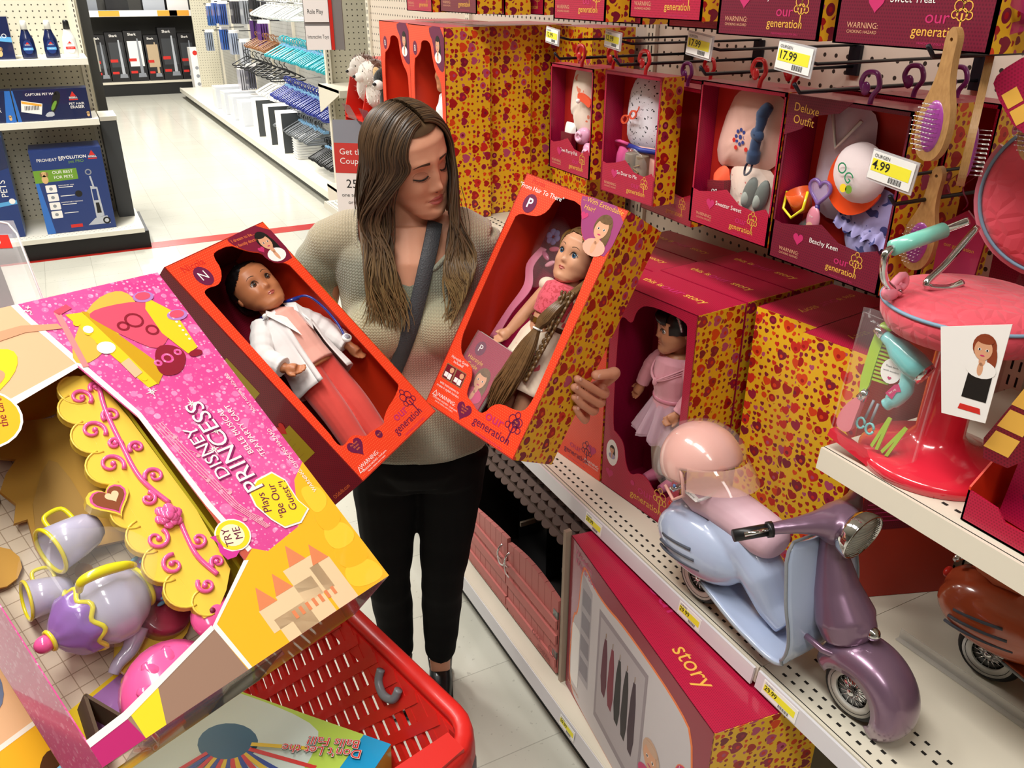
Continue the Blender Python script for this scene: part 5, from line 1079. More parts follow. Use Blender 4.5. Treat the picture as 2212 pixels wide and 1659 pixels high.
sk.tube([(.175,.01,1.325),elL.lerp(Vector((.175,.01,1.325)),.5),elL],[.046,.042,.036],SK,14); sk.tube([elL,elL.lerp(wrL,.5),wrL],[.036,.032,.024],SK,14)
# left hand around the back edge of the right box
def HH(p): return WI@(HM@Vector(p))
sk.tube([HH((.185,.10,-.235)),HH((.205,.135,-.222)),HH((.232,.158,-.212)),HH((.252,.165,-.208))],[.022,.027,.030,.022],SK,14)
fing=[[(.240,.184,-.212),(.272,.184,-.205),(.287,.179,-.180),(.2850,.187,-.118),(.2785,.194,-.074)],
      [(.244,.163,-.210),(.274,.162,-.205),(.288,.158,-.178),(.2855,.167,-.118),(.2785,.176,-.076)],
      [(.240,.143,-.206),(.270,.141,-.202),(.286,.137,-.172),(.2850,.146,-.125),(.2785,.156,-.094)],
      [(.234,.124,-.200),(.262,.120,-.196),(.281,.113,-.168),(.2825,.122,-.138),(.2780,.134,-.116)]]
rad=[.0088,.0088,.0083,.0072]
hk=MB()
hk.tube([HH((.205,.135,-.222)),HH((.226,.152,-.214)),HH((.246,.158,-.207))],[.024,.027,.022],SK,16); hk.tube([HH((.238,.182,-.212)),HH((.240,.128,-.203))],[.012,.011],SK,12)
for f_,r_ in zip(fing,rad):
    P=catmull([HH(p) for p in f_],6); n_=len(P); hk.tube(P,[r_*(1.06-.16*i/(n_-1)+.09*exp(-((i/(n_-1)-.5)/.07)**2)+.06*exp(-((i/(n_-1)-.76)/.05)**2)) for i in range(n_)],SK,14); hk.ell(P[-1],r_*.9,SK,14,10)
thumb=[(.225,.165,-.222),(.258,.204,-.216),(.284,.229,-.190),(.2885,.224,-.158),(.2825,.213,-.126)]
P=catmull([HH(p) for p in thumb],6); hk.tube(P,[.0135-.0030*i/(len(P)-1)+.0010*exp(-((i/(len(P)-1)-.6)/.07)**2) for i in range(len(P))],SK,14); hk.ell(P[-1],.0102,SK,14,10)
# right hand under the left box
def DD(p): return WI@(DM@Vector(p))
sk.tube([DD((.05,.15,-.20)),DD((.085,.15,-.18)),DD((.12,.16,-.172))],[.022,.028,.026],SK,14)
for i in range(4):
    P=catmull([DD((.12,.135+i*.019,-.172)),DD((.155,.132+i*.021,-.164)),DD((.185-.006*abs(i-1),.13+i*.022,-.152))],5); sk.tube(P,[.0095-.0015*j/(len(P)-1) for j in range(len(P))],SK,10); sk.ell(P[-1],.0082,SK,10,8)
P=catmull([DD((.085,.18,-.18)),DD((.10,.212,-.168)),DD((.125,.228,-.153))],5); sk.tube(P,.0105,SK,10); sk.ell(P[-1],.0105,SK,10,8)
hipR,knR,anR=Vector((-.085,.01,.80)),Vector((-.10,.0,.40)),Vector((-.088,.03,.085)); hipL,knL,anL=Vector((.085,.01,.80)),Vector((.045,-.01,.40)),Vector((.028,.015,.085))
for h_,k_,a_ in ((hipR,knR,anR),(hipL,knL,anL)):
    sk.tube([h_,h_.lerp(k_,.5),k_,k_.lerp(a_,.35)+Vector((0,.012,0)),a_,a_+Vector((0,0,-.045))],[.078,.068,.047,.045,.030,.028],SK,16)
    sk.tube([a_+Vector((0,.03,-.050)),a_+Vector((0,-.06,-.055)),a_+Vector((0,-.125,-.060))],[.022,.022,.014],SK,12)
body=organic(sk,'body',W,.0034,6,SK)
# the head with its face joins the same mesh
hm=MB(); hd.mesh(hm,SK,132,104,M=HL)
hand_=organic(hk,'hand_tmp',None,.0014,4,SK); hm.add([tuple(v.co) for v in hand_.data.vertices],[tuple(q.vertices) for q in hand_.data.polygons],SK,True); bpy.data.objects.remove(hand_)
bm=bmesh.new(); bm.from_mesh(body.data); vv=[bm.verts.new(p) for p in hm.v]
for f in hm.f:
    try: q=bm.faces.new([vv[i] for i in f]); q.smooth=True
    except ValueError: pass
for s in (-1,1): pass
bm.to_mesh(body.data); bm.free()
# face details
LIPC=mat('lips','#B8605A',.38,spec=.5); BROW=mat('eyebrow','#4A3424',.8); LASH=mat('eyelashes','#17100C',.7); LIDM=mat('eyelid_skin','#BE8066',.5); NOST=mat('nostril_shade','#6A3428',.7); NAIL=mat('fingernail','#E2AE9C',.22,coat=.7)
mb=MB(); hd.patch(mb,LIPC,(-.0225,.0225),LIPM,LIPU,18,5,M=HL); hd.patch(mb,LIPC,(-.021,.021),LIPL,LIPM,18,5,M=HL); hd.curve(mb,mat('mouth_line','#5E2622',.6),[(-.022,-.0610),(-.012,-.0603),(0,-.0612),(.012,-.0603),(.022,-.0610)],.0007,.0004,M=HL); mb.build('lips',W)
for s in (-1,1):
    mb=MB(); hd.patch(mb,BROW,(s*.013,s*.047),lambda u:.0225+.0085*u-.010*u*u*u,lambda u:.0225+.0085*u-.010*u*u*u+.0052*(1-u)**.6+.001,14,3,off=.0009,M=HL); mb.build('eyebrow',W)
    mb=MB(); hd.patch(mb,LIDM,(s*.031-.0145,s*.031+.0145),lambda u:-.0045*sin(pi*u)-.0005,lambda u:.0085*sin(pi*u)+.0005,14,6,off=.0007,M=HL); hd.curve(mb,LIDM,[(s*.031-.015,.002),(s*.031-.007,.0088),(s*.031+.006,.0088),(s*.031+.015,.002)],.0006,.0003,M=HL); mb.build('eyelid',W)
    mb=MB(); pts=[(s*.031-s*.0145,-.0006),(s*.031-s*.007,-.0048),(s*.031+s*.004,-.0056),(s*.031+s*.0155,-.0018)]; hd.curve(mb,LASH,pts,(.0018,.0009),.0010,M=HL)
    for i in range(15):
        u=i/14; x=s*.031-s*.0135+s*.029*u; z=-.0008-.0050*sin(pi*u); y=hd.F(x,z)-.001; d=Vector((s*(u-.35)*.006,-.0065,-.0048+.001*sin(pi*u)))
        mb.tube([H2B((x,y,z)),H2B(Vector((x,y,z))+d*.6),H2B(Vector((x,y,z))+d+Vector((0,-.001,.0018)))],[.0006,.0004,.00015],LASH,4)
    mb.build('eyelashes',W)
    mb=MB(); x,z=s*.0068,-.0385; mb.ell(H2B((x,hd.F(x,z)+.0012,z)),(.0034,.0034,.0022),NOST,10,6); mb.build('nostril',W)
def nail(c,nrm,dir_,L=.0052,wd=.0042):
    mb=MB(); c=HH(c); z_=(WI.to_3x3()@(HM.to_3x3()@Vector(nrm))).normalized(); y_=(WI.to_3x3()@(HM.to_3x3()@Vector(dir_))); y_=(y_-z_*y_.dot(z_)).normalized(); x_=y_.cross(z_)
    mb.M=frame(x_,y_,z_,c); mb.ell((0,0,0),(wd,L,.0016),NAIL,14,8); mb.build('fingernail',W)
for f_,r_ in zip(fing,rad): 
    p=Vector(f_[-1]); d=(Vector(f_[-1])-Vector(f_[-2])).normalized(); nail(p+Vector((.0078*r_/.0088,.0028,-.0))-d*.001,(.95,.3,0),d,.0048,.0040)
nail(Vector(thumb[-1])+Vector((.0092,.002,-.002)),(1,.1,.1),(0,-.3,1),.0070,.0054)
# sweater
KN=mat('knit_sweater','#B0A98E',.9,sheen=.35,spec=.2); t=NT(KN); oc=t.obj(); sx=t.n('ShaderNodeSeparateXYZ'); t.t.links.new(oc,sx.inputs[0])
zz=t.m('ADD',sx.outputs[2],t.m('MULTIPLY',t.m('SUBTRACT',t.noise(oc,9,2),.5),.03))
f=t.m('DIVIDE',t.m('SUBTRACT',zz,.84),.56)
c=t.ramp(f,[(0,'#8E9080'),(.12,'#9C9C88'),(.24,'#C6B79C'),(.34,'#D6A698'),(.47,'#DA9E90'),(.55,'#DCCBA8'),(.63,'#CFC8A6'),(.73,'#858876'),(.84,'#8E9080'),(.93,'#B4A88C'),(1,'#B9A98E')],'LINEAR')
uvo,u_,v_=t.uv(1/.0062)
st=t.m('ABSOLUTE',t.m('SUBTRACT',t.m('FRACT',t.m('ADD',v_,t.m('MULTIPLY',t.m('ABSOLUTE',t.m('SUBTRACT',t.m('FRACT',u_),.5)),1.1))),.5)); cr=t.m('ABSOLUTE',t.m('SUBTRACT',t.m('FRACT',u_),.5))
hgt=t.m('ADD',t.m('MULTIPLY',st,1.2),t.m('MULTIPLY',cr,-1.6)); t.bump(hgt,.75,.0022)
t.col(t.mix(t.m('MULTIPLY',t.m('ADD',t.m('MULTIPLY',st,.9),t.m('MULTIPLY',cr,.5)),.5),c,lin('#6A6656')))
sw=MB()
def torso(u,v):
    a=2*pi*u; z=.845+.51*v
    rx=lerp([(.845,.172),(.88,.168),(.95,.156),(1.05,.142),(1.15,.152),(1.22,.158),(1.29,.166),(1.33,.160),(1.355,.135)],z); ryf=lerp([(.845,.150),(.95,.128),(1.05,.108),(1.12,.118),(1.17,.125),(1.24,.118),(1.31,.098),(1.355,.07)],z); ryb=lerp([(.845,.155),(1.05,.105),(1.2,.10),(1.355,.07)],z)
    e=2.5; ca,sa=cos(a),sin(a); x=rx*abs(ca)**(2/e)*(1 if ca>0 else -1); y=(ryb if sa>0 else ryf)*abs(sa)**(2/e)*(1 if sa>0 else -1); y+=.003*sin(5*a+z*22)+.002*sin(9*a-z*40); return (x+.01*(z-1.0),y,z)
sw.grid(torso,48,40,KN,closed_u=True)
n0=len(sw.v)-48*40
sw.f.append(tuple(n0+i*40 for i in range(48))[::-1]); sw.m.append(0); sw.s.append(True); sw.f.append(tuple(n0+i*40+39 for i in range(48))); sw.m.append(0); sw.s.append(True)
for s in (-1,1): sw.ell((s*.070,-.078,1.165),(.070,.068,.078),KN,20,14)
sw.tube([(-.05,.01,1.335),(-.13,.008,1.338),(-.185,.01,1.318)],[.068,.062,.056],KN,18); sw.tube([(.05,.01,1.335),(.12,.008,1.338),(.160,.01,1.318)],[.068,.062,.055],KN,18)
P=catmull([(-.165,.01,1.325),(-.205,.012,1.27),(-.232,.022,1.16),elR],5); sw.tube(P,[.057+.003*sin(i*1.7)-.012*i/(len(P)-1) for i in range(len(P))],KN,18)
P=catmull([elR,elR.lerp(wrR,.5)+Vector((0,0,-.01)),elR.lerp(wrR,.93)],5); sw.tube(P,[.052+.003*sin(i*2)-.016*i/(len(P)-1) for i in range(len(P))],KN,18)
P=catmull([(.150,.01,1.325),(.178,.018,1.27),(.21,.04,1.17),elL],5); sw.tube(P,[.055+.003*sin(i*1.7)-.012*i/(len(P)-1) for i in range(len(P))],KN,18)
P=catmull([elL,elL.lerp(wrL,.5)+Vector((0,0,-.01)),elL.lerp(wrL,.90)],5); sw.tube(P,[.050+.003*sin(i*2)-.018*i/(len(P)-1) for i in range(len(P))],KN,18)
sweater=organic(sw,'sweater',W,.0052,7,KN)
BV=BVHTree.FromPolygons([v.co.copy() for v in sweater.data.vertices],[tuple(p.vertices) for p in sweater.data.polygons])
# carve the neckline: drop faces near the neck opening
bm=bmesh.new(); bm.from_mesh(sweater.data)
def cut(c): 
    dx,dy=c.x+.005,c.y+.02; lim=1.295+.9*max(0,abs(dx)-.055)+.45*max(0,dy+.06)
    return c.z>lim and abs(dx)<.105 and c.z>1.28
bmesh.ops.delete(bm,geom=[f for f in bm.faces if cut(f.calc_center_median())],context='FACES')
bm.to_mesh(sweater.data); bm.free()
ms=sweater.modifiers.new('s','SOLIDIFY'); ms.thickness=.004; ms.offset=1
def drape(p,off,d=(0,1,0),back=.4):
    d=Vector(d); o=Vector(p)-d*back; h=BV.ray_cast(o,d)
    return (h[0]-d*off) if h[0] is not None else Vector(p)
# neck band runs along the knitted edge
bm=bmesh.new(); bm.from_mesh(sweater.data); be=[e for e in bm.edges if e.is_boundary]; nb={}
for e in be:
    for q_,w_ in ((e.verts[0],e.verts[1]),(e.verts[1],e.verts[0])): nb.setdefault(q_.index,[]).append(w_.index)
co={v.index:v.co.copy() for v in bm.verts}; seen=set(); best=[]
for st_ in list(nb):
    if st_ in seen: continue
    lp=[st_]; seen.add(st_)
    while True:
        nx=[q_ for q_ in nb[lp[-1]] if q_ not in seen]
        if not nx: break
        lp.append(nx[0]); seen.add(nx[0])
    if len(lp)>len(best): best=lp
bm.free(); pts=[co[i] for i in best]
for k in range(14): pts=[(pts[i-1]+pts[i]*2+pts[(i+1)%len(pts)])/4 for i in range(len(pts))]
mb=MB(); mb.tube([p+Vector((0,-.002,-.002)) for p in pts[::2]],.0062,KN,8,closed=True); mb.build('neck_band',W)
# pants
PT=mat('black_pants','#060607',.85,spec=.2,sheen=.0); pn=MB()
pn.tube([(0,.01,.93),(0,.01,.86),(0,.01,.78),(0,.01,.74)],[.095,.115,.135,.118],PT,28)
pn.tube([(-.035,.01,.93),(-.05,.01,.80),(-.06,.01,.72)],[.085,.108,.103],PT,20); pn.tube([(.035,.01,.93),(.05,.01,.80),(.06,.01,.72)],[.085,.108,.103],PT,20)
for h_,k_,a_ in ((hipR,knR,anR),(hipL,knL,anL)):
    P=catmull([h_,h_.lerp(k_,.33),h_.lerp(k_,.7),k_,k_.lerp(a_,.35)+Vector((0,.012,0)),k_.lerp(a_,.75),a_+Vector((0,0,.03))],4)
    R=[lerp([(0,.092),(.16,.084),(.35,.069),(.5,.0575),(.66,.056),(.85,.046),(1,.040)],i/(len(P)-1))+.0012*sin(i*2.1) for i in range(len(P))]; pn.tube(P,R,PT,18)
organic(pn,'pants',W,.006,6,PT)
# shoes
SH=mat('black_shoe','#0C0B0C',.45,coat=.2)
for a_ in (anR,anL):
    mb=MB(); mb.tube([a_+Vector((0,.045,-.045)),a_+Vector((0,.02,-.042)),a_+Vector((0,-.04,-.048)),a_+Vector((0,-.10,-.054)),a_+Vector((0,-.145,-.062))],[.022,.032,.033,.027,.012],SH,14); mb.box((a_.x-.034,a_.y-.15,.0015),(a_.x+.034,a_.y+.055,.012),SH)
    mb.tube([a_+Vector((0,.02,.0)),a_+Vector((0,.02,-.045))],[.037,.034],SH,14); organic(mb,'shoe',W,.004,4,SH)
# crossbody strap
STR=mat('grey_leather_strap','#45464A',.55); t=NT(STR); vo=t.n('ShaderNodeTexVoronoi',feature='DISTANCE_TO_EDGE'); vo.inputs['Scale'].default_value=190; t.t.links.new(t.obj(),vo.inputs['Vector']); t.bump(vo.outputs[0],.6,.002)
mb=MB(); base_=[(.060,1.385),(.050,1.35),(.035,1.30),(.018,1.24),(-.004,1.17),(-.030,1.10),(-.060,1.03),(-.095,.95),(-.125,.90)]
cen=catmull([drape((x,-.05,z),.009) for x,z in base_],5)
for k in range(3): cen=[cen[0]]+[(cen[i-1]+cen[i]*2+cen[i+1])/4 for i in range(1,len(cen)-1)]+[cen[-1]]
vs=[]; 
for i,p in enumerate(cen):
    d=(cen[min(i+1,len(cen)-1)]-cen[max(i-1,0)]).normalized(); nn=Vector((.15,-1,.1)); sd=d.cross(nn).normalized(); nn=sd.cross(d).normalized()*(1 if sd.cross(d).y<0 else -1)
    for a,b in ((-.017,0),(-.0155,.0025),(.0155,.0025),(.017,0),(.0155,-.002),(-.0155,-.002)): vs.append(p+sd*a+nn*b)
fs=[(i*6+j,(i+1)*6+j,(i+1)*6+(j+1)%6,i*6+(j+1)%6) for i in range(len(cen)-1) for j in range(6)]; mb.add(vs,fs,STR,True)
mb.build('bag_strap',W)
# hair
HR=mat('long_brown_hair','#4A3626',.42,spec=.45)
t=NT(HR); sx=t.n('ShaderNodeSeparateXYZ'); t.t.links.new(t.obj(),sx.inputs[0]); oc=t.obj()
ff=t.m('DIVIDE',t.m('SUBTRACT',t.m('ADD',sx.outputs[2],t.m('MULTIPLY',t.m('SUBTRACT',t.noise(oc,26,2),.5),.12)),1.16),.42)
c=t.ramp(ff,[(0,'#A58A62'),(.22,'#8A7048'),(.45,'#5E4730'),(.75,'#493626'),(1,'#56412C')],'LINEAR'); t.col(c)
HR2=mat('long_brown_hair_dark','#36271B',.42,spec=.45); t=NT(HR2); sx=t.n('ShaderNodeSeparateXYZ'); t.t.links.new(t.obj(),sx.inputs[0]); t.col(t.ramp(t.m('DIVIDE',t.m('SUBTRACT',sx.outputs[2],1.16),.42),[(0,'#6E5636'),(.5,'#3C2C1E'),(1,'#33261B')],'LINEAR'))
hr=MB()
def cap(u,v):
    a=2*pi*u; zz=-.06+.178*(.5-.5*cos(pi*v)); w_=lerp(hd.w,zz)+.007; yb=lerp(hd.YB,zz)+.008; yf=lerp(hd.YF,zz)-.005; mid=(yf+yb)/2
    ca,sa=cos(a),sin(a); p=Vector((w_*sa, mid-(mid-yf)*ca if ca>0 else mid-(yb-mid)*ca, zz+.004*(zz>.08))); return p
n=72; k=40; vs=[cap(i/n,j/(k-1)) for i in range(n) for j in range(k)]; fs=[]
for i in range(n):
    for j in range(k-1):
        q=(i*k+j,((i+1)%n)*k+j,((i+1)%n)*k+j+1,i*k+j+1); c_=sum((vs[a] for a in q),Vector())/4
        hl=.078-.0*abs(c_.x) if abs(c_.x)<.045 else .078-2.6*(abs(c_.x)-.045)
        if c_.y<-.005 and c_.z<hl: continue
        fs.append(q)
hr.add([HL@p for p in vs],fs,HR,True)
rh=random.Random(11)
for s,N in ((-1,560),(1,500)):
    for i in range(N):
        a=(i+rh.random())/N; a=a**1.15; y0=-.066+.15*a; lay=rh.uniform(0,1); rad_=.006+.012*lay
        wz=lambda yy: sqrt(max(.05,1-(yy/.105)**2)); pts=[]
        drift=rh.uniform(-.010,.016)+(-.012 if a<.15 else 0)
        for phi in (3,25,48,70,92):
            yy=y0+drift*phi/90+(.0 if a>.12 else .012*phi/90); x=.004+s*(.076+rad_)*sin(R_(phi))*wz(yy)*(1.0); z=.022+(.096+rad_*.6)*cos(R_(phi))*wz(yy); pts.append(HL@Vector((x,yy,z)))
        q=pts[-1]; 
        if s<0:
            t1=Vector((-.098+.030*rh.random()-.014*lay+.05*(1-a)*rh.random(),-.105+.15*a,1.40)); t2=Vector((-.098+.068*rh.random()+.012*(1-a),-.145+.14*a,1.30)); t3=t2+Vector((rh.uniform(-.02,.022),rh.uniform(-.012,.01),rh.uniform(-.13,-.055)))
        else:
            t1=Vector((.092+.022*rh.random(),-.085+.13*a,1.40)); t2=Vector((.085+.08*rh.random(),-.118+.12*a,1.30)); t3=t2+Vector((rh.uniform(-.02,.03),rh.uniform(-.015,.01),rh.uniform(-.13,-.05)))
        if a>.45: t2.y=max(t2.y,.03); t3.y=max(t3.y,.04); t1.y=max(t1.y,.02)
        else: t2.y=min(t2.y,-.122); t3.y=min(t3.y,-.148 if t3.z<1.24 else -.13)
        wph=rh.uniform(0,.9)+(a*5); mid=q.lerp(t1,.5)+Vector((s*.006,-.004,0)); P=catmull(pts+[mid,t1,t1.lerp(t2,.5),t2,t2.lerp(t3,.5),t3],3)
        L=len(P); P2=[]
        for j,p in enumerate(P):
            f_=max(0,(j/(L-1)-.45))/.55; p=Vector((min(p.x,.010+.5*(p.z-1.033)),p.y,p.z)) if s>0 and p.z<1.44 else p; P2.append(p+Vector(((cos(wph+j*.62)-(s>0))*.010*f_,sin(wph+j*.62)*.006*f_,0)))
        r0=rh.uniform(.0013,.0027); hr.tube(P2,[r0*min(1,.35+j*.3)*(1 if j<L*.7 else max(.15,1-(j/L-.7)*2.8)) for j in range(L)],HR if rh.random()<.75 else HR2,5,cap=False)
hair=hr.build('hair',W)
# fly-away wisps
mb=MB()
for i in range(14):
    s=rh.choice((-1,1)); z=rh.uniform(1.22,1.5); x=s*(.10+.02*rh.random()); y=rh.uniform(-.10,-.02); mb.tube(catmull([(x,y,z),(x+s*.012,y-.01,z-.05),(x+s*.016,y-.012,z-.10),(x+s*.006,y-.008,z-.15)],4),[.0007]*13,HR,4)
mb.build('hair_wisps',W)
# ================= dolls =================
def doll(name, label, M, skinc, eyec, hairm, headrot, armsp, hsc=.53, lean=0, hz=.405):
    root=thing(name,label,'doll',M); sk_=mat(name+'_vinyl_skin',skinc,.42,spec=.4)
    b=MB()
    b.tube([(0,.006,.375),(0,.006,.345)],[.0165,.018],sk_,14); b.tube([(0,.005,.345),(0,.004,.325),(0,.0,.27),(0,.002,.225),(0,.003,.20)],[.026,.043,.040,.040,.042],sk_,18)
    for s in (-1,1):
        b.tube([(s*.02,.003,.21),(s*.024,.003,.15),(s*.026,.001,.09),(s*.026,.006,.03),(s*.026,.006,.014)],[.026,.026,.021,.018,.015],sk_,14); b.tube([(s*.026,.012,.010),(s*.028,-.012,.008),(s*.029,-.034,.006)],[.012,.013,.009],sk_,10)
        sh,el,wr,hd_=[Vector(p) for p in armsp[s]]
        b.tube([sh,sh.lerp(el,.5),el,el.lerp(wr,.5),wr],[.0165,.0155,.0135,.013,.0105],sk_,12)
        d=(hd_-wr).normalized(); side=d.cross(Vector((0,-1,.2))).normalized(); pn_=side.cross(d).normalized()
        b.tube([wr,wr+d*.012,wr+d*.022],[.0095,.0125,.0118],sk_,12,sx=1.0,flatdir=side)
        for k in range(4):
            o=wr+d*.018+side*(k-1.5)*.0062; L_=(.018,.021,.020,.015)[k]; b.tube([o,o+d*L_*.5+pn_*(-.001),o+d*L_+pn_*.003],[.0036,.0034,.0028],sk_,8); b.ell(o+d*L_+pn_*.003,.0028,sk_,8,6)
        o=wr+d*.006+side*.0105*(-s); b.tube([o,o+d*.008-side*s*.006,o+d*.016-side*s*.008+pn_*.002],[.0045,.004,.0034],sk_,8); b.ell(o+d*.016-side*s*.008+pn_*.002,.0034,sk_,8,6)
    body=organic(b,'body',root,.0022,4,sk_)
    H=Head(True); HM_=Matrix.Translation((0,.0,hz))@headrot@Matrix.Scale(hsc,4)
    m2=MB(); H.mesh(m2,sk_,84,64,M=HM_); bm=bmesh.new(); bm.from_mesh(body.data); vv=[bm.verts.new(p) for p in m2.v]
    for f in m2.f:
        try: q=bm.faces.new([vv[i] for i in f]); q.smooth=True
        except ValueError: pass
    bm.to_mesh(body.data); bm.free()
    IR=mat(name+'_iris',eyec,.15,coat=1)
    for s in (-1,1):
        mb=MB(); z=.004; x=s*.033; y=H.F(x,z); R3=HM_.to_3x3().normalized()
        mb.ell(HM_@Vector((x,y+.0035,z)),(.0145*hsc,.0095*hsc,.0112*hsc),mat('doll_eye_white','#EFEAE4',.12,coat=1),18,12,R3)
        mb.ell(HM_@Vector((x,y-.0052,z)),(.0100*hsc,.0016*hsc,.0104*hsc),IR,18,8,R3); mb.ell(HM_@Vector((x,y-.0064,z)),(.0054*hsc,.0010*hsc,.0056*hsc),BLKPL,14,8,R3); mb.ell(HM_@Vector((x+.003,y-.0074,z+.0035)),(.0013*hsc,.0006*hsc,.0013*hsc),WHP,8,6,R3); mb.build('eye',root)  # small white bead paints a catchlight onto the pupil
        mb=MB(); H.curve(mb,LASH,[(x-s*.0145,-.001),(x-s*.007,.0138),(x+s*.005,.0144),(x+s*.0165,.003)],(.0018*hsc*1.3,.0008*hsc),.0050,M=HM_)
        for i in range(9):
            u=i/8; xx=x-s*.010+s*.025*u; zz_=.003+.009*sin(pi*(.1+u*.8)); yy=H.F(xx,zz_)-.004; mb.tube([HM_@Vector((xx,yy,zz_)),HM_@Vector((xx+s*(u-.4)*.006,yy-.003,zz_+.006))],[.0005*hsc*1.4,.0002*hsc],LASH,4)
        mb.build('eyelashes',root)
        mb=MB(); H.patch(mb,BROW,(s*.017,s*.050),lambda u:.026+.008*sin(pi*min(1,u*.8+.1)),lambda u:.026+.008*sin(pi*min(1,u*.8+.1))+.003*(1-u)**.5+.0005,10,3,off=.0008,M=HM_); mb.build('eyebrow',root)
        mb=MB(); mb.ell(HM_@Vector((s*.079,.012,-.006)),(.006*hsc,.013*hsc,.020*hsc),sk_,12,10,R3); mb.ell(HM_@Vector((s*.083,.010,-.004)),(.003*hsc,.008*hsc,.013*hsc),mat(name+'_ear_inner',skinc,.6),10,8,R3); mb.build('ear',root)
    mb=MB(); lp=mat('doll_lips','#B45A50',.3,coat=.5); H.patch(mb,lp,(-.018,.018),lambda u:-.0545-.001*cos(2*pi*u),lambda u:-.0545+.0075*(sin(pi*u)**.8)*(1-.2*exp(-((u-.5)/.08)**2)),14,4,M=HM_); H.patch(mb,lp,(-.016,.016),lambda u:-.0545-.0085*(sin(pi*u)**.8),lambda u:-.0545-.001*cos(2*pi*u),14,4,M=HM_); mb.build('lips',root)
    return root,HM_,H
def haircap(mb,H,HM_,m,hl,off=.007,back=True,top=.003):
    n=110;k=64; vs=[]
    for i in range(n):
        for j in range(k):
            a=2*pi*i/n; v=j/(k-1); zz=-.085+.203*(.5-.5*cos(pi*v)); w_=lerp(H.w,zz)+off; yb=lerp(H.YB,zz)+off*1.3; yf=lerp(H.YF,zz)-off*.7; mid=(yf+yb)/2
            ca,sa=cos(a),sin(a); vs.append(Vector((w_*sa,mid-(mid-yf)*ca if ca>0 else mid-(yb-mid)*ca,zz+top*(zz>.08)+.0012*sin(i*1.15)*(zz<.1))))
    fs=[]
    for i in range(n):
        for j in range(k-1):
            q=(i*k+j,((i+1)%n)*k+j,((i+1)%n)*k+j+1,i*k+j+1); c_=sum((vs[a] for a in q),Vector())/4
            if not hl(c_): fs.append(q)
    mb.add([HM_@p for p in vs],fs,m,True)
BLKH=mat('black_doll_hair','#0B0A0B',.35,spec=.6)
def cloth_mat(name,col,rough=.8,noise=.0,n2=None,scale=60,thr=.6,coat=0):
    m=mat(name,col,rough,sheen=.25,coat=coat); t=NT(m); oc=t.obj(); 
    if n2: t.col(t.mix(t.m('GREATER_THAN',t.noise(oc,scale,1),thr),lin(col),lin(n2)))
    t.bump(t.noise(oc,90,3),.25,.0015); return m
# ---- doctor doll in the left held box ----
DD_M = DM@Matrix.Translation((.141,.030,-.070))@frame((1,0,0),(0,0,-1),(0,1,0),(0,0,0))@Matrix.Rotation(R_(7),4,'Y')@Matrix.Rotation(R_(-4),4,'Z')
armsD={-1:[(-.048,.004,.328),(-.085,-.006,.27),(-.080,-.030,.222),(-.062,-.050,.200)],1:[(.048,.004,.328),(.080,-.004,.268),(.092,-.02,.205),(.094,-.026,.175)]}
dd,dHM,dH=doll('doctor_doll','dark haired doll in white coat, coral pants and blue stethoscope inside the left held box',DD_M,'#B8754E','#5A3420',BLKH,Matrix.Rotation(R_(-6),4,'Y')@Matrix.Rotation(R_(3),4,'X')@Matrix.Rotation(R_(-9),4,'Z'),armsD)
mb=MB(); haircap(mb,dH,dHM,BLKH,lambda c:(c.y<-.012 and c.z<.058+(.028 if abs(c.x)<.03 else .028-.9*(abs(c.x)-.03))) or (c.z<.0 and c.y<.03),.008)
mb.ell(dHM@Vector((0,.095,-.01)),(.030,.022,.03),BLKH,16,12); mb.tube(catmull([dHM@Vector((.03,.09,.0)),dHM@Vector((.07,.08,-.05)),dHM@Vector((.075,.05,-.10)),dHM@Vector((.06,.03,-.13))],5),[.013]*8+[.010]*8,BLKH,10); mb.build('hair',dd)
CTM=cloth_mat('white_coat_cloth','#E9E4E2'); PKS=cloth_mat('pale_pink_shirt','#E6A798'); COR=cloth_mat('coral_pants_cloth','#D9483E')
b=MB(); b.tube([(0,.004,.345),(0,.003,.325),(0,-.002,.28),(0,.0,.235),(0,.0,.205)],[.026,.046,.046,.045,.047],PKS,20); organic(b,'shirt',dd,.0022,4,PKS)
b=MB()
for s in (-1,1): P=catmull([(s*.018,.003,.225),(s*.024,.003,.16),(s*.027,.0,.10),(s*.028,.004,.045),(s*.028,.005,.018)],5); b.tube(P,[.0335-.008*i/(len(P)-1) for i in range(len(P))],COR,16)
organic(b,'pants',dd,.0022,4,COR)
b=MB()
for s in (-1,1): b.tube([(s*.028,.014,.012),(s*.03,-.012,.010),(s*.031,-.036,.009)],[.014,.015,.011],CTM,12)
b.build('shoes',dd)
def coat(u,v):
    a=R_(-62+304*u+0)+pi/2*0; # open at the front (-Y)
    a=R_(-90+26+308*u); z=.340-.175*v
    rx=lerp([(0,.030),(.12,.052),(.35,.056),(.6,.058),(1,.067)],v); ry=lerp([(0,.028),(.12,.040),(.35,.052),(.6,.050),(1,.056)],v); w_=.0022*sin(u*38+v*5)*v
    flare=.010*v*(1-min(1,abs(u-0)*8)) 
    return ((rx+w_)*cos(a)*1.0+( -.010*v if u>.97 else 0), (ry+w_)*sin(a)-.002*(u<.06 or u>.94), z)
b=MB(); b.grid(coat,72,26,CTM); 
o=b.build('coat',dd); q=o.modifiers.new('s','SOLIDIFY'); q.thickness=.0022
for s in (-1,1):
    b=MB(); sh,el,wr,_=[Vector(p) for p in armsD[s]]; P=catmull([sh+Vector((-s*.012,0,.004)),sh.lerp(el,.5),el,el.lerp(wr,.88)],5); b.tube(P,[.0235+.0012*sin(i*2.1)-.0015*i/(len(P)-1) for i in range(len(P))],CTM,14); organic(b,'sleeve',dd,.0022,3,CTM)
b=MB()
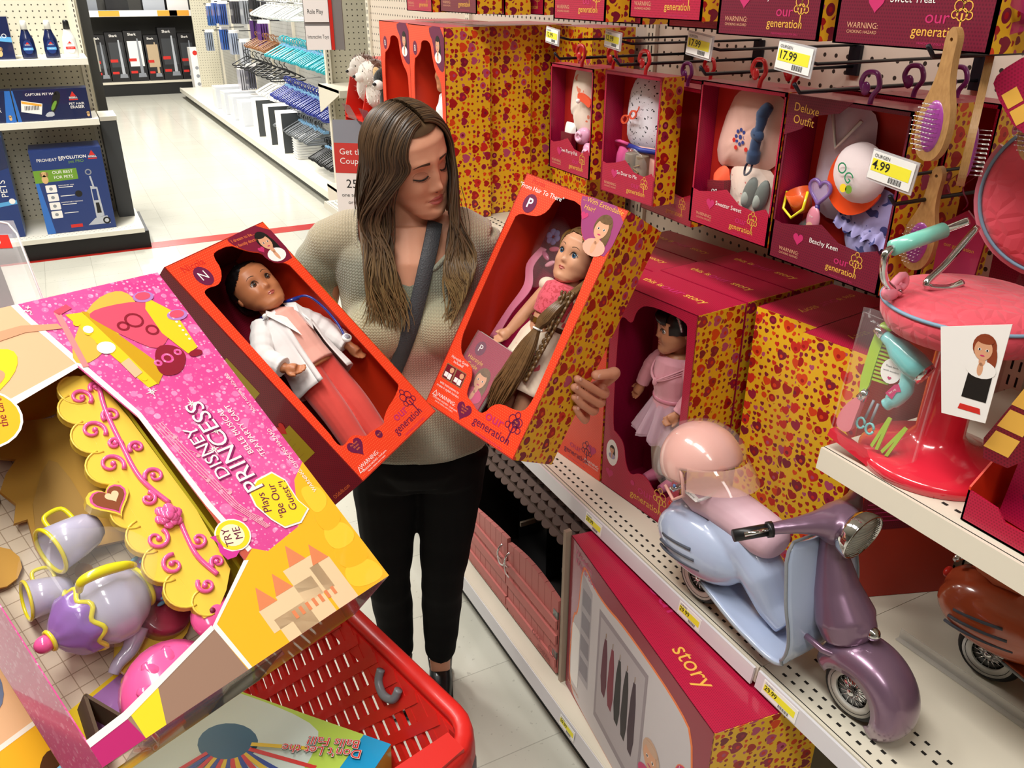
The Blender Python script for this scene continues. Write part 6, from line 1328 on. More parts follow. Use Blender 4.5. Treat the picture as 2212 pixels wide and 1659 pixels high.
for s in (-1,1): b.add([(s*.022,-.016,.352),(s*.040,-.030,.338),(s*.036,-.052,.300),(s*.016,-.053,.262),(s*.016,-.049,.31)],[(0,1,2,3,4),(4,3,2,1,0)],CTM,False)
b.build('collar',dd)
b=MB(); b.tube(catmull([(-.035,-.020,.340),(-.02,.015,.352),(.02,.018,.356),(.045,-.02,.348),(.060,-.046,.335),(.070,-.054,.30),(.072,-.057,.255),(.066,-.058,.222)],6),.0026,mat('blue_rubber_tube','#16308C',.3,coat=.6),8); b.tube([(.03,-.012,.352),(.055,-.03,.344)],.0045,MC['blue_rubber_tube'],8); b.build('stethoscope_tube',dd)
b=MB(); b.M=Matrix.Translation((.065,-.060,.214))@Matrix.Rotation(R_(75),4,'X'); b.lathe([(0,-.004),(.0085,-.004),(.0105,0),(.0095,.004),(0,.004)],WHP,18); b.lathe([(0,.0042),(.0062,.0042),(.0062,.005),(0,.005)],mat('grey_disc','#8A8690',.3),18); b.build('stethoscope_head',dd)
b=MB(); b.ell((-.040,-.026,.338),(.006,.006,.005),WHP,12,8); b.tube([(-.040,-.026,.338),(-.052,-.030,.330)],.0016,SILV,6); b.build('ear_tip',dd)
# ---- long haired doll in the right held box ----
HD_M = HM@Matrix.Translation((.158,.012,-.078))@frame((1,0,0),(0,0,-1),(0,1,0),(0,0,0))@Matrix.Rotation(R_(-6),4,'Z')
BRH=mat('brown_doll_hair','#7A5A38',.35,spec=.6); t=NT(BRH); t.col(t.mix(t.noise(t.obj(),70,3,.7),lin('#3A2615'),lin('#8A6840')))
armsH={-1:[(-.046,.004,.328),(-.062,-.012,.265),(-.070,-.030,.205),(-.075,-.045,.180)],1:[(.046,.004,.328),(.070,.0,.262),(.078,-.012,.20),(.078,-.016,.17)]}
hdl,hHM,hH=doll('long_haired_doll','doll with very long brown hair and pink lace top inside the right held box',HD_M,'#D29A78','#3A6A8C',BRH,Matrix.Rotation(R_(2),4,'Y')@Matrix.Rotation(R_(6),4,'X')@Matrix.Rotation(R_(2),4,'Z'),armsH)
mb=MB(); haircap(mb,hH,hHM,BRH,lambda c:(c.y<-.010 and c.z<.060+(.026 if abs(c.x)<.025 else .026-1.2*(abs(c.x)-.025))) or (c.z<-.02 and c.y<.0),.009)
for i in range(70):
    s=-1 if i%2 else 1; a=(i//2)/34; y0=-.05+.12*a; P=[hHM@Vector((.002+s*.086*sin(R_(f)),y0+.02*f/90,.02+.100*cos(R_(f))*sqrt(max(.1,1-(y0/.11)**2)))) for f in (2,25,50,75,100)]; P.append(hHM@Vector((s*.080,.04,-.06))); mb.tube(catmull(P,3),.0022,BRH,5,cap=False)
mb.build('hair',hdl)
mb=MB()
for i in range(120):
    th=rh.uniform(0,2*pi); r=.017*sqrt(rh.random()); w_=rh.uniform(0,6)
    P=[hHM@Vector((.07,.03,-.03)),Vector((.052+.5*r*cos(th),-.030+.4*r*sin(th),.335)),Vector((.050+r*cos(th)*.7,-.058+r*sin(th)*.6,.295)),Vector((.040+r*cos(th)*.9,-.064+.6*r*sin(th),.262)),Vector((.034+.35*r*cos(th),-.066+.35*r*sin(th),.240)),Vector((.030+1.2*r*cos(th),-.066+.6*r*sin(th),.20)),Vector((.020+1.7*r*cos(th),-.062+.7*r*sin(th),.14)),Vector((.008+1.6*r*cos(th)+.006*sin(w_),-.058+.7*r*sin(th),.085+.02*rh.random())),Vector((.002+1.2*r*cos(th)+.006*sin(w_),-.055+.5*r*sin(th),.045+.03*rh.random()))]
    P=catmull(P,4); mb.tube(P,[.0026*min(1,(len(P)-j)/8) for j in range(len(P))],BRH,5,cap=False)
mb.tube([(.034+.0095*cos(a*.6),-.066+.0095*sin(a*.6),.240) for a in range(11)],.0022,WHP,6); mb.build('ponytail',hdl)
def braid(name_,x0,y0,z0,z1_,r,xd=0):
    mb=MB(); N_=int((z0-z1_)/.0035)
    for k_ in range(3):
        mb.tube([(x0+xd*i/N_+r*sin(i*.55+k_*2.094),y0+r*.5*cos((i*.55+k_*2.094)*2),z0-(z0-z1_)*i/N_) for i in range(N_)],r*.62,BRH,6)
    mb.build(name_,hdl)
braid('braid',.066,-.052,.335,.13,.0055,-.018); braid('braid',.052,-.060,.33,.24,.0045,.004)
LAC=cloth_mat('pink_lace_cloth','#E0586A',n2='#C8404E',scale=150,thr=.55); CRD=cloth_mat('cream_pink_dab_cloth','#EEDCC4',n2='#E0606A',scale=38,thr=.66); BLT=mat('brown_belt','#4A2A1A',.4)
b=MB(); b.tube([(0,.004,.343),(0,.003,.328),(0,-.003,.30),(0,-.002,.27)],[.030,.047,.047,.044],LAC,20); 
organic(b,'lace_top',hdl,.0022,3,LAC)
for s in (-1,1): b=MB(); b.ell((s*.052,.002,.326),(.020,.022,.017),CRD,16,10); b.build('cap_sleeve',hdl)
b=MB()
def sk_(u,v): a=2*pi*u; z=.300-.19*v; r=lerp([(0,.047),(.25,.043),(.45,.058),(1,.078)],v); w_=.004*sin(9*a)*max(0,v-.25); return ((r+w_)*cos(a),(r*.68+w_)*sin(a),z)
b.grid(sk_,64,20,CRD,closed_u=True); o=b.build('skirt',hdl); q=o.modifiers.new('s','SOLIDIFY'); q.thickness=.0015
b=MB(); b.lathe([(.044,-.005),(.0465,-.005),(.0465,.005),(.044,.005)],BLT,32,c=(0,0,.252),sxy=(1,.9)); b.cbox((-.004,-.0425,.252),(.010,.002,.011),mat('brass_buckle','#B08A3A',.3,metal=1)); b.build('belt',hdl)
# hairstyle booklet and wrapped accessories
GBK=thing('hairstyle_guide','shrink wrapped magenta hairstyle booklet standing in the right held box','booklet',HM@Matrix.Translation((.026,.048,-.012))@Matrix.Rotation(R_(-3),4,'Z')@Matrix.Rotation(R_(-6),4,'X'))
mb=MB(); mb.box((0,0,-.010),(.105,.142,-.001),WHITEP); mb.box((-.001,-.001,-.012),(.106,.143,-.008),mat('grey_cover_edge','#8A8078',.5)); mb.build('pages',GBK)
mb=MB(); mb.box((.0,.0,-.001),(.105,.142,0),MAGD); mb.disc(.028,.112,.014,.0004,PURPLE,ry=.016); mb.text('P',.022,.028,.112,.0007,WHITEP); mb.text('Hairstyle',.013,.032,.086,.0005,GOLD); mb.text('Guide',.013,.032,.072,.0005,GOLD); portrait(mb,.072,.055,.055,BRH,cloth=PINKP,z=.0005); mb.build('cover',GBK)
mb=MB(); mb.box((-.001,-.001,.003),(.106,.143,.0042),mat('booklet_shrink_wrap','#FFFFFF',.05,alpha=.05,coat=1)); mb.build('shrink_wrap',GBK)
AC=thing('accessory_pack','clear pack of lilac flower, gold headband and pink hair clips beside the long haired doll','accessory pack',HM@Matrix.Translation((.066,.40,-.10)))
mb=MB(); 
for k_ in range(6): a=k_*1.047; mb.ell((-.012+.011*cos(a),.035+.011*sin(a),.0),(.008,.008,.003),mat('lilac_felt','#9A90C8',.8),10,6)
mb.build('flower',AC)
mb=MB(); mb.tube(catmull([(.02,.015,0),(.012,.045,0),(.024,.062,0),(.038,.050,0),(.032,.018,0)],5),.0032,mat('gold_plastic','#C8A030',.3,coat=.5),8); mb.tube(catmull([(.026,.01,0),(.024,.04,0),(.027,.062,0)],4),.0025,MC['gold_plastic'],8); mb.build('headband',AC)
PKH=mat('pink_hair_piece','#E88AA8',.4); mb=MB()
for j in range(16): mb.tube(catmull([(-.03+.001*j,.005,0),(-.045+.0012*j,-.04,.002),(-.03+.0014*j,-.085,0),(-.045+.001*j,-.15,0),(-.062+.0012*j,-.22,-.005)],5),.0018,PKH,5)
mb.build('pink_hair_strand',AC)
mb=MB(); 
for (x,y,c_) in ((.006,.012,'#E0708C'),(-.008,-.008,'#C86488'),(.012,-.02,'#E8A0B0')): mb.ell((x,y,.002),(.014,.006,.004),mat('clip_'+c_[1:],c_,.3,coat=.5),12,8,Matrix.Rotation(x*60,3,'Z'))
mb.build('hair_clips',AC)
def pebble(mb,cx,cy,rx,ry,h_,m,k_=3):
    mb.grid(lambda u,v:(cx+rx*cos(2*pi*u)*v*(1+.08*sin(k_*2*pi*u)),cy+ry*sin(2*pi*u)*v*(1+.08*cos(k_*2*pi*u)),h_*(1-v**4)),32,8,m,closed_u=True)
mb=MB(); pebble(mb,-.002,.0,.050,.080,.014,mat('bubble_plastic','#FFFFFF',.05,alpha=.07,coat=1)); mb.build('bubble',AC)
# ---- ballerina ----
BA_M = M_BAL@Matrix.Translation((.150,.055,-.072))@frame((1,0,0),(0,0,-1),(0,1,0),(0,0,0))@Matrix.Rotation(R_(-4),4,'Z')
armsB={-1:[(-.046,.004,.328),(-.075,-.010,.285),(-.088,-.022,.232),(-.098,-.030,.205)],1:[(.046,.004,.328),(.070,-.008,.270),(.062,-.034,.222),(.048,-.050,.205)]}
bd_,bHM,bH=doll('ballerina_doll','black haired ballerina doll in pink top and tutu inside the magenta box',BA_M,'#BE8460','#3A2A20',BLKH,Matrix.Rotation(R_(4),4,'X')@Matrix.Rotation(R_(-22),4,'Z'),armsB)
mb=MB(); haircap(mb,bH,bHM,BLKH,lambda c:(c.y<-.012 and c.z<.050-.0*abs(c.x)) and abs(c.x)<.066 or (c.z<.0 and c.y<.02),.009)
mb.ell(bHM@Vector((0,.075,.095)),(.026,.026,.026),BLKH,18,12)
for i in range(20): x=-.055+.110*i/19; mb.tube([bHM@Vector((x*.75,-.062,.088)),bHM@Vector((x,bH.F(x,.05)-.010,.055)),bHM@Vector((x,bH.F(x,.042)-.006,.040))],[.0022,.0024,.0014],BLKH,6)
mb.build('hair',bd_)
mb=MB(); sl=mat('silver_glitter_band','#C8CAD0',.25,metal=.8); P=[bHM@Vector((.088*sin(a),-.018-.02*cos(a),.028+.092*cos(a))) for a in [(-95+i*6.33)*pi/180 for i in range(31)]]; mb.tube(P,.0042,sl,8)
for i in range(1,30): mb.ell(P[i]+Vector((rh.uniform(-.003,.003),-.002,rh.uniform(-.003,.003))),.0022,sl,6,4)
mb.build('headband',bd_)
PKK=cloth_mat('ballet_pink_cloth','#E0A0AC'); TGT=cloth_mat('cream_tights_cloth','#CDBBA6'); TUT=mat('tutu_tulle','#D9B4C4',.6,alpha=.55,sheen=.5)
b=MB(); b.tube([(0,.004,.338),(0,.003,.322),(0,-.004,.29),(0,.0,.25),(0,.001,.215),(0,.002,.19)],[.034,.047,.048,.044,.046,.040],PKK,20); organic(b,'leotard',bd_,.0022,3,PKK)
for s in (-1,1):
    b=MB(); sh,el,wr,_=[Vector(p) for p in armsB[s]]; P=catmull([sh+Vector((-s*.012,0,.002)),sh.lerp(el,.5),el,el.lerp(wr,.92)],5); b.tube(P,[.0205+.0008*sin(i*2.1)-.004*i/(len(P)-1) for i in range(len(P))],PKK,14); organic(b,'sleeve',bd_,.0022,3,PKK)
    b=MB(); P=catmull([(s*.02,.003,.205),(s*.024,.003,.15),(s*.026,.001,.09),(s*.026,.006,.03),(s*.026,.006,.014)],4); b.tube(P,[.0285-.010*i/(len(P)-1) for i in range(len(P))],TGT,14); b.build('tights_leg',bd_)
    b=MB(); b.tube([(s*.027,.016,.011),(s*.029,-.010,.009),(s*.030,-.038,.007)],[.0145,.0165,.011],mat('pink_ballet_shoe','#D77A9A',.4),12); organic(b,'shoe',bd_,.002,3,MC['pink_ballet_shoe'])
    b=MB()
    for k_ in range(3): b.tube(catmull([(s*.048,-.010,.325-.006*k_),(s*.026,-.047,.305-.004*k_),(0,-.056,.285)],5),.0022,PKK,6)
    b.build('wrap_fold',bd_)
b=MB(); b.ell((0,-.056,.284),(.006,.006,.011),PKK,12,8); b.build('knot',bd_)
def tutu(u,v): a=2*pi*u; r=.046+.042*v; w_=.008*sin(13*a)*v+.003*sin(29*a)*v; return ((r+w_)*cos(a),(r*.85+w_)*sin(a),.232-.088*v+.004*sin(7*a)*v)
for dz in (0,.006): b=MB(); b.grid(lambda u,v:(tutu(u+dz*9,v)[0],tutu(u+dz*9,v)[1],tutu(u+dz*9,v)[2]+dz-.004),120,12,TUT,closed_u=True); b.build('tutu_layer',bd_)
b=MB(); b.lathe([(.045,-.005),(.0475,-.004),(.0475,.004),(.045,.005)],mat('pink_satin','#D88A9E',.3,coat=.3),32,c=(0,0,.236),sxy=(1,.95)); b.build('waistband',bd_)
# doctor dolls half seen in the upper left boxes: white coat sleeves
for k_,M_ in enumerate(M_UL[:1]):
    r=thing('boxed_doll','doctor doll with glasses just visible in the orange fronted box above the woman','doll',M_@Matrix.Translation((.145,.01,-.075))@frame((1,0,0),(0,0,-1),(0,1,0),(0,0,0)))
    b=MB(); b.tube([(0,0,.34),(0,0,.30),(0,0,.2),(0,0,.15)],[.03,.05,.055,.065],CTM,18); b.tube([(.045,0,.33),(.065,0,.27),(.07,-.02,.2)],[.022,.021,.02],CTM,12); b.tube([(-.045,0,.33),(-.07,0,.27),(-.075,-.02,.2)],[.022,.021,.02],CTM,12); organic(b,'coat',r,.003,3,CTM)
    b=MB(); Hh=Head(True); Hh.mesh(b,mat('doctor_doll_vinyl_skin'),60,48,M=Matrix.Translation((0,0,.405))@Matrix.Scale(.53,4)); b.build('head',r)
    b=MB(); haircap(b,Hh,Matrix.Translation((0,0,.405))@Matrix.Scale(.53,4),BLKH,lambda c:c.y<-.012 and c.z<.06,.009); b.build('hair',r)
    b=MB(); [b.tube([(s*.013,0,.16),(s*.025,.0,.02)],.022,TGT,10) for s in (-1,1)]; b.build('legs',r)
# ---------------- the two held boxes ----------------
DBX=thing('doll_box','orange and maroon doll box tilted in the woman right hand, doctor doll inside','box',DM)
carton(DBX,W0,H0,D0,HEART,MAROON,ORANGE,MAROON,ORIN,bottom=ORANGE)
dwin=[(.0991,.4813),(.1044,.507),(.115,.516),(.1567,.515),(.1708,.4987),(.1873,.4832),(.2051,.4738),(.209,.4543),(.2175,.440),(.2350,.4342),(.2451,.4182),(.2435,.0959),(.2378,.0891),(.2093,.0788),(.1731,.0718),(.1453,.0602),(.1404,.0536),(.1195,.0553),(.0989,.0596),(.079,.0587),(.0685,.0707),(.0535,.0786),(.0331,.0739),(.0195,.0749),(.0153,.0863),(.0203,.1107),(.0264,.4463),(.030,.4564),(.045,.4590),(.0645,.4546),(.082,.4614)]
mb=MB(); mb.prism([(0,0),(W0,0),(W0,H0),(0,H0)],-.0018,0,ORANGE,holes=[smoothpoly(dwin,1)]); mb.build('front_panel',DBX)
mb=MB(); mb.flat(smoothpoly([(.162,H0),(W0,H0),(W0,.435),(.2375,.433),(.2175,.439),(.2045,.456),(.2051,.4748),(.1873,.4842),(.1708,.4997),(.160,.518)],1),.0004,PURPLE if False else mat('maroon_print','#7A1232',.4))
portrait(mb,.235,.487,.052,BLKP,SKP,WHITEP,.0008); mb.text('I dream to be...',.010,.196,.517,.0008,ORP,-4); mb.text('a family doctor',.010,.196,.504,.0008,ORP,-4); mb.heart(.212,.478,.008,.0008,PINKP)
mb.disc(.054,.4826,.0185,.0004,PURPLE,ry=.021); mb.text('N',.026,.054,.4826,.0008,WHITEP); mb.text('Nicola',.021,.052,.509,.0004,REDP)
mb.heart(.0449,.056,.020,.0004,PURPLE); mb.text('Fits most',.0055,.045,.0635,.0008,ORP); mb.text('18-inch',.0055,.045,.0575,.0008,ORP); mb.text('dolls',.0055,.045,.0515,.0008,ORP); mb.disc(.1088,.0455,.0085,.0004,PURPLE); mb.text('Age 3+',.0045,.1088,.0455,.0008,ORP)
og_logo(mb,.192,.026,.066,PINKP,PURPLE); mb.text('WARNING:',.0115,.048,.022,.0004,WHITEP); mb.text('CHOKING HAZARD - Small parts.',.0055,.055,.013,.0004,WHITEP); mb.text('Not for children under 3 years.',.0045,.055,.007,.0004,WHITEP); mb.prism([(.008,.014),(.022,.014),(.015,.026)],.0002,.0004,WHITEP,holes=[[(.0102,.0152),(.0198,.0152),(.015,.0238)]]); mb.build('lettering',DBX)
mb=MB(); mb.M=frame((0,0,1),(0,1,0),(-1,0,0),(0,0,0)); mb.flat([(-.115,.10),(-.045,.10),(-.045,.17),(-.115,.17)],.0004,PLYD); mb.flat([(-.115,.25),(-.045,.25),(-.045,.34),(-.115,.34)],.0004,PLYD); mb.heart(-.07,.345,.014,.0008,REDP,10); mb.heart(-.07,.175,.014,.0008,REDP,10)
for i in range(4): mb.text('... .. .... ..',.007,-.08,.115+i*.012,.0008,MAROON); mb.text('.. .... ...',.007,-.08,.27+i*.014,.0008,MAROON)
mb.text('OGdolls.com',.011,-.065,.012,.0004,ORP); mb.build('side_prints',DBX)
HBX=thing('doll_box','orange fronted heart sided box in the woman left hand with the long haired doll','box',HM)
carton(HBX,W0,H0,D0,HEART,ORIN,ORANGE,MAGD,MAGD,bottom=ORANGE)
mb=MB(); mb.box((.002,.004,-.138),(.0035,.526,-.002),ORIN); mb.build('left_liner',HBX)
hwin=[(.0161,.435),(.0267,.4484),(.055,.4519),(.0741,.4563),(.0912,.4729),(.0957,.4969),(.1028,.508),(.1569,.5117),(.1727,.4917),(.1859,.464),(.2035,.446),(.2321,.434),(.2430,.4265),(.2530,.1393),(.2506,.112),(.2429,.0943),(.2201,.0875),(.1886,.0852),(.1679,.0732),(.1571,.0485),(.1395,.0444),(.1157,.0549),(.0966,.059),(.0909,.0762),(.0896,.0998),(.0761,.1202),(.042,.1272),(.0243,.1462),(.0168,.1786)]
mb=MB(); mb.prism([(0,0),(W0,0),(W0,H0),(0,H0)],-.0018,0,ORANGE,holes=[smoothpoly(hwin,1)]); mb.build('front_panel',HBX)
mb=MB(); mb.flat(smoothpoly([(.155,H0),(W0,H0),(W0,.434),(.240,.432),(.2035,.447),(.1859,.465),(.1727,.4927),(.158,.513)],1),.0004,mat('mauve_print','#9A3A72',.4)); portrait(mb,.232,.478,.058,BRH,SKP,mat('peach_cloth_print','#F0A890',.5),.0008)
mb.text('...With Extendable',.0135,.212,.522,.0008,GOLD,-1); mb.text('Hair!',.0135,.185,.508,.0008,GOLD,-1); mb.heart(.180,.492,.009,.0008,PINKP)
mb.disc(.040,.474,.0175,.0004,PURPLE,ry=.020); mb.text('P',.028,.040,.474,.0008,WHITEP,bold=.02); mb.text('"From Hair To There"',.0135,.056,.504,.0004,WHITEP); mb.text('Portia',.015,.04,.519,.0004,REDP)
mb.text('Hairstyle Guide',.0085,.042,.117,.0004,WHITEP); mb.text('Included!',.0085,.042,.109,.0004,WHITEP); mb.flat(rrect(.012,.066,.074,.100,.003,3),.0004,CARD)
for x in (.014,.045): mb.flat([(x,.068),(x+.027,.068),(x+.027,.098),(x,.098)],.0007,MAROON); mb.flat([(x+.003,.072),(x+.013,.072),(x+.013,.082),(x+.003,.082)],.0009,WHITEP); mb.disc(x+.019,.090,.006,.0009,SKP); mb.flat([(x+.014,.070),(x+.024,.070),(x+.024,.082),(x+.014,.082)],.0009,WHITEP)
mb.text('with instructions to',.0075,.045,.056,.0004,WHITEP); mb.text('create 6 stylish hairdos.',.0075,.045,.048,.0004,WHITEP); mb.text('WARNING:',.0115,.050,.030,.0004,WHITEP); mb.text('CHOKING HAZARD - Small parts.',.0055,.052,.021,.0004,WHITEP); mb.text('Not for children under 3 years.',.0045,.052,.015,.0004,WHITEP); mb.prism([(.008,.024),(.022,.024),(.015,.037)],.0002,.0004,WHITEP,holes=[[(.0102,.0254),(.0198,.0254),(.015,.0345)]])
mb.heart(.1056,.030,.021,.0004,PURPLE); mb.text('Fits most',.0055,.106,.038,.0008,ORP); mb.text('18-inch',.0055,.106,.032,.0008,ORP); mb.text('dolls',.0055,.106,.026,.0008,ORP); mb.disc(.240,.066,.010,.0004,PURPLE); mb.text('Age',.0055,.240,.069,.0008,ORP); mb.text('3+',.0055,.240,.062,.0008,ORP)
og_logo(mb,.192,.026,.072,PINKP,PURPLE); mb.build('lettering',HBX)
# ================= shelf toys =================
def puff(mb, pts, z, h, m, n=7, wr=.0, c=None):
    "pillow-like piece of cloth with the outline pts, lying on plane z"
    pts=[Vector((p[0],p[1],0)) for p in pts]; k=len(pts); cx=Vector((c[0],c[1],0)) if c else sum(pts,Vector())/k; vs=[]
    for j in range(n+1):
        v=j/n
        for i,p in enumerate(pts):
            q=cx+(p-cx)*v; vs.append((q.x,q.y,z+h*(1-v**3)+wr*sin(q.x*260+q.y*90)*(1-v)+wr*.7*sin(q.y*300-q.x*140)))
    fs=[(j*k+i,j*k+(i+1)%k,(j+1)*k+(i+1)%k,(j+1)*k+i) for j in range(n) for i in range(k)]
    mb.add(vs,fs,m,True); return mb
def inbox(i, name, label, cat, x=0, y=0, z=0, rot=0):
    r,M=OB[i]; return thing(name,label,cat,M@TR(x,y,z,rot))
def sm(p,n=2): return smoothpoly(p,n)
# box 0: pajama, slippers, socks, leaflet
CRW=cloth_mat('cream_dotted_pajama','#E6D2C0',n2='#E07A5A',scale=45,thr=.70)
g=inbox(0,'doll_pajama','cream dotted doll pajama shirt in the leftmost small outfit box','clothes',.115,.17,-.040); mb=MB(); puff(mb,sm([(-.02,.085),(.02,.085),(.045,.07),(.06,-.02),(.04,-.03),(.035,-.07),(-.035,-.07),(-.04,-.03),(-.06,-.02),(-.045,.07)]),0,.018,CRW,wr=.001); mb.build('cloth',g)
g=inbox(0,'eye_mask','orange eye mask with white pompom on the pajama shirt','accessory',.145,.185,-.016,-15); mb=MB(); mb.prism(sm([(-.03,-.012),(0,-.006),(.03,-.012),(.034,.012),(-.034,.012)]),-.003,.003,mat('orange_felt','#E0502A',.8)); mb.build('mask',g); mb=MB(); mb.ell((-.02,-.01,.006),.006,WHP,10,8); mb.build('pompom',g)
SLP=mat('pink_slipper_plush','#D79AB8',.6,coat=.3)
for k_,(x,y,a,l) in enumerate(((.13,.095,20,'upper pink plush slipper in the pajama box'),(.165,.055,-50,'lower pink plush slipper in the pajama box'))):
    g=inbox(0,'slipper',l,'shoe',x,y,-.024,a); mb=MB(); mb.ell((0,0,0),(.032,.021,.014),SLP,18,12); mb.build('sole',g); mb=MB(); mb.tube([(.012*cos(q*.55),.010*sin(q*.55),.013) for q in range(11)],.0045,mat('pink_slipper_cuff','#E6B4CC',.6),8); mb.build('cuff',g)
g=inbox(0,'sock_pack','pair of white socks in a maroon paper sleeve in the pajama box','socks',.035,.02,-.030); mb=MB(); puff(mb,rrect(0,.0,.05,.10,.008),0,.012,WHP); mb.build('socks',g); mb=MB(); mb.box((-.002,.018,0),(.052,.075,.014),MAROON); mb.text('og',.018,.024,.055,.0145,WHITEP); mb.build('sleeve',g)
# box 1: speckled shirt, belt, pink shorts, boots, glasses
SPK=cloth_mat('white_speckled_cloth','#E4E2EA',n2='#16161E',scale=150,thr=.66)
g=inbox(1,'doll_shirt','white doll shirt with black speckles in the second outfit box','clothes',.105,.185,-.050); mb=MB(); puff(mb,sm([(-.018,.082),(.018,.082),(.05,.06),(.058,-.03),(.045,-.065),(-.045,-.065),(-.06,-.03),(-.05,.06)]),0,.02,SPK,wr=.001); mb.build('cloth',g)
g=inbox(1,'doll_shorts','pale pink doll shorts under the speckled shirt','clothes',.12,.075,-.050); mb=MB(); puff(mb,sm([(-.05,.045),(.05,.045),(.055,-.05),(.01,-.055),(0,-.02),(-.01,-.055),(-.055,-.05)]),0,.016,cloth_mat('pale_pink_shorts','#E4AC9C'),wr=.001); mb.build('cloth',g)
mb=MB(); mb.tube([(-.05,.036,.012),(0,.034,.019),(.05,.036,.012)],.0055,mat('blue_belt','#1A2C86',.5),8); mb.build('belt',g)
g=inbox(1,'doll_bag','small bright pink doll bag beside the shorts','bag',.035,.075,-.040); mb=MB(); puff(mb,sm([(-.022,-.05),(.022,-.05),(.02,.04),(-.02,.04)]),0,.016,mat('bright_pink_cloth','#D2508C',.7)); mb.build('pouch',g); mb=MB(); mb.tube([(-.024,.04,.006),(0,.044,.012),(.024,.04,.006)],.004,MC['bright_pink_cloth'],8); mb.build('gathered_top',g)
g=inbox(1,'sunglasses','orange doll sunglasses lying on the speckled shirt','accessory',.075,.18,-.020,25); OGL=mat('orange_clear_plastic','#E2502A',.12,alpha=.85,coat=.8)
for s in (-1,1): mb=MB(); mb.prism([(s*.016+.014*cos(q*.35),.010*sin(q*.35)) for q in range(18)],0,.004,OGL,holes=[[(s*.016+.010*cos(q*.35),.0065*sin(q*.35)) for q in range(18)]]); mb.build('rim',g)
mb=MB(); mb.tube([(.03,0,.002),(.034,.012,-.006)],.002,OGL,6); mb.tube([(-.004,.002,.003),(.004,.002,.003)],.002,OGL,6); mb.build('bridge',g)
BTM=mat('taupe_boot','#7A6A54',.45,coat=.4)
for k_,(x,l) in enumerate(((.085,'left taupe ankle boot in clear pouch in the second outfit box'),(.125,'right taupe ankle boot in clear pouch in the second outfit box'))):
    g=inbox(1,'boot',l,'shoe',x,.07,-.026); mb=MB(); mb.tube([(0,.03,0),(0,.0,0),(.002,-.02,.004)],[.016,.017,.019],BTM,14); mb.ell((.004,-.022,.006),(.019,.014,.012),BTM,14,10); organic(mb,'upper',g,.0025,3,BTM)
    mb=MB(); mb.tube(catmull([(-.012,-.012,.018),(.012,-.006,.020),(-.010,.002,.018),(.012,.010,.017)],4),.0014,CARD,5); mb.build('laces',g)
g=inbox(1,'shoe_pouch','clear pouch around the taupe boots','pouch',.105,.066,-.018); mb=MB(); pebble(mb,0,0,.046,.046,.012,mat('bubble_plastic')); mb.build('film',g)
# box 2
PPS=cloth_mat('pale_pink_sweater_cloth','#E2B4A4')
g=inbox(2,'doll_sweater','pale pink doll sweater with embroidered flowers in the third outfit box','clothes',.125,.185,-.040); mb=MB(); puff(mb,sm([(-.02,.085),(.03,.085),(.075,.07),(.085,.0),(.05,-.05),(-.04,-.05),(-.065,-.06),(-.085,-.03),(-.055,.07)]),0,.018,PPS,wr=.001); mb.build('cloth',g)
mb=MB()
for k_ in range(8): a=k_*.785; mb.disc(-.01+.010*cos(a),.005+.012*sin(a),.0034,.0185,mat('navy_thread','#2A3C86',.7),8); 
mb.disc(-.01,.005,.004,.0188,MC['navy_thread'],8)
for (x,y) in ((-.024,-.002),(-.018,-.014),(.006,-.014),(.02,-.012)): mb.disc(x,y,.0042,.0185,REDP,6)
mb.build('embroidery',g)
g=inbox(2,'doll_skirt','cream doll skirt with pink flecks under the pink sweater','clothes',.14,.085,-.042); mb=MB(); puff(mb,sm([(-.05,.055),(.05,.055),(.06,-.03),(.05,-.055),(-.03,-.05),(-.06,-.01)]),0,.014,cloth_mat('cream_flecked_cloth','#E2CCBC',n2='#C8685C',scale=90,thr=.7),wr=.0015); mb.build('cloth',g)
g=inbox(2,'headband','blue denim knotted headband hanging over the pink sweater','accessory',.165,.20,-.016,-28); DN=cloth_mat('denim_cloth','#2C4468'); mb=MB(); mb.tube(catmull([(-.012,.055,0),(-.014,.035,.004),(-.006,.02,.006),(0,.0,.008)],5),[.008,.010,.011,.012,.012,.013,.012,.011,.011,.010,.010,.009,.009,.009,.010,.011],DN,10); mb.ell((0,.0,.008),(.016,.013,.010),DN,14,10); mb.tube(catmull([(.0,0,.006),(.006,-.02,.006),(.012,-.04,.003),(.014,-.05,0)],5),[.010]*8+[.013]*8,DN,10); mb.build('fabric_band',g)
mb=MB(); mb.tube(catmull([(.014,-.05,0),(.020,-.07,0),(.012,-.085,0),(.004,-.07,0),(.008,-.055,0)],4),.0022,mat('navy_elastic','#1A1C3A',.7),6); mb.build('elastic_loop',g)
for k_,(x,l) in enumerate(((.145,'left grey flat shoe in the third outfit box'),(.178,'right grey flat shoe in the third outfit box'))):
    g=inbox(2,'flat_shoe',l,'shoe',x,.085,-.026,-18); GS=mat('grey_suede','#55605A',.6); mb=MB(); mb.ell((0,0,0),(.015,.034,.011),GS,16,12); mb.build('upper',g); mb=MB(); mb.ell((0,-.010,.006),(.010,.018,.007),mat('shoe_lining','#9AA69E',.6),14,8); mb.build('lining',g)
g=inbox(2,'shoe_pouch','clear pouch around the grey flat shoes','pouch',.162,.088,-.017); mb=MB(); pebble(mb,0,0,.043,.052,.012,mat('bubble_plastic')); mb.build('film',g)
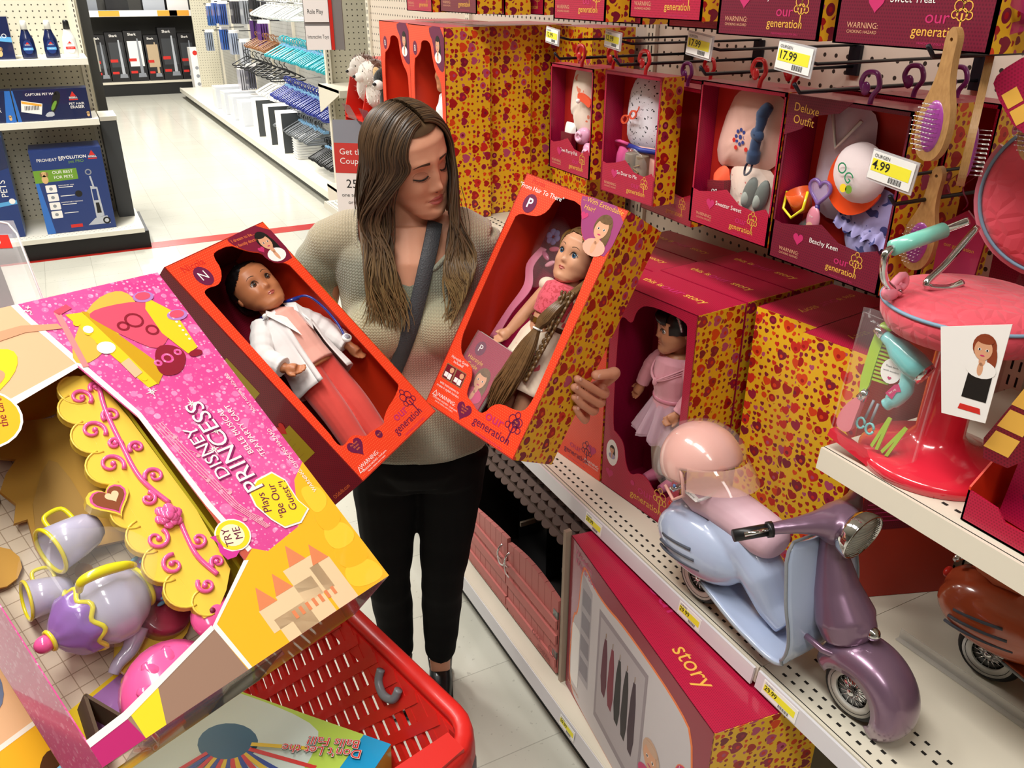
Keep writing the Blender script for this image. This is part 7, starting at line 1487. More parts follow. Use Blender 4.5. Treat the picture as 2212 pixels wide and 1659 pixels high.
g=inbox(2,'tights_pack','orange tights in a maroon paper sleeve in the third outfit box','tights',.055,.065,-.036,8); mb=MB(); OT=mat('neon_orange_cloth','#F2603A',.7); puff(mb,sm([(-.022,-.04),(.022,-.045),(.024,.045),(.01,.058),(-.012,.052),(-.026,.04)]),0,.016,OT,wr=.001); mb.build('tights',g); mb=MB(); mb.box((-.026,-.022,0),(.026,.028,.0175),MAROON); mb.text('og',.018,-.004,.008,.018,WHITEP); mb.build('sleeve',g)
# box 3: white dress, cap, bucket, heart sunglasses, leopard top
WHC=cloth_mat('white_lilac_cloth','#D8CCDC'); LEO=cloth_mat('lilac_leopard_cloth','#A8A0D4',n2='#3C4080',scale=62,thr=.60)
g=inbox(3,'doll_dress','white summer doll dress with crossed straps in the largest outfit box','clothes',.085,.185,-.066); mb=MB(); puff(mb,sm([(-.035,.09),(.05,.09),(.06,.03),(.05,-.09),(-.045,-.09),(-.04,.03)]),0,.018,WHC,wr=.0015); mb.build('cloth',g); mb=MB(); mb.tube([(-.015,.08,.020),(.005,.025,.024),(.04,.07,.020)],.0032,WHP,6); mb.build('straps',g)
g=inbox(3,'leopard_swimsuit','lilac leopard print ruffled doll swimsuit in the largest outfit box','clothes',.175,.095,-.062,-10); mb=MB(); puff(mb,sm([(-.045,.055),(.045,.06),(.05,.0),(.03,-.07),(-.01,-.075),(-.05,-.02)]),0,.016,LEO,wr=.002); mb.build('cloth',g); mb=MB(); mb.grid(lambda u,v:(-.05+.10*u,-.0+.004*sin(40*u)-.02*v,.014+.006*v+.004*sin(34*u)*v),60,5,LEO); mb.build('ruffle',g)
g=inbox(3,'visor_cap','white doll cap with neon orange visor in the largest outfit box','cap',.155,.180,-.034,-38); g.matrix_world=g.matrix_world@Matrix.Scale(1.18,4); NEO=mat('neon_orange_visor','#FF5418',.5); mb=MB(); mb.lathe([(.044,0),(.042,.015),(.034,.028),(.018,.036),(0,.038)],cloth_mat('cap_white_cloth','#E8D8D8'),28,sxy=(1,.95)); mb.v=[Vector((p.x,p.y,p.z*.75)) for p in mb.v]; mb.build('crown',g)
mb=MB(); mb.prism(sm([(-.046,.012),(-.030,-.012),(0,-.02),(.030,-.012),(.046,.012),(.048,-.030),(.028,-.062),(0,-.070),(-.028,-.062),(-.048,-.030)]),-.002,.002,NEO); mb.build('visor',g)
mb=MB(); mb.M=Matrix.Translation((-.004,-.004,.031)); mb.text('OG',.022,0,.004,.001,mat('green_print2','#1E8A5A',.5),0); mb.disc(.022,-.006,.006,.0006,GREENP); mb.disc(.014,-.012,.006,.0006,YELP); mb.build('lettering',g)
g=inbox(3,'sunglasses','lilac heart shaped doll sunglasses in the largest outfit box','accessory',.078,.135,-.026); VIO=mat('violet_clear_plastic','#8C6AB8',.1,alpha=.7,coat=.8); mb=MB()
hp=[(.024*(16*sin(a)**3/16),.024*((13*cos(a)-5*cos(2*a)-2*cos(3*a)-cos(4*a))/16)) for a in [2*pi*i/30 for i in range(30)]]; mb.tube([(x,y,0) for x,y in hp],.0035,VIO,8,closed=True); mb.build('rim',g); mb=MB(); mb.prism(hp,-.001,.001,mat('lens_lilac','#C8B0DC',.08,alpha=.4,coat=1)); mb.build('lens',g); mb=MB(); mb.tube([(0,-.024,0),(0,-.034,.0),(.004,-.05,.0)],[.004,.005,.004],mat('dark_violet','#3A2A7A',.3),8); mb.build('temple',g)
g=inbox(3,'toy_bucket','orange toy bucket with yellow handle in the largest outfit box','bucket',.035,.108,-.028,10); mb=MB(); mb.M=Matrix.Rotation(R_(-70),4,'X'); mb.lathe([(0,-.018),(.017,-.018),(.023,.020),(.0215,.020),(.016,-.016),(0,-.016)],mat('orange_toy_plastic','#E8622A',.3,coat=.5),20); mb.build('pail',g); mb=MB(); mb.tube([(-.025,.018,.008),(-.024,-.012,.018),(0,-.028,.022),(.024,-.012,.018),(.025,.018,.008)],.0026,YTR,8); mb.build('handle',g)
g=inbox(3,'sunscreen_bottle','small pink toy sunscreen bottle beside the bucket','bottle',.075,.082,-.024); mb=MB(); mb.ell((0,0,0),(.015,.026,.007),mat('pale_pink_plastic','#E08CA0',.3,coat=.5),16,12); mb.build('body',g); mb=MB(); mb.text('The',.006,0,.008,.0075,WHITEP); mb.disc(0,-.010,.008,.0072,mat('peach_label','#E8B49A',.4),14); mb.build('label',g)
g=inbox(3,'sandal_pack','dark green doll sandals in clear pouch at the bottom of the largest outfit box','shoe',.065,.045,-.034); GRS=mat('dark_green_sandal','#1E3A2E',.4,coat=.5); mb=MB(); [mb.ell((x,0,0),(.011,.028,.006),GRS,14,8) for x in (-.014,.014)]; mb.build('soles',g); mb=MB(); [mb.tube([(x-.011,.004,.002),(x,.010,.012),(x+.011,.004,.002)],.003,GRS,8) for x in (-.014,.014)]; mb.build('straps',g); mb=MB(); pebble(mb,0,0,.034,.036,.014,mat('bubble_plastic')); mb.build('pouch',g)
# top row contents (only their lower ends show)
g=inbox(4,'shoe_pouch','clear pouch with doll shoes in the upper left outfit box','pouch',.05,.13,-.02); mb=MB(); pebble(mb,0,0,.035,.06,.012,mat('bubble_plastic2','#E8E4E4',.1,alpha=.5,coat=1)); mb.build('film',g)
g=inbox(7,'doll_skirt','cream doll skirt hem in the fourth box of the top row','clothes',.12,.15,-.05); mb=MB(); puff(mb,sm([(-.07,-.05),(.08,-.05),(.07,.08),(-.05,.08)]),0,.03,cloth_mat('beige_tulle','#C8BCA0'),wr=.003); mb.build('cloth',g)
g=inbox(8,'doll_leggings','pair of lilac doll leggings in the rightmost box of the top row','clothes',.11,.16,-.05); 
for x in (-.035,.035): mb=MB(); puff(mb,sm([(x-.026,-.06),(x+.022,-.06),(x+.028,.08),(x-.03,.08)]),0,.02,cloth_mat('lilac_cloth','#8A5AA6'),wr=.001); mb.build('leg',g)
for o_ in list(C.objects):
    if o_.parent is None and o_.get('category')=='clothes': o_.matrix_world = o_.matrix_world@Matrix.Translation((-.008,-.004,0))@Matrix.Diagonal((1.2,1.12,1,1))
# ---------------- scooters ----------------
def scooter(label, M, bodyc, frontc, seatc, trimc='#8A8E94', front=True):
    r=thing('toy_scooter',label,'toy scooter',M)
    BD=mat('scooter_'+bodyc[1:],bodyc,.22,coat=.8); FT=mat('scooter_metallic_'+frontc[1:],frontc,.28,metal=.5,coat=.6); ST=mat('scooter_seat_'+seatc[1:],seatc,.5); TY=mat('tyre_rubber','#0E0E10',.6); TRM=mat('grey_trim','#8A8E94',.35)
    def wheel(x):
        Mw=Matrix.Translation((x,0,.058))@Matrix.Rotation(pi/2,4,'X')
        mb=MB(); mb.M=Mw; mb.lathe([(.040,-.019),(.052,-.017),(.058,-.008),(.058,.008),(.052,.017),(.040,.019),(.040,-.019)],TY,36); mb.build('tyre',r)
        mb=MB(); mb.M=Mw; 
        for s in (-1,1): mb.lathe([(.030,s*.018),(.046,s*.0192),(.044,s*.0165),(.030,s*.014)],mat('white_wall_rubber','#DAD8D2',.5),36)
        mb.lathe([(.0,-.012),(.031,-.014),(.031,.014),(0,.012)],CHROME,30); mb.build('rim',r)
        mb=MB(); mb.M=Mw
        for s in (-1,1):
            for k_ in range(14): a=k_*2*pi/14; mb.tube([(.008*cos(a),.008*sin(a),s*.018),(.029*cos(a),.029*sin(a),s*.015)],.0011,CHROME,5)
            mb.ell((0,0,s*.019),(.008,.008,.005),BD if s<0 else CHROME,12,8)
        mb.build('spokes',r)
    wheel(0); 
    if front: wheel(.362)
    mb=MB()
    for s in (-1,1): mb.ell((.005,s*.030,.150),(.112,.050,.066),BD,28,18)
    mb.ell((-.01,0,.165),(.10,.06,.055),BD,24,16); mb.tube([(.02,0,.20),(.09,0,.19),(.14,0,.15),(.175,0,.105),(.21,0,.085)],[.045,.05,.045,.036,.03],BD,20)
    o=organic(mb,'rear_body',r,.0035,6,BD); 
    bm=bmesh.new(); bm.from_mesh(o.data); bmesh.ops.delete(bm,geom=[f for f in bm.faces if f.calc_center_median().z<.098+ (.0 if f.calc_center_median().x<.12 else -.03) ],context='FACES'); bm.to_mesh(o.data); bm.free()
    for k_ in range(3):
        mb=MB(); z=.163-.019*k_; x0,x1=-.062-.006*k_,.022+.012*k_; ps=[]
        for i in range(9):
            x=x0+(x1-x0)*i/8; q=max(.02,1-((x-.005)/.112)**2-((z-.15)/.066)**2); ps.append((x,-.030-.050*sqrt(q)+.0005,z+.006*(i/8)-.010*(1-i/8)))
        mb.tube(ps,.0032,mat('vent_slot','#4A4E5A',.6),6); mb.build('vent',r)
    # floorboard and leg shield
    path=catmull([(.03,.080),(.09,.070),(.16,.060),(.225,.052),(.262,.066),(.280,.105),(.278,.17),(.262,.24),(.246,.31)],4); wd=lambda i: lerp([(0,.050),(.25,.072),(.5,.078),(.65,.085),(.8,.097),(.95,.090),(1,.070)],i/(len(path)-1))
    mb=MB(); mb.grid(lambda u,v:(path[round(v*(len(path)-1))].x-.010*abs(2*u-1)**3*(v>.5),(2*u-1)*wd(round(v*(len(path)-1))),path[round(v*(len(path)-1))].y+.004*abs(2*u-1)**4),17,len(path),BD); o=mb.build('leg_shield',r); q=o.modifiers.new('s','SOLIDIFY'); q.thickness=.005
    mb=MB(); edge=[Vector((p.x-.010*(i>len(path)/2),-wd(i),p.y+.004)) for i,p in enumerate(path)]; e2=[Vector((p.x,-p.y,p.z)) for p in edge[::-1]]; mb.tube(edge+[(.244,-.03,.318),(.244,.03,.318)]+e2,.0028,TRM,8); mb.build('shield_trim',r)
    mb=MB(); mb.tube(catmull([(-.045,0,.222),(-.03,0,.236),(.05,0,.243),(.12,0,.236),(.165,0,.226)],5),[.022]+[.034]*4+[.038]*4+[.040]*4+[.040]*4+[.037,.034,.028,.020],ST,18); mb.v=[Vector((p.x,p.y*1.12,p.z)) for p in mb.v]; organic(mb,'seat',r,.0035,5,ST)
    mb=MB(); mb.tube([(-.09,-.012,.222),(-.075,-.010,.238),(-.05,-.010,.244)],.004,CHROME,8); mb.tube([(-.09,.012,.222),(-.075,.010,.238),(-.05,.010,.244)],.004,CHROME,8); mb.tube([(-.095,-.022,.222),(-.095,.022,.222)],.006,CHROME,10); mb.ell((-.108,0,.175),(.008,.014,.010),REDPL,12,8); mb.build('rear_rack',r)
    if front:
        mb=MB(); mb.tube([(.258,0,.325),(.266,0,.28),(.285,0,.225),(.312,0,.180),(.325,0,.145)],[.018,.025,.037,.049,.040],FT,22); mb.v=[Vector((p.x,p.y*1.1,p.z)) for p in mb.v]; mb.ell((.345,0,.178),(.022,.030,.026),FT,16,12); organic(mb,'front_column',r,.0035,6,FT)
        mb=MB(); mb.tube([(.276+.0,-.050,.135),(.312,-.047,.128),(.345,-.030,.125),(.362,0,.126),(.345,.030,.125),(.312,.047,.128),(.276,.050,.135)],.006,FT,8); mb.build('column_rim',r)
        mb=MB(); mb.ell((.366,0,.180),(.012,.012,.012),CHROME,14,10); mb.build('horn_button',r)
        def fen(u,v):
            th=R_(158-205*v); ph=(u-.5)*pi; Rr=.050+.042*max(0,cos(ph))**.55*lerp([(0,.7),(.2,1),(.8,1),(1,.75)],v); return (.366+Rr*cos(th)*1.04,.046*sin(ph)*lerp([(0,.75),(.25,1),(.8,.95),(1,.6)],v),.060+Rr*sin(th)*1.06)
        mb=MB(); mb.grid(fen,18,34,FT); o=mb.build('front_fender',r); q=o.modifiers.new('s','SOLIDIFY'); q.thickness=.003
        mb=MB(); mb.tube([(.322,0,.14),(.34,0,.10),(.362,0,.058)],.008,CHROME,8); mb.build('fork',r)
        mb=MB(); mb.tube(catmull([(.262,0,.338),(.258,-.03,.350),(.240,-.075,.352),(.215,-.115,.345)],5),[.036,.036,.034,.032,.030,.026,.023,.020,.018,.016,.014,.013,.012,.011,.0105,.010],FT,16); mb.tube(catmull([(.262,0,.338),(.258,.03,.350),(.240,.075,.352),(.215,.115,.345)],5),[.036,.036,.034,.032,.030,.026,.023,.020,.018,.016,.014,.013,.012,.011,.0105,.010],FT,16); mb.ell((.268,0,.345),(.040,.040,.034),FT,18,14); organic(mb,'handlebar',r,.0032,5,FT)
        for s in (-1,1):
            mb=MB(); mb.tube([(.218,s*.113,.346),(.190,s*.168,.338)],.0105,BLKPL,12); mb.tube([(.220,s*.110,.346),(.215,s*.118,.345)],.0135,BLKPL,12); mb.build('grip',r)
            mb=MB(); mb.tube([(.222,s*.125,.352),(.205,s*.160,.346)],.0038,CHROME,8); mb.build('brake_lever',r)
        Mh=Matrix.Translation((.292,0,.345))@Matrix.Rotation(R_(100),4,'Y')@Matrix.Scale(1.14,4)
        mb=MB(); mb.M=Mh; mb.lathe([(0,-.005),(.034,-.004),(.039,.004),(.041,.018),(.039,.020),(.037,.014)],CHROME,36,sxy=(.92,1.0)); mb.build('headlight_ring',r)
        mb=MB(); mb.M=Mh; LN=mat('ribbed_lens','#B8B4A8',.12,coat=1); mb.ell((0,0,.013),(.0345,.0375,.008),LN,30,14)
        for k_ in range(-6,7): w_=sqrt(max(0,1-(k_/6.6)**2))*.036; mb.tube([(k_*.0052,-w_*.95,.019),(k_*.0052,0,.0215),(k_*.0052,w_*.95,.019)],.0007,mat('lens_rib','#8E8A80',.2),4)
        mb.build('headlight_lens',r)
    return r
SMx=frame((.105,-.9945,0),(.9945,.105,0),(0,0,1),(.988,1.034,MID+.001))
scooter('toy scooter with pale blue body and metallic purple front on the middle shelf',SMx,'#AEBBD6','#86687F','#D9B4C0')
tg=thing('hang_tag','white paper tag strapped to the pale blue scooter seat','tag',SMx@Matrix.Translation((-.015,-.045,.262))); mb=MB(); mb.prism([(-.02,-.008),(.022,-.016),(.024,-.004),(-.018,.006)],-.0005,.0005,WHITEP); mb.M=None; mb.text('og warning',.005,.0,-.006,.0007,INK,-10); mb.build('paper',tg); mb=MB(); mb.tube(catmull([(.02,-.01,.0),(.03,.01,.008),(.025,.05,.012),(.01,.085,-.004)],5),.0035,mat('bubble_plastic2'),8); mb.build('strap',tg)
SM2=frame((.25,-.968,0),(.968,.25,0),(0,0,1),(1.345,.775,MID+.001)); SM2=frame((.22,-.9755,0),(.9755,.22,0),(0,0,1),(1.315,.625,MID+.0015))
scooter('burnt orange toy scooter at the right edge of the middle shelf',SM2@Matrix.Scale(.98,4),'#B4502E','#A84828','#C86A48')
# helmet in its bag on the seat
HE=thing('toy_helmet','pale pink toy helmet with clear visor in a plastic bag on the scooter seat','helmet',SMx@Matrix.Translation((-.040,0,.272))@Matrix.Rotation(R_(-8),4,'Z')@Matrix.Rotation(R_(-12),4,'Y'))
PH=mat('pale_pink_helmet','#E2A89C',.25,coat=.8); mb=MB(); Rh=.074
def hel(u,v):
    a=2*pi*u; ph=pi*.5*v*1.18; x=Rh*1.08*sin(ph)*cos(a); y=Rh*.98*sin(ph)*sin(a); z=.035+Rh*1.0*cos(ph)
    return (x,y,z)
n=56;k=26; vs=[hel(i/n,j/(k-1)) for i in range(n) for j in range(k)]; fs=[]
for i in range(n):
    for j in range(k-1):
        q=(i*k+j,((i+1)%n)*k+j,((i+1)%n)*k+j+1,i*k+j+1); c_=sum((Vector(vs[a]) for a in q),Vector())/4
        if c_.x>.028 and c_.z<.042: continue
        if c_.x<-.02 and c_.z<.0: continue
        fs.append(q)
mb.add(vs,fs,PH,True); o=mb.build('shell',HE); q=o.modifiers.new('s','SOLIDIFY'); q.thickness=.005
mb=MB(); mb.tube([hel(a/56,.60) for a in range(-12,13)],.004,PH,8); mb.tube([(.0,-Rh*.99,.040),(.028,-Rh*.93,.040),(.032,-Rh*.92,.02),(.030,-Rh*.88,-.012),(.0,-Rh*.93,-.030),(-.03,-Rh*.88,-.01)],.0035,PH,8); mb.build('edge_band',HE)
mb=MB(); mb.ell((.012,-Rh*.99,.004),(.004,.003,.004),mat('blue_snap','#4A6A9A',.3),10,8); mb.build('snap',HE)
VZ=mat('clear_visor','#E8B8A8',.06,alpha=.42,coat=1); mb=MB(); mb.grid(lambda u,v:(.02+(Rh+.012+.030*v)*cos(R_(-72+144*u)),(Rh*.95+.012*v)*sin(R_(-72+144*u)),.050-.030*v-.012*v*v),36,8,VZ); mb.build('visor',HE)
mb=MB(); bgm=mat('bag_film','#FFFFFF',.05,alpha=.10,coat=1); mb.grid(lambda u,v:((Rh+.010)*1.12*sin(pi*.02+pi*.7*v)*cos(2*pi*u)*(1+.03*sin(9*u*6.28))+(-.02*v*v),(Rh+.010)*1.04*sin(pi*.02+pi*.7*v)*sin(2*pi*u)*(1+.03*cos(7*u*6.28)),.035+(Rh+.008)*cos(pi*.7*v)),60,16,bgm,closed_u=True); mb.tube(catmull([(-.07,-.02,-.02),(-.10,-.03,-.01),(-.115,-.015,.01),(-.105,.0,.0)],4),.004,bgm,6); mb.build('plastic_bag',HE)
# red picture boxes at the back of the right shelf
rb=closed_box('doll_box','red orange box with puppy picture behind the scooter, under the upper shelf',FR(1.23,.910,MID+.001,17)@TR(0,0,0),w=.25,h=.33,d=.03,front=mat('dark_orange_card','#B8301A',.45),right=mat('dark_orange_card'),left=MAROON,top=mat('dark_orange_card'),cat='box')
rb.matrix_world=frame((.938,-.346,0),(0,0,1),(-.346,-.938,0),(1.226,.905,MID+.001)); mb=MB(); mb.flat([(.02,.17),(.14,.17),(.14,.30),(.02,.30)],.0015,MAROON); mb.text('This is our story',.012,.08,.285,.002,ORP)
for i in range(8): mb.flat([(.03,.19+i*.010),(.13,.19+i*.010),(.13,.192+i*.010),(.03,.192+i*.010)],.0018,PINKP)
mb.disc(.19,.23,.026,.0016,WHITEP,ry=.030); mb.disc(.175,.25,.009,.002,BLKP); mb.disc(.205,.245,.009,.002,BLKP); mb.disc(.19,.222,.006,.002,BLKP); mb.disc(.215,.19,.022,.0015,WHITEP); mb.disc(.235,.215,.012,.002,BLKP); mb.build('printed_art',rb)
PDv=thing('shelf_divider','long clear plastic divider lying on the right middle shelf','divider',TR(1.255,.765,MID+.001,-86.5)); mb=MB(); cp=mat('divider_plastic','#D8D4CC',.12,alpha=.5,coat=.8); mb.box((0,-.012,0),(.42,.012,.002),cp); mb.box((0,-.001,0),(.42,.001,.022),cp); mb.build('strip',PDv)
# ---------------- salon chair ----------------
CH=thing('salon_chair','pink quilted toy salon chair with chrome arms and red round base on the upper shelf','toy chair',TR(1.13,.71,1.1615))
QP=mat('quilted_pink_cloth','#D84A5A',.6,sheen=.3); t=NT(QP); vo=t.n('ShaderNodeTexVoronoi',feature='DISTANCE_TO_EDGE'); vo.inputs['Scale'].default_value=42; t.t.links.new(t.obj(),vo.inputs['Vector']); t.bump(t.m('MINIMUM',vo.outputs[0],.25),.8,.006)
SR=mat('shiny_coral_plastic','#D8283C',.18,coat=.8); MIN=mat('mint_plastic_grip','#7CCAB8',.3,coat=.5); LPK=mat('light_pink_plastic','#E8889A',.3,coat=.5); PIPE=mat('blue_piping','#7A9AB0',.5)
mb=MB(); mb.lathe([(0,0),(.112,0),(.113,.012),(.108,.018),(.075,.030),(.045,.045),(.036,.060),(.034,.20),(.04,.215),(0,.215)],SR,48); mb.build('base',CH)
mb=MB(); mb.lathe([(0,.215),(.075,.218),(.112,.228),(.122,.245),(.124,.262),(.118,.276),(.09,.286),(.04,.290),(0,.291)],QP,56); mb.build('seat',CH)
mb=MB(); mb.tube([(.1235*cos(a*.10472),.1235*sin(a*.10472),.268) for a in range(60)],.0028,PIPE,8,closed=True); mb.build('seat_piping',CH)
Mb=Matrix.Translation((.115,-.030,.42))@frame((.45,-.89,0),(.08,.04,.995),(-.89,-.45,.09),(0,0,0))
mb=MB(); mb.M=Mb; mb.lathe([(0,-.02),(.10,-.02),(.112,-.008),(.112,.006),(.10,.018),(.05,.025),(0,.026)],QP,56); mb.build('backrest',CH)
mb=MB(); mb.M=Mb; mb.tube([(.113*cos(a*.10472),.113*sin(a*.10472),.008) for a in range(60)],.0026,PIPE,8,closed=True); mb.build('back_piping',CH)
mb=MB(); mb.M=Mb; mb.prism([(.122*cos(R_(a)),.122*sin(R_(a))) for a in range(150,391,8)]+[(.098*cos(R_(a)),.098*sin(R_(a))) for a in range(390,149,-8)],-.022,.0,LPK); mb.build('back_frame',CH)
for s,(ax,ay) in ((1,(-.115,.055)),(-1,(.02,-.125))):
    o_=Vector((ax,ay,0)); d=Vector((.115,-.03,0))+Vector((.045*s*0,.09*s,0))-o_
    pad0=o_+Vector((-.012,0,.355)); pad1=pad0+Vector((.085,-.012 if s>0 else .02,.018))
    mb=MB(); mb.tube(catmull([o_+Vector((.016,-.006,.285)),o_+Vector((-.012,0,.305)),o_+Vector((-.024,0,.335)),pad0,pad1,pad1+Vector((.035,-.01,.012))],6),.0058,CHROME,10); mb.tube(catmull([pad1+Vector((.06,-.01,-.0)),o_+Vector((.085,-.02,.325)),o_+Vector((.05,-.02,.298)),o_+Vector((.085,-.03,.290)),o_+Vector((.11,-.035,.296))],6),.0052,CHROME,10); mb.build('chrome_arm',CH)
    mb=MB(); mb.tube([pad0,pad1],.0115,MIN,16); mb.build('arm_pad',CH)
    mb=MB(); mb.ell(o_+Vector((.004,0,.288)),(.018,.010,.014),LPK,12,8); mb.tube(catmull([o_+Vector((-.010,0,.285)),o_+Vector((.02,0,.310)),o_+Vector((.030,0,.298)),o_+Vector((.022,0,.290))],4),.006,LPK,8); mb.build('arm_bracket',CH)
# blister pack of salon tools in front of the chair column
BP=thing('salon_tool_pack','clear pack of toy comb, hair dryer, brush, scissors and clips hanging on the salon chair','accessory pack',FR(1.030,.800,1.170,14)@Matrix.Rotation(R_(-6),4,'X'))
LIM=mat('lime_plastic','#A6C83A',.3,coat=.5); MNTP=mat('mint_blue_plastic','#7CC4C4',.25,coat=.7)
mb=MB(); mb.prism(sm([(.0,.10),(.004,.20),(.014,.222),(.034,.225),(.036,.212),(.022,.205),(.018,.16),(.016,.10)],1),0,.006,LIM)
for i in range(12): mb.box((.018,.125+i*.0062,.001),(.044,.128+i*.0062,.005),LIM)
mb.build('comb',BP)
mb=MB(); mb.tube([(.018,.203,.012),(.034,.195,.012),(.050,.186,.012),(.075,.172,.012),(.092,.163,.012)],[.008,.010,.018,.021,.019],MNTP,18); mb.build('dryer_body',BP)
mb=MB(); mb.tube([(.008,.208,.012),(.022,.201,.012)],[.006,.0095],CHROME,14); mb.tube([(.088,.165,.012),(.098,.160,.012)],[.019,.017],CHROME,18); mb.build('dryer_nozzle',BP)
mb=MB(); mb.tube(catmull([(.070,.165,.010),(.072,.13,.008),(.058,.105,.008),(.050,.095,.008)],4),[.011]*4+[.013]*5+[.010]*4,MNTP,12); mb.build('dryer_handle',BP)
mb=MB(); mb.prism([(.046+.016*cos(q*.35),.150+.020*sin(q*.35)) for q in range(18)],.010,.011,WHITEP); mb.text('These items',.004,.046,.157,.0115,INK); mb.text('work wonders',.004,.046,.150,.0115,INK); mb.heart(.046,.139,.003,.0115,PINKP); mb.build('round_label',BP)
mb=MB(); mb.prism([(.050,.118),(.060,.135),(.066,.138),(.072,.128),(.066,.125),(.062,.112)],.0215,.0222,PINKP); mb.text('TRY ME',.004,.060,.124,.0226,WHITEP,50); mb.build('arrow_label',BP)
mb=MB(); mb.prism(sm([(-.012,.070),(-.018,.035),(.010,.030),(.012,.062),(.016,.092),(.006,.096)],2),.0,.016,mat('pink_brush_hair','#E0808A',.6)); mb.build('powder_brush',BP)
mb=MB(); mb.tube([(.011,.092,.008),(.016,.108,.008)],[.009,.005],CHROME,12); mb.build('brush_ferrule',BP)
mb=MB(); mb.tube([(.030,.095,.006),(.024,.062,.006)],.0022,GREYC,6); mb.tube([(.038,.092,.006),(.034,.06,.006)],.0022,GREYC,6)
for (x,y) in ((.019,.052),(.035,.048)): mb.tube([(x+.0065*cos(q*.6),y+.009*sin(q*.6),.006) for q in range(11)],.0022,MNTP,6)
mb.build('scissors',BP)
mb=MB(); 
for (x,y,a) in ((.056,.05,-12),(.078,.045,-22)):
    c_=Matrix.Translation((x,y,.006))@Matrix.Rotation(R_(a),4,'Z'); mb.M=c_; mb.prism([(-.003,.028),(.003,.028),(.007,-.028),(.002,-.030),(0,.0),(-.002,-.030),(-.007,-.028)],0,.004,LIM)
mb.M=None; mb.build('hair_clips',BP)
mb=MB(); mb.prism([(-.022,.028),(-.024,.016),(.05,-.008),(.052,.006)],.0,.018,SR); mb.build('tray_lip',BP)
mb=MB(); fl=mat('blister_plastic'); mb.grid(lambda u,v:(.045+.068*(2*u-1),.11+.122*(2*v-1),.030*(1-abs(2*u-1)**6)*(1-abs(2*v-1)**6)+.002*sin(30*u+8*v)),20,30,fl); mb.tube([(-.02,.225,.004),(.11,.21,.004),(.11,.0,.004),(.03,-.012,.004),(-.026,.02,.004)],.0016,fl,6,closed=True); mb.build('blister',BP)
# cards hanging from the chair
CD=thing('picture_card','white card with red haired doll picture tied to the salon chair','card',FR(.998,.640,1.320,10)@Matrix.Rotation(R_(4),4,'Z')); mb=MB(); mb.prism([(-.012,.118),(.075,.142),(.066,.002),(.008,-.002)],0,.0012,WHITEP); mb.build('card',CD); mb=MB(); portrait(mb,.048,.10,.042,mat('auburn_print','#8A3A1C',.5),cloth=WHITEP,z=.0016); mb.flat([(.03,.03),(.062,.03),(.064,.07),(.034,.072)],.0016,BLKP); mb.flat([(.028,.012),(.058,.012),(.056,.020),(.030,.020)],.0016,REDP); mb.build('printed_art',CD)
CD2=thing('info_card','maroon card with yellow panels tied to the salon chair at the right edge','card',FR(1.03,.585,1.285,6)@Matrix.Rotation(R_(-12),4,'Z')); mb=MB(); mb.prism(sm([(-.005,-.02),(.06,-.005),(.072,.12),(.05,.152),(.012,.10)],1),0,.0012,MAROON); mb.build('card',CD2); mb=MB(); [mb.flat([(.004+.002*i,.0+.037*i),(.038+.002*i,.005+.037*i),(.040+.002*i,.035+.037*i),(.008+.002*i,.03+.037*i)],.0016,GOLD) for i in range(3)]; mb.build('panels',CD2)
mb=MB(); mb.tube(catmull([(.05,.15,0),(.055,.165,-.004),(.045,.172,-.006)],4),.002,WHP,6); mb.build('tie',CD2)
# red tray box at the right edge of the upper shelf
TYM=frame((.0,-1,0),(0,0,1),(-1,0,0),(1.03,.585,1.1615)); TY_=thing('display_tray','magenta and orange open display tray at the right edge of the upper shelf','tray',TYM)
mb=MB(); mb.prism([(0,0),(.40,0),(.40,.03),(.06,.03),(.045,.045),(0,.05)],-.003,0,MAGENTA); mb.add([(0,0,0),(0,.055,0),(0,.20,-.16),(0,.20,-.3),(0,0,-.3),(.003,0,0),(.003,.055,0),(.003,.20,-.16),(.003,.20,-.3),(.003,0,-.3)],[(4,3,2,1,0),(5,6,7,8,9),(0,1,6,5),(1,2,7,6),(2,3,8,7)],ORIN); mb.box((0,0,-.3),(.4,.003,0),ORIN); mb.build('tray',TY_)
sb=closed_box('doll_box','magenta doll box standing in the display tray at the right edge',FR(1.075,.560,1.170,0)@Matrix.Rotation(R_(-4),4,'Z'),w=.2,h=.30,d=.12,front=MAGD,right=HEART,left=MAGENTA); mb=MB(); mb.prism(sm([(.05,.02),(.2,.03),(.2,.3),(.07,.26),(.05,.15)],1),.0012,.0018,mat('dark_box_inside','#5A0E22',.6)); mb.disc(.03,.05,.008,.0018,PURPLE); og_logo(mb,.10,.02,.04,PINKP,GOLD,.0022); mb.build('printed_art',sb)
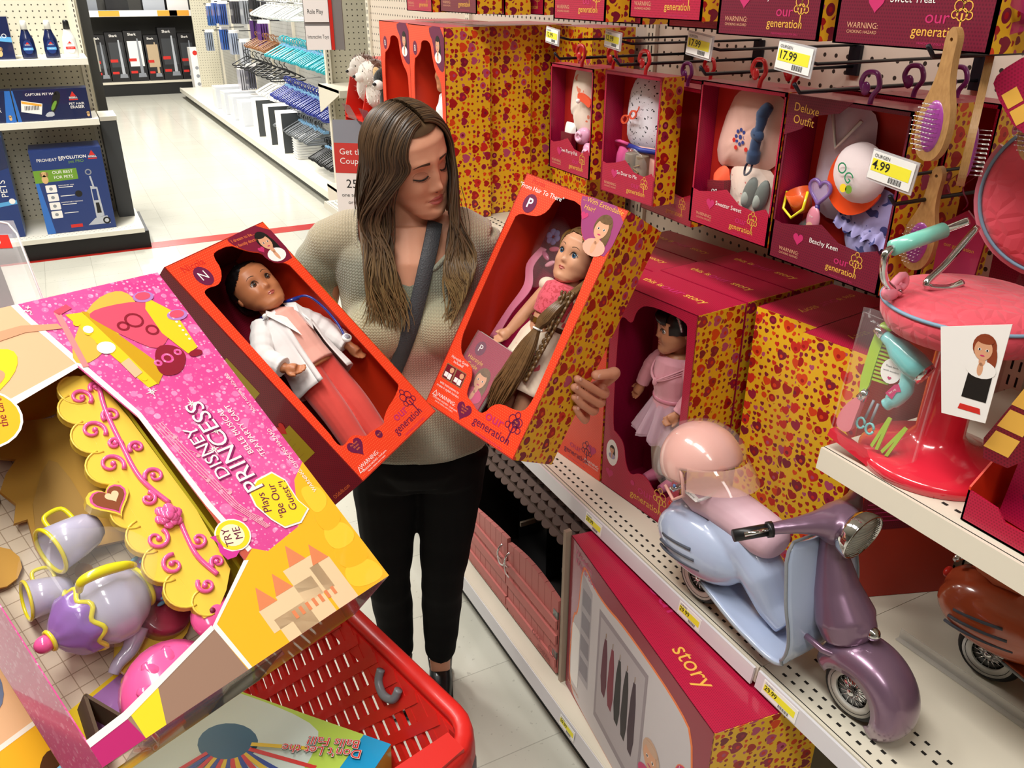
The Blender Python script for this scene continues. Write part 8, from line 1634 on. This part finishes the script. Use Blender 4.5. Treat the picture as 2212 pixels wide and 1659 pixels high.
# ---------------- wooden hair brushes ----------------
WD=mat('beech_wood','#A87C48',.45,coat=.15); t=NT(WD); wv=t.n('ShaderNodeTexNoise'); wv.inputs['Scale'].default_value=14; t.col(t.mix(wv.outputs[0],lin('#8E6436'),lin('#BC9058')))
PADM=mat('violet_rubber_pad','#9A3E92',.3,coat=.4)
def brush(label,x,y,z,yaw,roll,back=False):
    r=thing('hair_brush',label,'hair brush',FR(x,y,z,yaw)@Matrix.Rotation(R_(roll),4,'Z')@(Matrix.Rotation(pi,4,'Y') if back else Matrix.Identity(4)))
    ol=[(-.006,0),(-.011,-.01),(-.010,-.03),(-.012,-.055),(-.018,-.075),(-.027,-.095),(-.030,-.12),(-.026,-.145),(-.014,-.160),(0,-.163)]; ol=ol+[(-a,b) for a,b in ol[::-1]]+[(0,.004)]
    mb=MB(); mb.prism(smoothpoly(ol,2),-.005,.005,WD,holes=[[(.0028*cos(q),-.012+.0028*sin(q)) for q in [k_*.785 for k_ in range(8)]]]); o=mb.build('handle',r); q=o.modifiers.new('b','BEVEL'); q.width=.0025; q.segments=2
    mb=MB(); mb.ell((0,-.118,.004),(.019,.034,.006),PADM,22,12); mb.build('pad',r)
    mb=MB()
    for i in range(7):
        for j in range(11):
            xx=(i-3)*.0052; yy=-.118+(j-5)*.0058
            if (xx/.017)**2+((yy+.118)/.031)**2<1: mb.tube([(xx,yy,.008),(xx*1.15,yy,.022)],.0004,CHROME,4); mb.ell((xx*1.15,yy,.022),.0008,WHP,5,4)
    mb.build('bristles',r); return r
brush('front wooden hair brush with violet pad facing out on the hook',1.022,.752,1.800,-12,-1)
brush('wooden hair brush seen from behind against the front brush',1.085,.742,1.765,-55,6,True)
brush('farther wooden hair brush with violet pad at the right edge',1.14,.690,1.800,-14,2)
brush('wooden hair brush deep on the hook at the far right',1.19,.650,1.80,10,4,True)
for k_,(x,y,z,a,lab) in enumerate(((1.085,.700,1.752,38,'maroon swing tag with barcode tied to the front hair brush'),(1.125,.650,1.752,30,'maroon swing tag with barcode tied to the farther hair brush'))):
    tg=thing('swing_tag',lab,'tag',FR(x,y,z,10)@Matrix.Rotation(R_(a),4,'Z')); mb=MB(); mb.prism(sm([(-.03,-.075),(.0,-.085),(.032,-.075),(.034,.0),(.02,.012),(-.02,.012),(-.034,.0)],1),-.0008,.0008,MAGD); mb.build('card',tg)
    mb=MB(); mb.flat([(.006,-.045),(.036,-.045),(.036,-.008),(.006,-.008)],.0012,WHITEP); [mb.flat([(.012+.003*i,-.036),(.0135+.003*i,-.036),(.0135+.003*i,-.018),(.012+.003*i,-.018)],.0016,INK) for i in range(7)]; [mb.flat([(-.028,-.06+.024*i),(-.008,-.06+.024*i),(-.008,-.04+.024*i),(-.028,-.04+.024*i)],.0012,GOLD) for i in range(2)]; mb.build('printed_art',tg)
rbm=mat('magenta_organza','#9A1450',.6,alpha=.85)
tg=thing('ribbon_bow','magenta organza ribbon tied on the hair brush hook','ribbon',FR(1.10,.69,1.815,0)); mb=MB()
for k_ in range(9):
    a=rh.uniform(0,6.28); L=rh.uniform(.03,.06); mb.grid(lambda u,v:(L*u*cos(a)+.006*sin(9*u),L*u*sin(a)+(v-.5)*.014,.012*sin(3.1*u)+.004*k_),12,3,rbm)
mb.build('loops',tg)
# pink accessories hanging lower behind the salon chair
for k_,(x,y,z,lab) in enumerate(((1.24,.86,1.50,'magenta packet hanging behind the salon chair arm'),(1.30,.80,1.49,'second magenta packet hanging behind the salon chair'),(1.36,.74,1.49,'third magenta packet deep behind the salon chair'))):
    g=thing('hair_pack',lab,'packet',FR(x,y,z,0)); mb=MB(); mb.prism([(0,-.10),(.07,-.11),(.075,.0),(.035,.03),(-.005,.0)],-.004,0,[mat('rose_packet','#B8325E',.4,coat=.3),MAGD,mat('rose_packet')][k_]); mb.text('our generation',.009,.035,-.03,.0005,GOLD); mb.build('pack_card',g)
    mb=MB(); [mb.grid(lambda u,v:(.03+.03*(q-1)+.008*sin(8*u),.03+.06*u,.004*sin(5*u)+v*.004+.003*q),10,3,rbm) for q in range(3)]; mb.build('ribbon',g)
brush('wooden brush handle hanging behind the salon chair seat',1.17,.838,1.60,0,-4)
# dark boxes filling the back of the upper right hooks
for k_,(x,y,z,w_,h_,lab) in enumerate(((1.30,.70,1.40,.25,.30,'heart sided box in deep shade behind the hair brushes'),(1.42,.47,1.42,.24,.4,'heart sided box in shade at the far upper right'))):
    closed_box('outfit_box',lab,FR(x,y,z,0),w=w_,h=h_,d=.07,front=MAROON)
# ---------------- lower shelf: wardrobe box and barn ----------------
WBM=frame((-.131,-.9914,0),(0,0,1),(-.9914,.131,0),(.898,1.405,.172)); WB=thing('wardrobe_box','big magenta toy wardrobe box standing on the lowest shelf under the scooter','box',WBM)
ww,wh,wd_=.63,.478,.24
carton(WB,ww,wh,wd_,HEART,MAROON,MAGENTA,MAROON); CRM_=mat('crimson_card','#8E1C34',.4,coat=.2)
mb=MB(); mb.box((0,0,-.001),(ww,wh,0),CRM_); mb.build('front_panel',WB)
mb=MB(); pic=[(.07,.43),(.10,.44),(.13,.42),(.20,.415),(.28,.43),(.50,.43),(.585,.40),(.58,.0),(.10,.0),(.02,.02),(.03,.26),(.06,.28)]
mb.flat(smoothpoly([(x+(x-.3)*.02,y+(y-.2)*.02+.002) for x,y in pic],2),.0003,ORP); mb.flat(smoothpoly(pic,2),.0006,mat('white_room_print','#C9C2C4',.4))
mb.flat([(.075,.10),(.13,.10),(.13,.40),(.075,.42)],.0009,mat('grey_wardrobe_print','#A8A0A6',.4)); [mb.flat([(.08,.12+.07*i),(.125,.12+.07*i),(.125,.17+.07*i),(.08,.17+.07*i)],.0011,mat('dark_grey_print','#7C747C',.4)) for i in range(4)]
mb.flat([(.17,.06),(.40,.04),(.40,.40),(.17,.39)],.0009,mat('shelf_grey_print','#94888E',.4)); mb.flat([(.18,.08),(.39,.06),(.39,.385),(.18,.375)],.0011,mat('dusky_print','#B0A6AA',.4))
for i,c_ in enumerate(('#5A1830','#7A2438','#1A1418','#241A20','#3A2030')): m_=mat('garment_'+c_[1:],c_,.5); x=.20+.035*i; mb.flat(smoothpoly([(x,.33),(x+.02,.335),(x+.028,.16-.01*i),(x-.006,.17-.01*i)],1),.0014,m_); mb.tube([(x+.01,.335,.0014),(x+.01,.35,.0014)],.0008,CARD,4)
mb.flat(rrect(.03,.05,.075,.24,.01,3),.0012,WHITEP); portrait(mb,.44,.20,.10,mat('blonde_print','#C8A48A',.5),cloth=PINKP,z=.0014); mb.flat([(.41,.0),(.47,.0),(.46,.10),(.42,.10)],.0016,BLKP); portrait(mb,.53,.16,.06,mat('auburn_print'),cloth=WHITEP,z=.0014)
mb.build('printed_art',WB)
mb=MB(); mb.text('Wooden',.026,.075,.455,.0012,PINKP); mb.text('Wardrobe',.026,.085,.430,.0012,PINKP); mb.disc(.565,.27,.036,.0014,ORP,ry=.045); mb.disc(.565,.27,.034,.0017,PINKP,ry=.043)
for i,s_ in enumerate(('Includes','5 hangers','and','1 stool!')): mb.text(s_,.014,.565,.296-.017*i,.002,WHITEP)
mb.text('WARNING:',.014,.05,.03,.0012,SKP); mb.build('lettering',WB)
mb=MB(); mb.M=Matrix.Translation((ww/2,wh,-.10))@Matrix.Rotation(-pi/2,4,'X'); mb.text('this is',.05,-.17,.0,.0004,mat('faint_pink_print','#A81838',.4)); mb.text('our',.065,-.03,.0,.0004,PINKP,sx=1.2); mb.text('story',.055,.16,-.05,.0004,GOLD); mb.build('top_lettering',WB)
# barn
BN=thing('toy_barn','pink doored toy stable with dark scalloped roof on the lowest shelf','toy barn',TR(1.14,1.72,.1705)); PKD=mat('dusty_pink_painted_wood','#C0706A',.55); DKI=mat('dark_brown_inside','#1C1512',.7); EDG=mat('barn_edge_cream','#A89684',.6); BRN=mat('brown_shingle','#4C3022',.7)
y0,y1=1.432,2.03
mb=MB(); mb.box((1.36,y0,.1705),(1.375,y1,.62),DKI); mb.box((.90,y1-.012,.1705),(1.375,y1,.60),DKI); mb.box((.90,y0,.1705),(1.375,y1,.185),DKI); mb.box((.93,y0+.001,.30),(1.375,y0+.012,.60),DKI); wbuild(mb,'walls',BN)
mb=MB()
for y in (1.56,1.72,1.87): mb.box((1.355,y-.003,.19),(1.36,y+.003,.6),EDG)
mb.box((1.0,1.60,.36),(1.36,1.608,.375),EDG); mb.box((1.0,1.85,.36),(1.36,1.858,.375),EDG); mb.box((1.3,1.42,.40),(1.36,2.0,.408),EDG); wbuild(mb,'inner_rails',BN)
mb=MB(); mb.add([(.905,y0-.006,.18),(.905,y0-.006,.44),(1.09,y0-.006,.60),(1.09,y0-.006,.57),(.925,y0-.006,.43),(.925,y0-.006,.18)]+[(x,y0+.006,z) for x,z in ((.905,.18),(.905,.44),(1.09,.60),(1.09,.57),(.925,.43),(.925,.18))],[(0,1,2,3,4,5),(11,10,9,8,7,6),(0,6,7,1),(1,7,8,2),(2,8,9,3),(3,9,10,4),(4,10,11,5),(5,11,6,0)],EDG); wbuild(mb,'frame_edge',BN)
mb=MB(); mb.box((.888,y0-.018,.1705),(.905,y0-.006,.655),EDG); wbuild(mb,'corner_post',BN)
for k_,(a,b) in enumerate(((1.722,2.010),(1.436,1.716))):
    n_=8; mb=MB(); top=lambda y: (.438-.040*((y-a)/(b-a))**1.3) if k_==0 else (.428+.018*sin(pi*(y-a)/(b-a)))
    for i in range(n_):
        ya=a+(b-a)*i/n_; yb_=a+(b-a)*(i+1)/n_-.0016
        mb.add([(.886,ya,.185),(.886,yb_,.185),(.886,yb_,top(yb_)),(.886,ya,top(ya)),(.898,ya,.185),(.898,yb_,.185),(.898,yb_,top(yb_)),(.898,ya,top(ya))],[(3,2,1,0),(4,5,6,7),(0,1,5,4),(1,2,6,5),(2,3,7,6),(3,0,4,7)],PKD)
    mb.box((.893,a,.185),(.897,b,.38),mat('door_groove_shade','#6A3430',.7))
    for z in (.205,.285,.335): mb.box((.880,a,z),(.888,b,z+.030),PKD)
    d_=wbuild(mb,'door',BN)
    hy=1.745 if k_==0 else 1.700
    mb=MB(); mb.tube(catmull([(.884,hy,.405),(.874,hy,.398),(.868,hy,.38),(.874,hy,.362),(.884,hy,.356)],4),.003,CHROME,8); wbuild(mb,'door_handle',d_)
mb=MB(); mb.tube(catmull([(.868,1.745,.37),(.866,1.73,.355),(.868,1.71,.36),(.866,1.70,.375),(.864,1.69,.352),(.866,1.67,.345)],4),.0022,mat('white_tie','#D8D0C8',.5),6); wbuild(mb,'tie_wrap',BN)
for z in (.235,.37): mb=MB(); mb.box((.884,1.434,z),(.8885,1.456,z+.022),mat('grey_hinge','#8E928E',.35,metal=.8)); wbuild(mb,'hinge',BN)
mb=MB(); mb.M=frame((0,-1,0),(0,0,1),(-1,0,0),(.8795,1.50,.235)); mb.text('our',.035,-.03,.01,.0015,mat('pale_engraving','#8E4A46',.6)); mb.text('stable',.03,.01,-.02,.0015,MC['pale_engraving']); mb.ring(.05,.02,.016,.003,.0015,MC['pale_engraving']); wbuild(mb,'emblem',BN)
# roof: sloping plane of round shingles
ra=Vector((.905,1.99,.600)); mb=MB(); rr0=Vector((.895,0,.535)); 
mb.add([(.93,1.412,.585),(.93,2.03,.585),(1.05,2.03,.655),(1.05,1.412,.655),(.93,1.412,.575),(.93,2.03,.575),(1.05,2.03,.645),(1.05,1.412,.645)],[(0,1,2,3),(7,6,5,4),(0,4,5,1),(1,5,6,2),(2,6,7,3),(3,7,4,0)],BRN); wbuild(mb,'roof_board',BN)
mb=MB(); sl_=Vector((.12,0,.07)).normalized(); nn=Vector((-.07,0,.12)).normalized()
for row in range(6):
    for i in range(17):
        y=1.434+(i+.5*(row%2))*.039; c=Vector((.918,y,.583))+sl_*(row*.024)+nn*(.004+.0006*row)
        vs=[]; 
        for q in range(14): a=pi+pi*q/13; vs.append(c+Vector((0,1,0))*.021*cos(a)+sl_*(.020*sin(a)+.006))
        vs+= [v_+nn*.004 for v_ in vs]; mb.add(vs,[tuple(range(14)),tuple(range(27,13,-1))]+[(q,q+1,q+15,q+14) for q in range(13)]+[(13,0,14,27)],BRN)
s_=wbuild(mb,'shingles',BN)
ob_=thing('pony_box','dark boxed toy with cream corner standing inside the stable','box',TR(1.2,1.90,.186)); mb=MB(); mb.box((-.15,-.12,0),(.10,.06,.26),mat('black_glossy_box','#16181A',.15,coat=1)); mb.build('carton',ob_); mb=MB(); mb.box((-.15,-.121,.255),(.10,-.119,.262),GREYC); mb.build('edge',ob_)
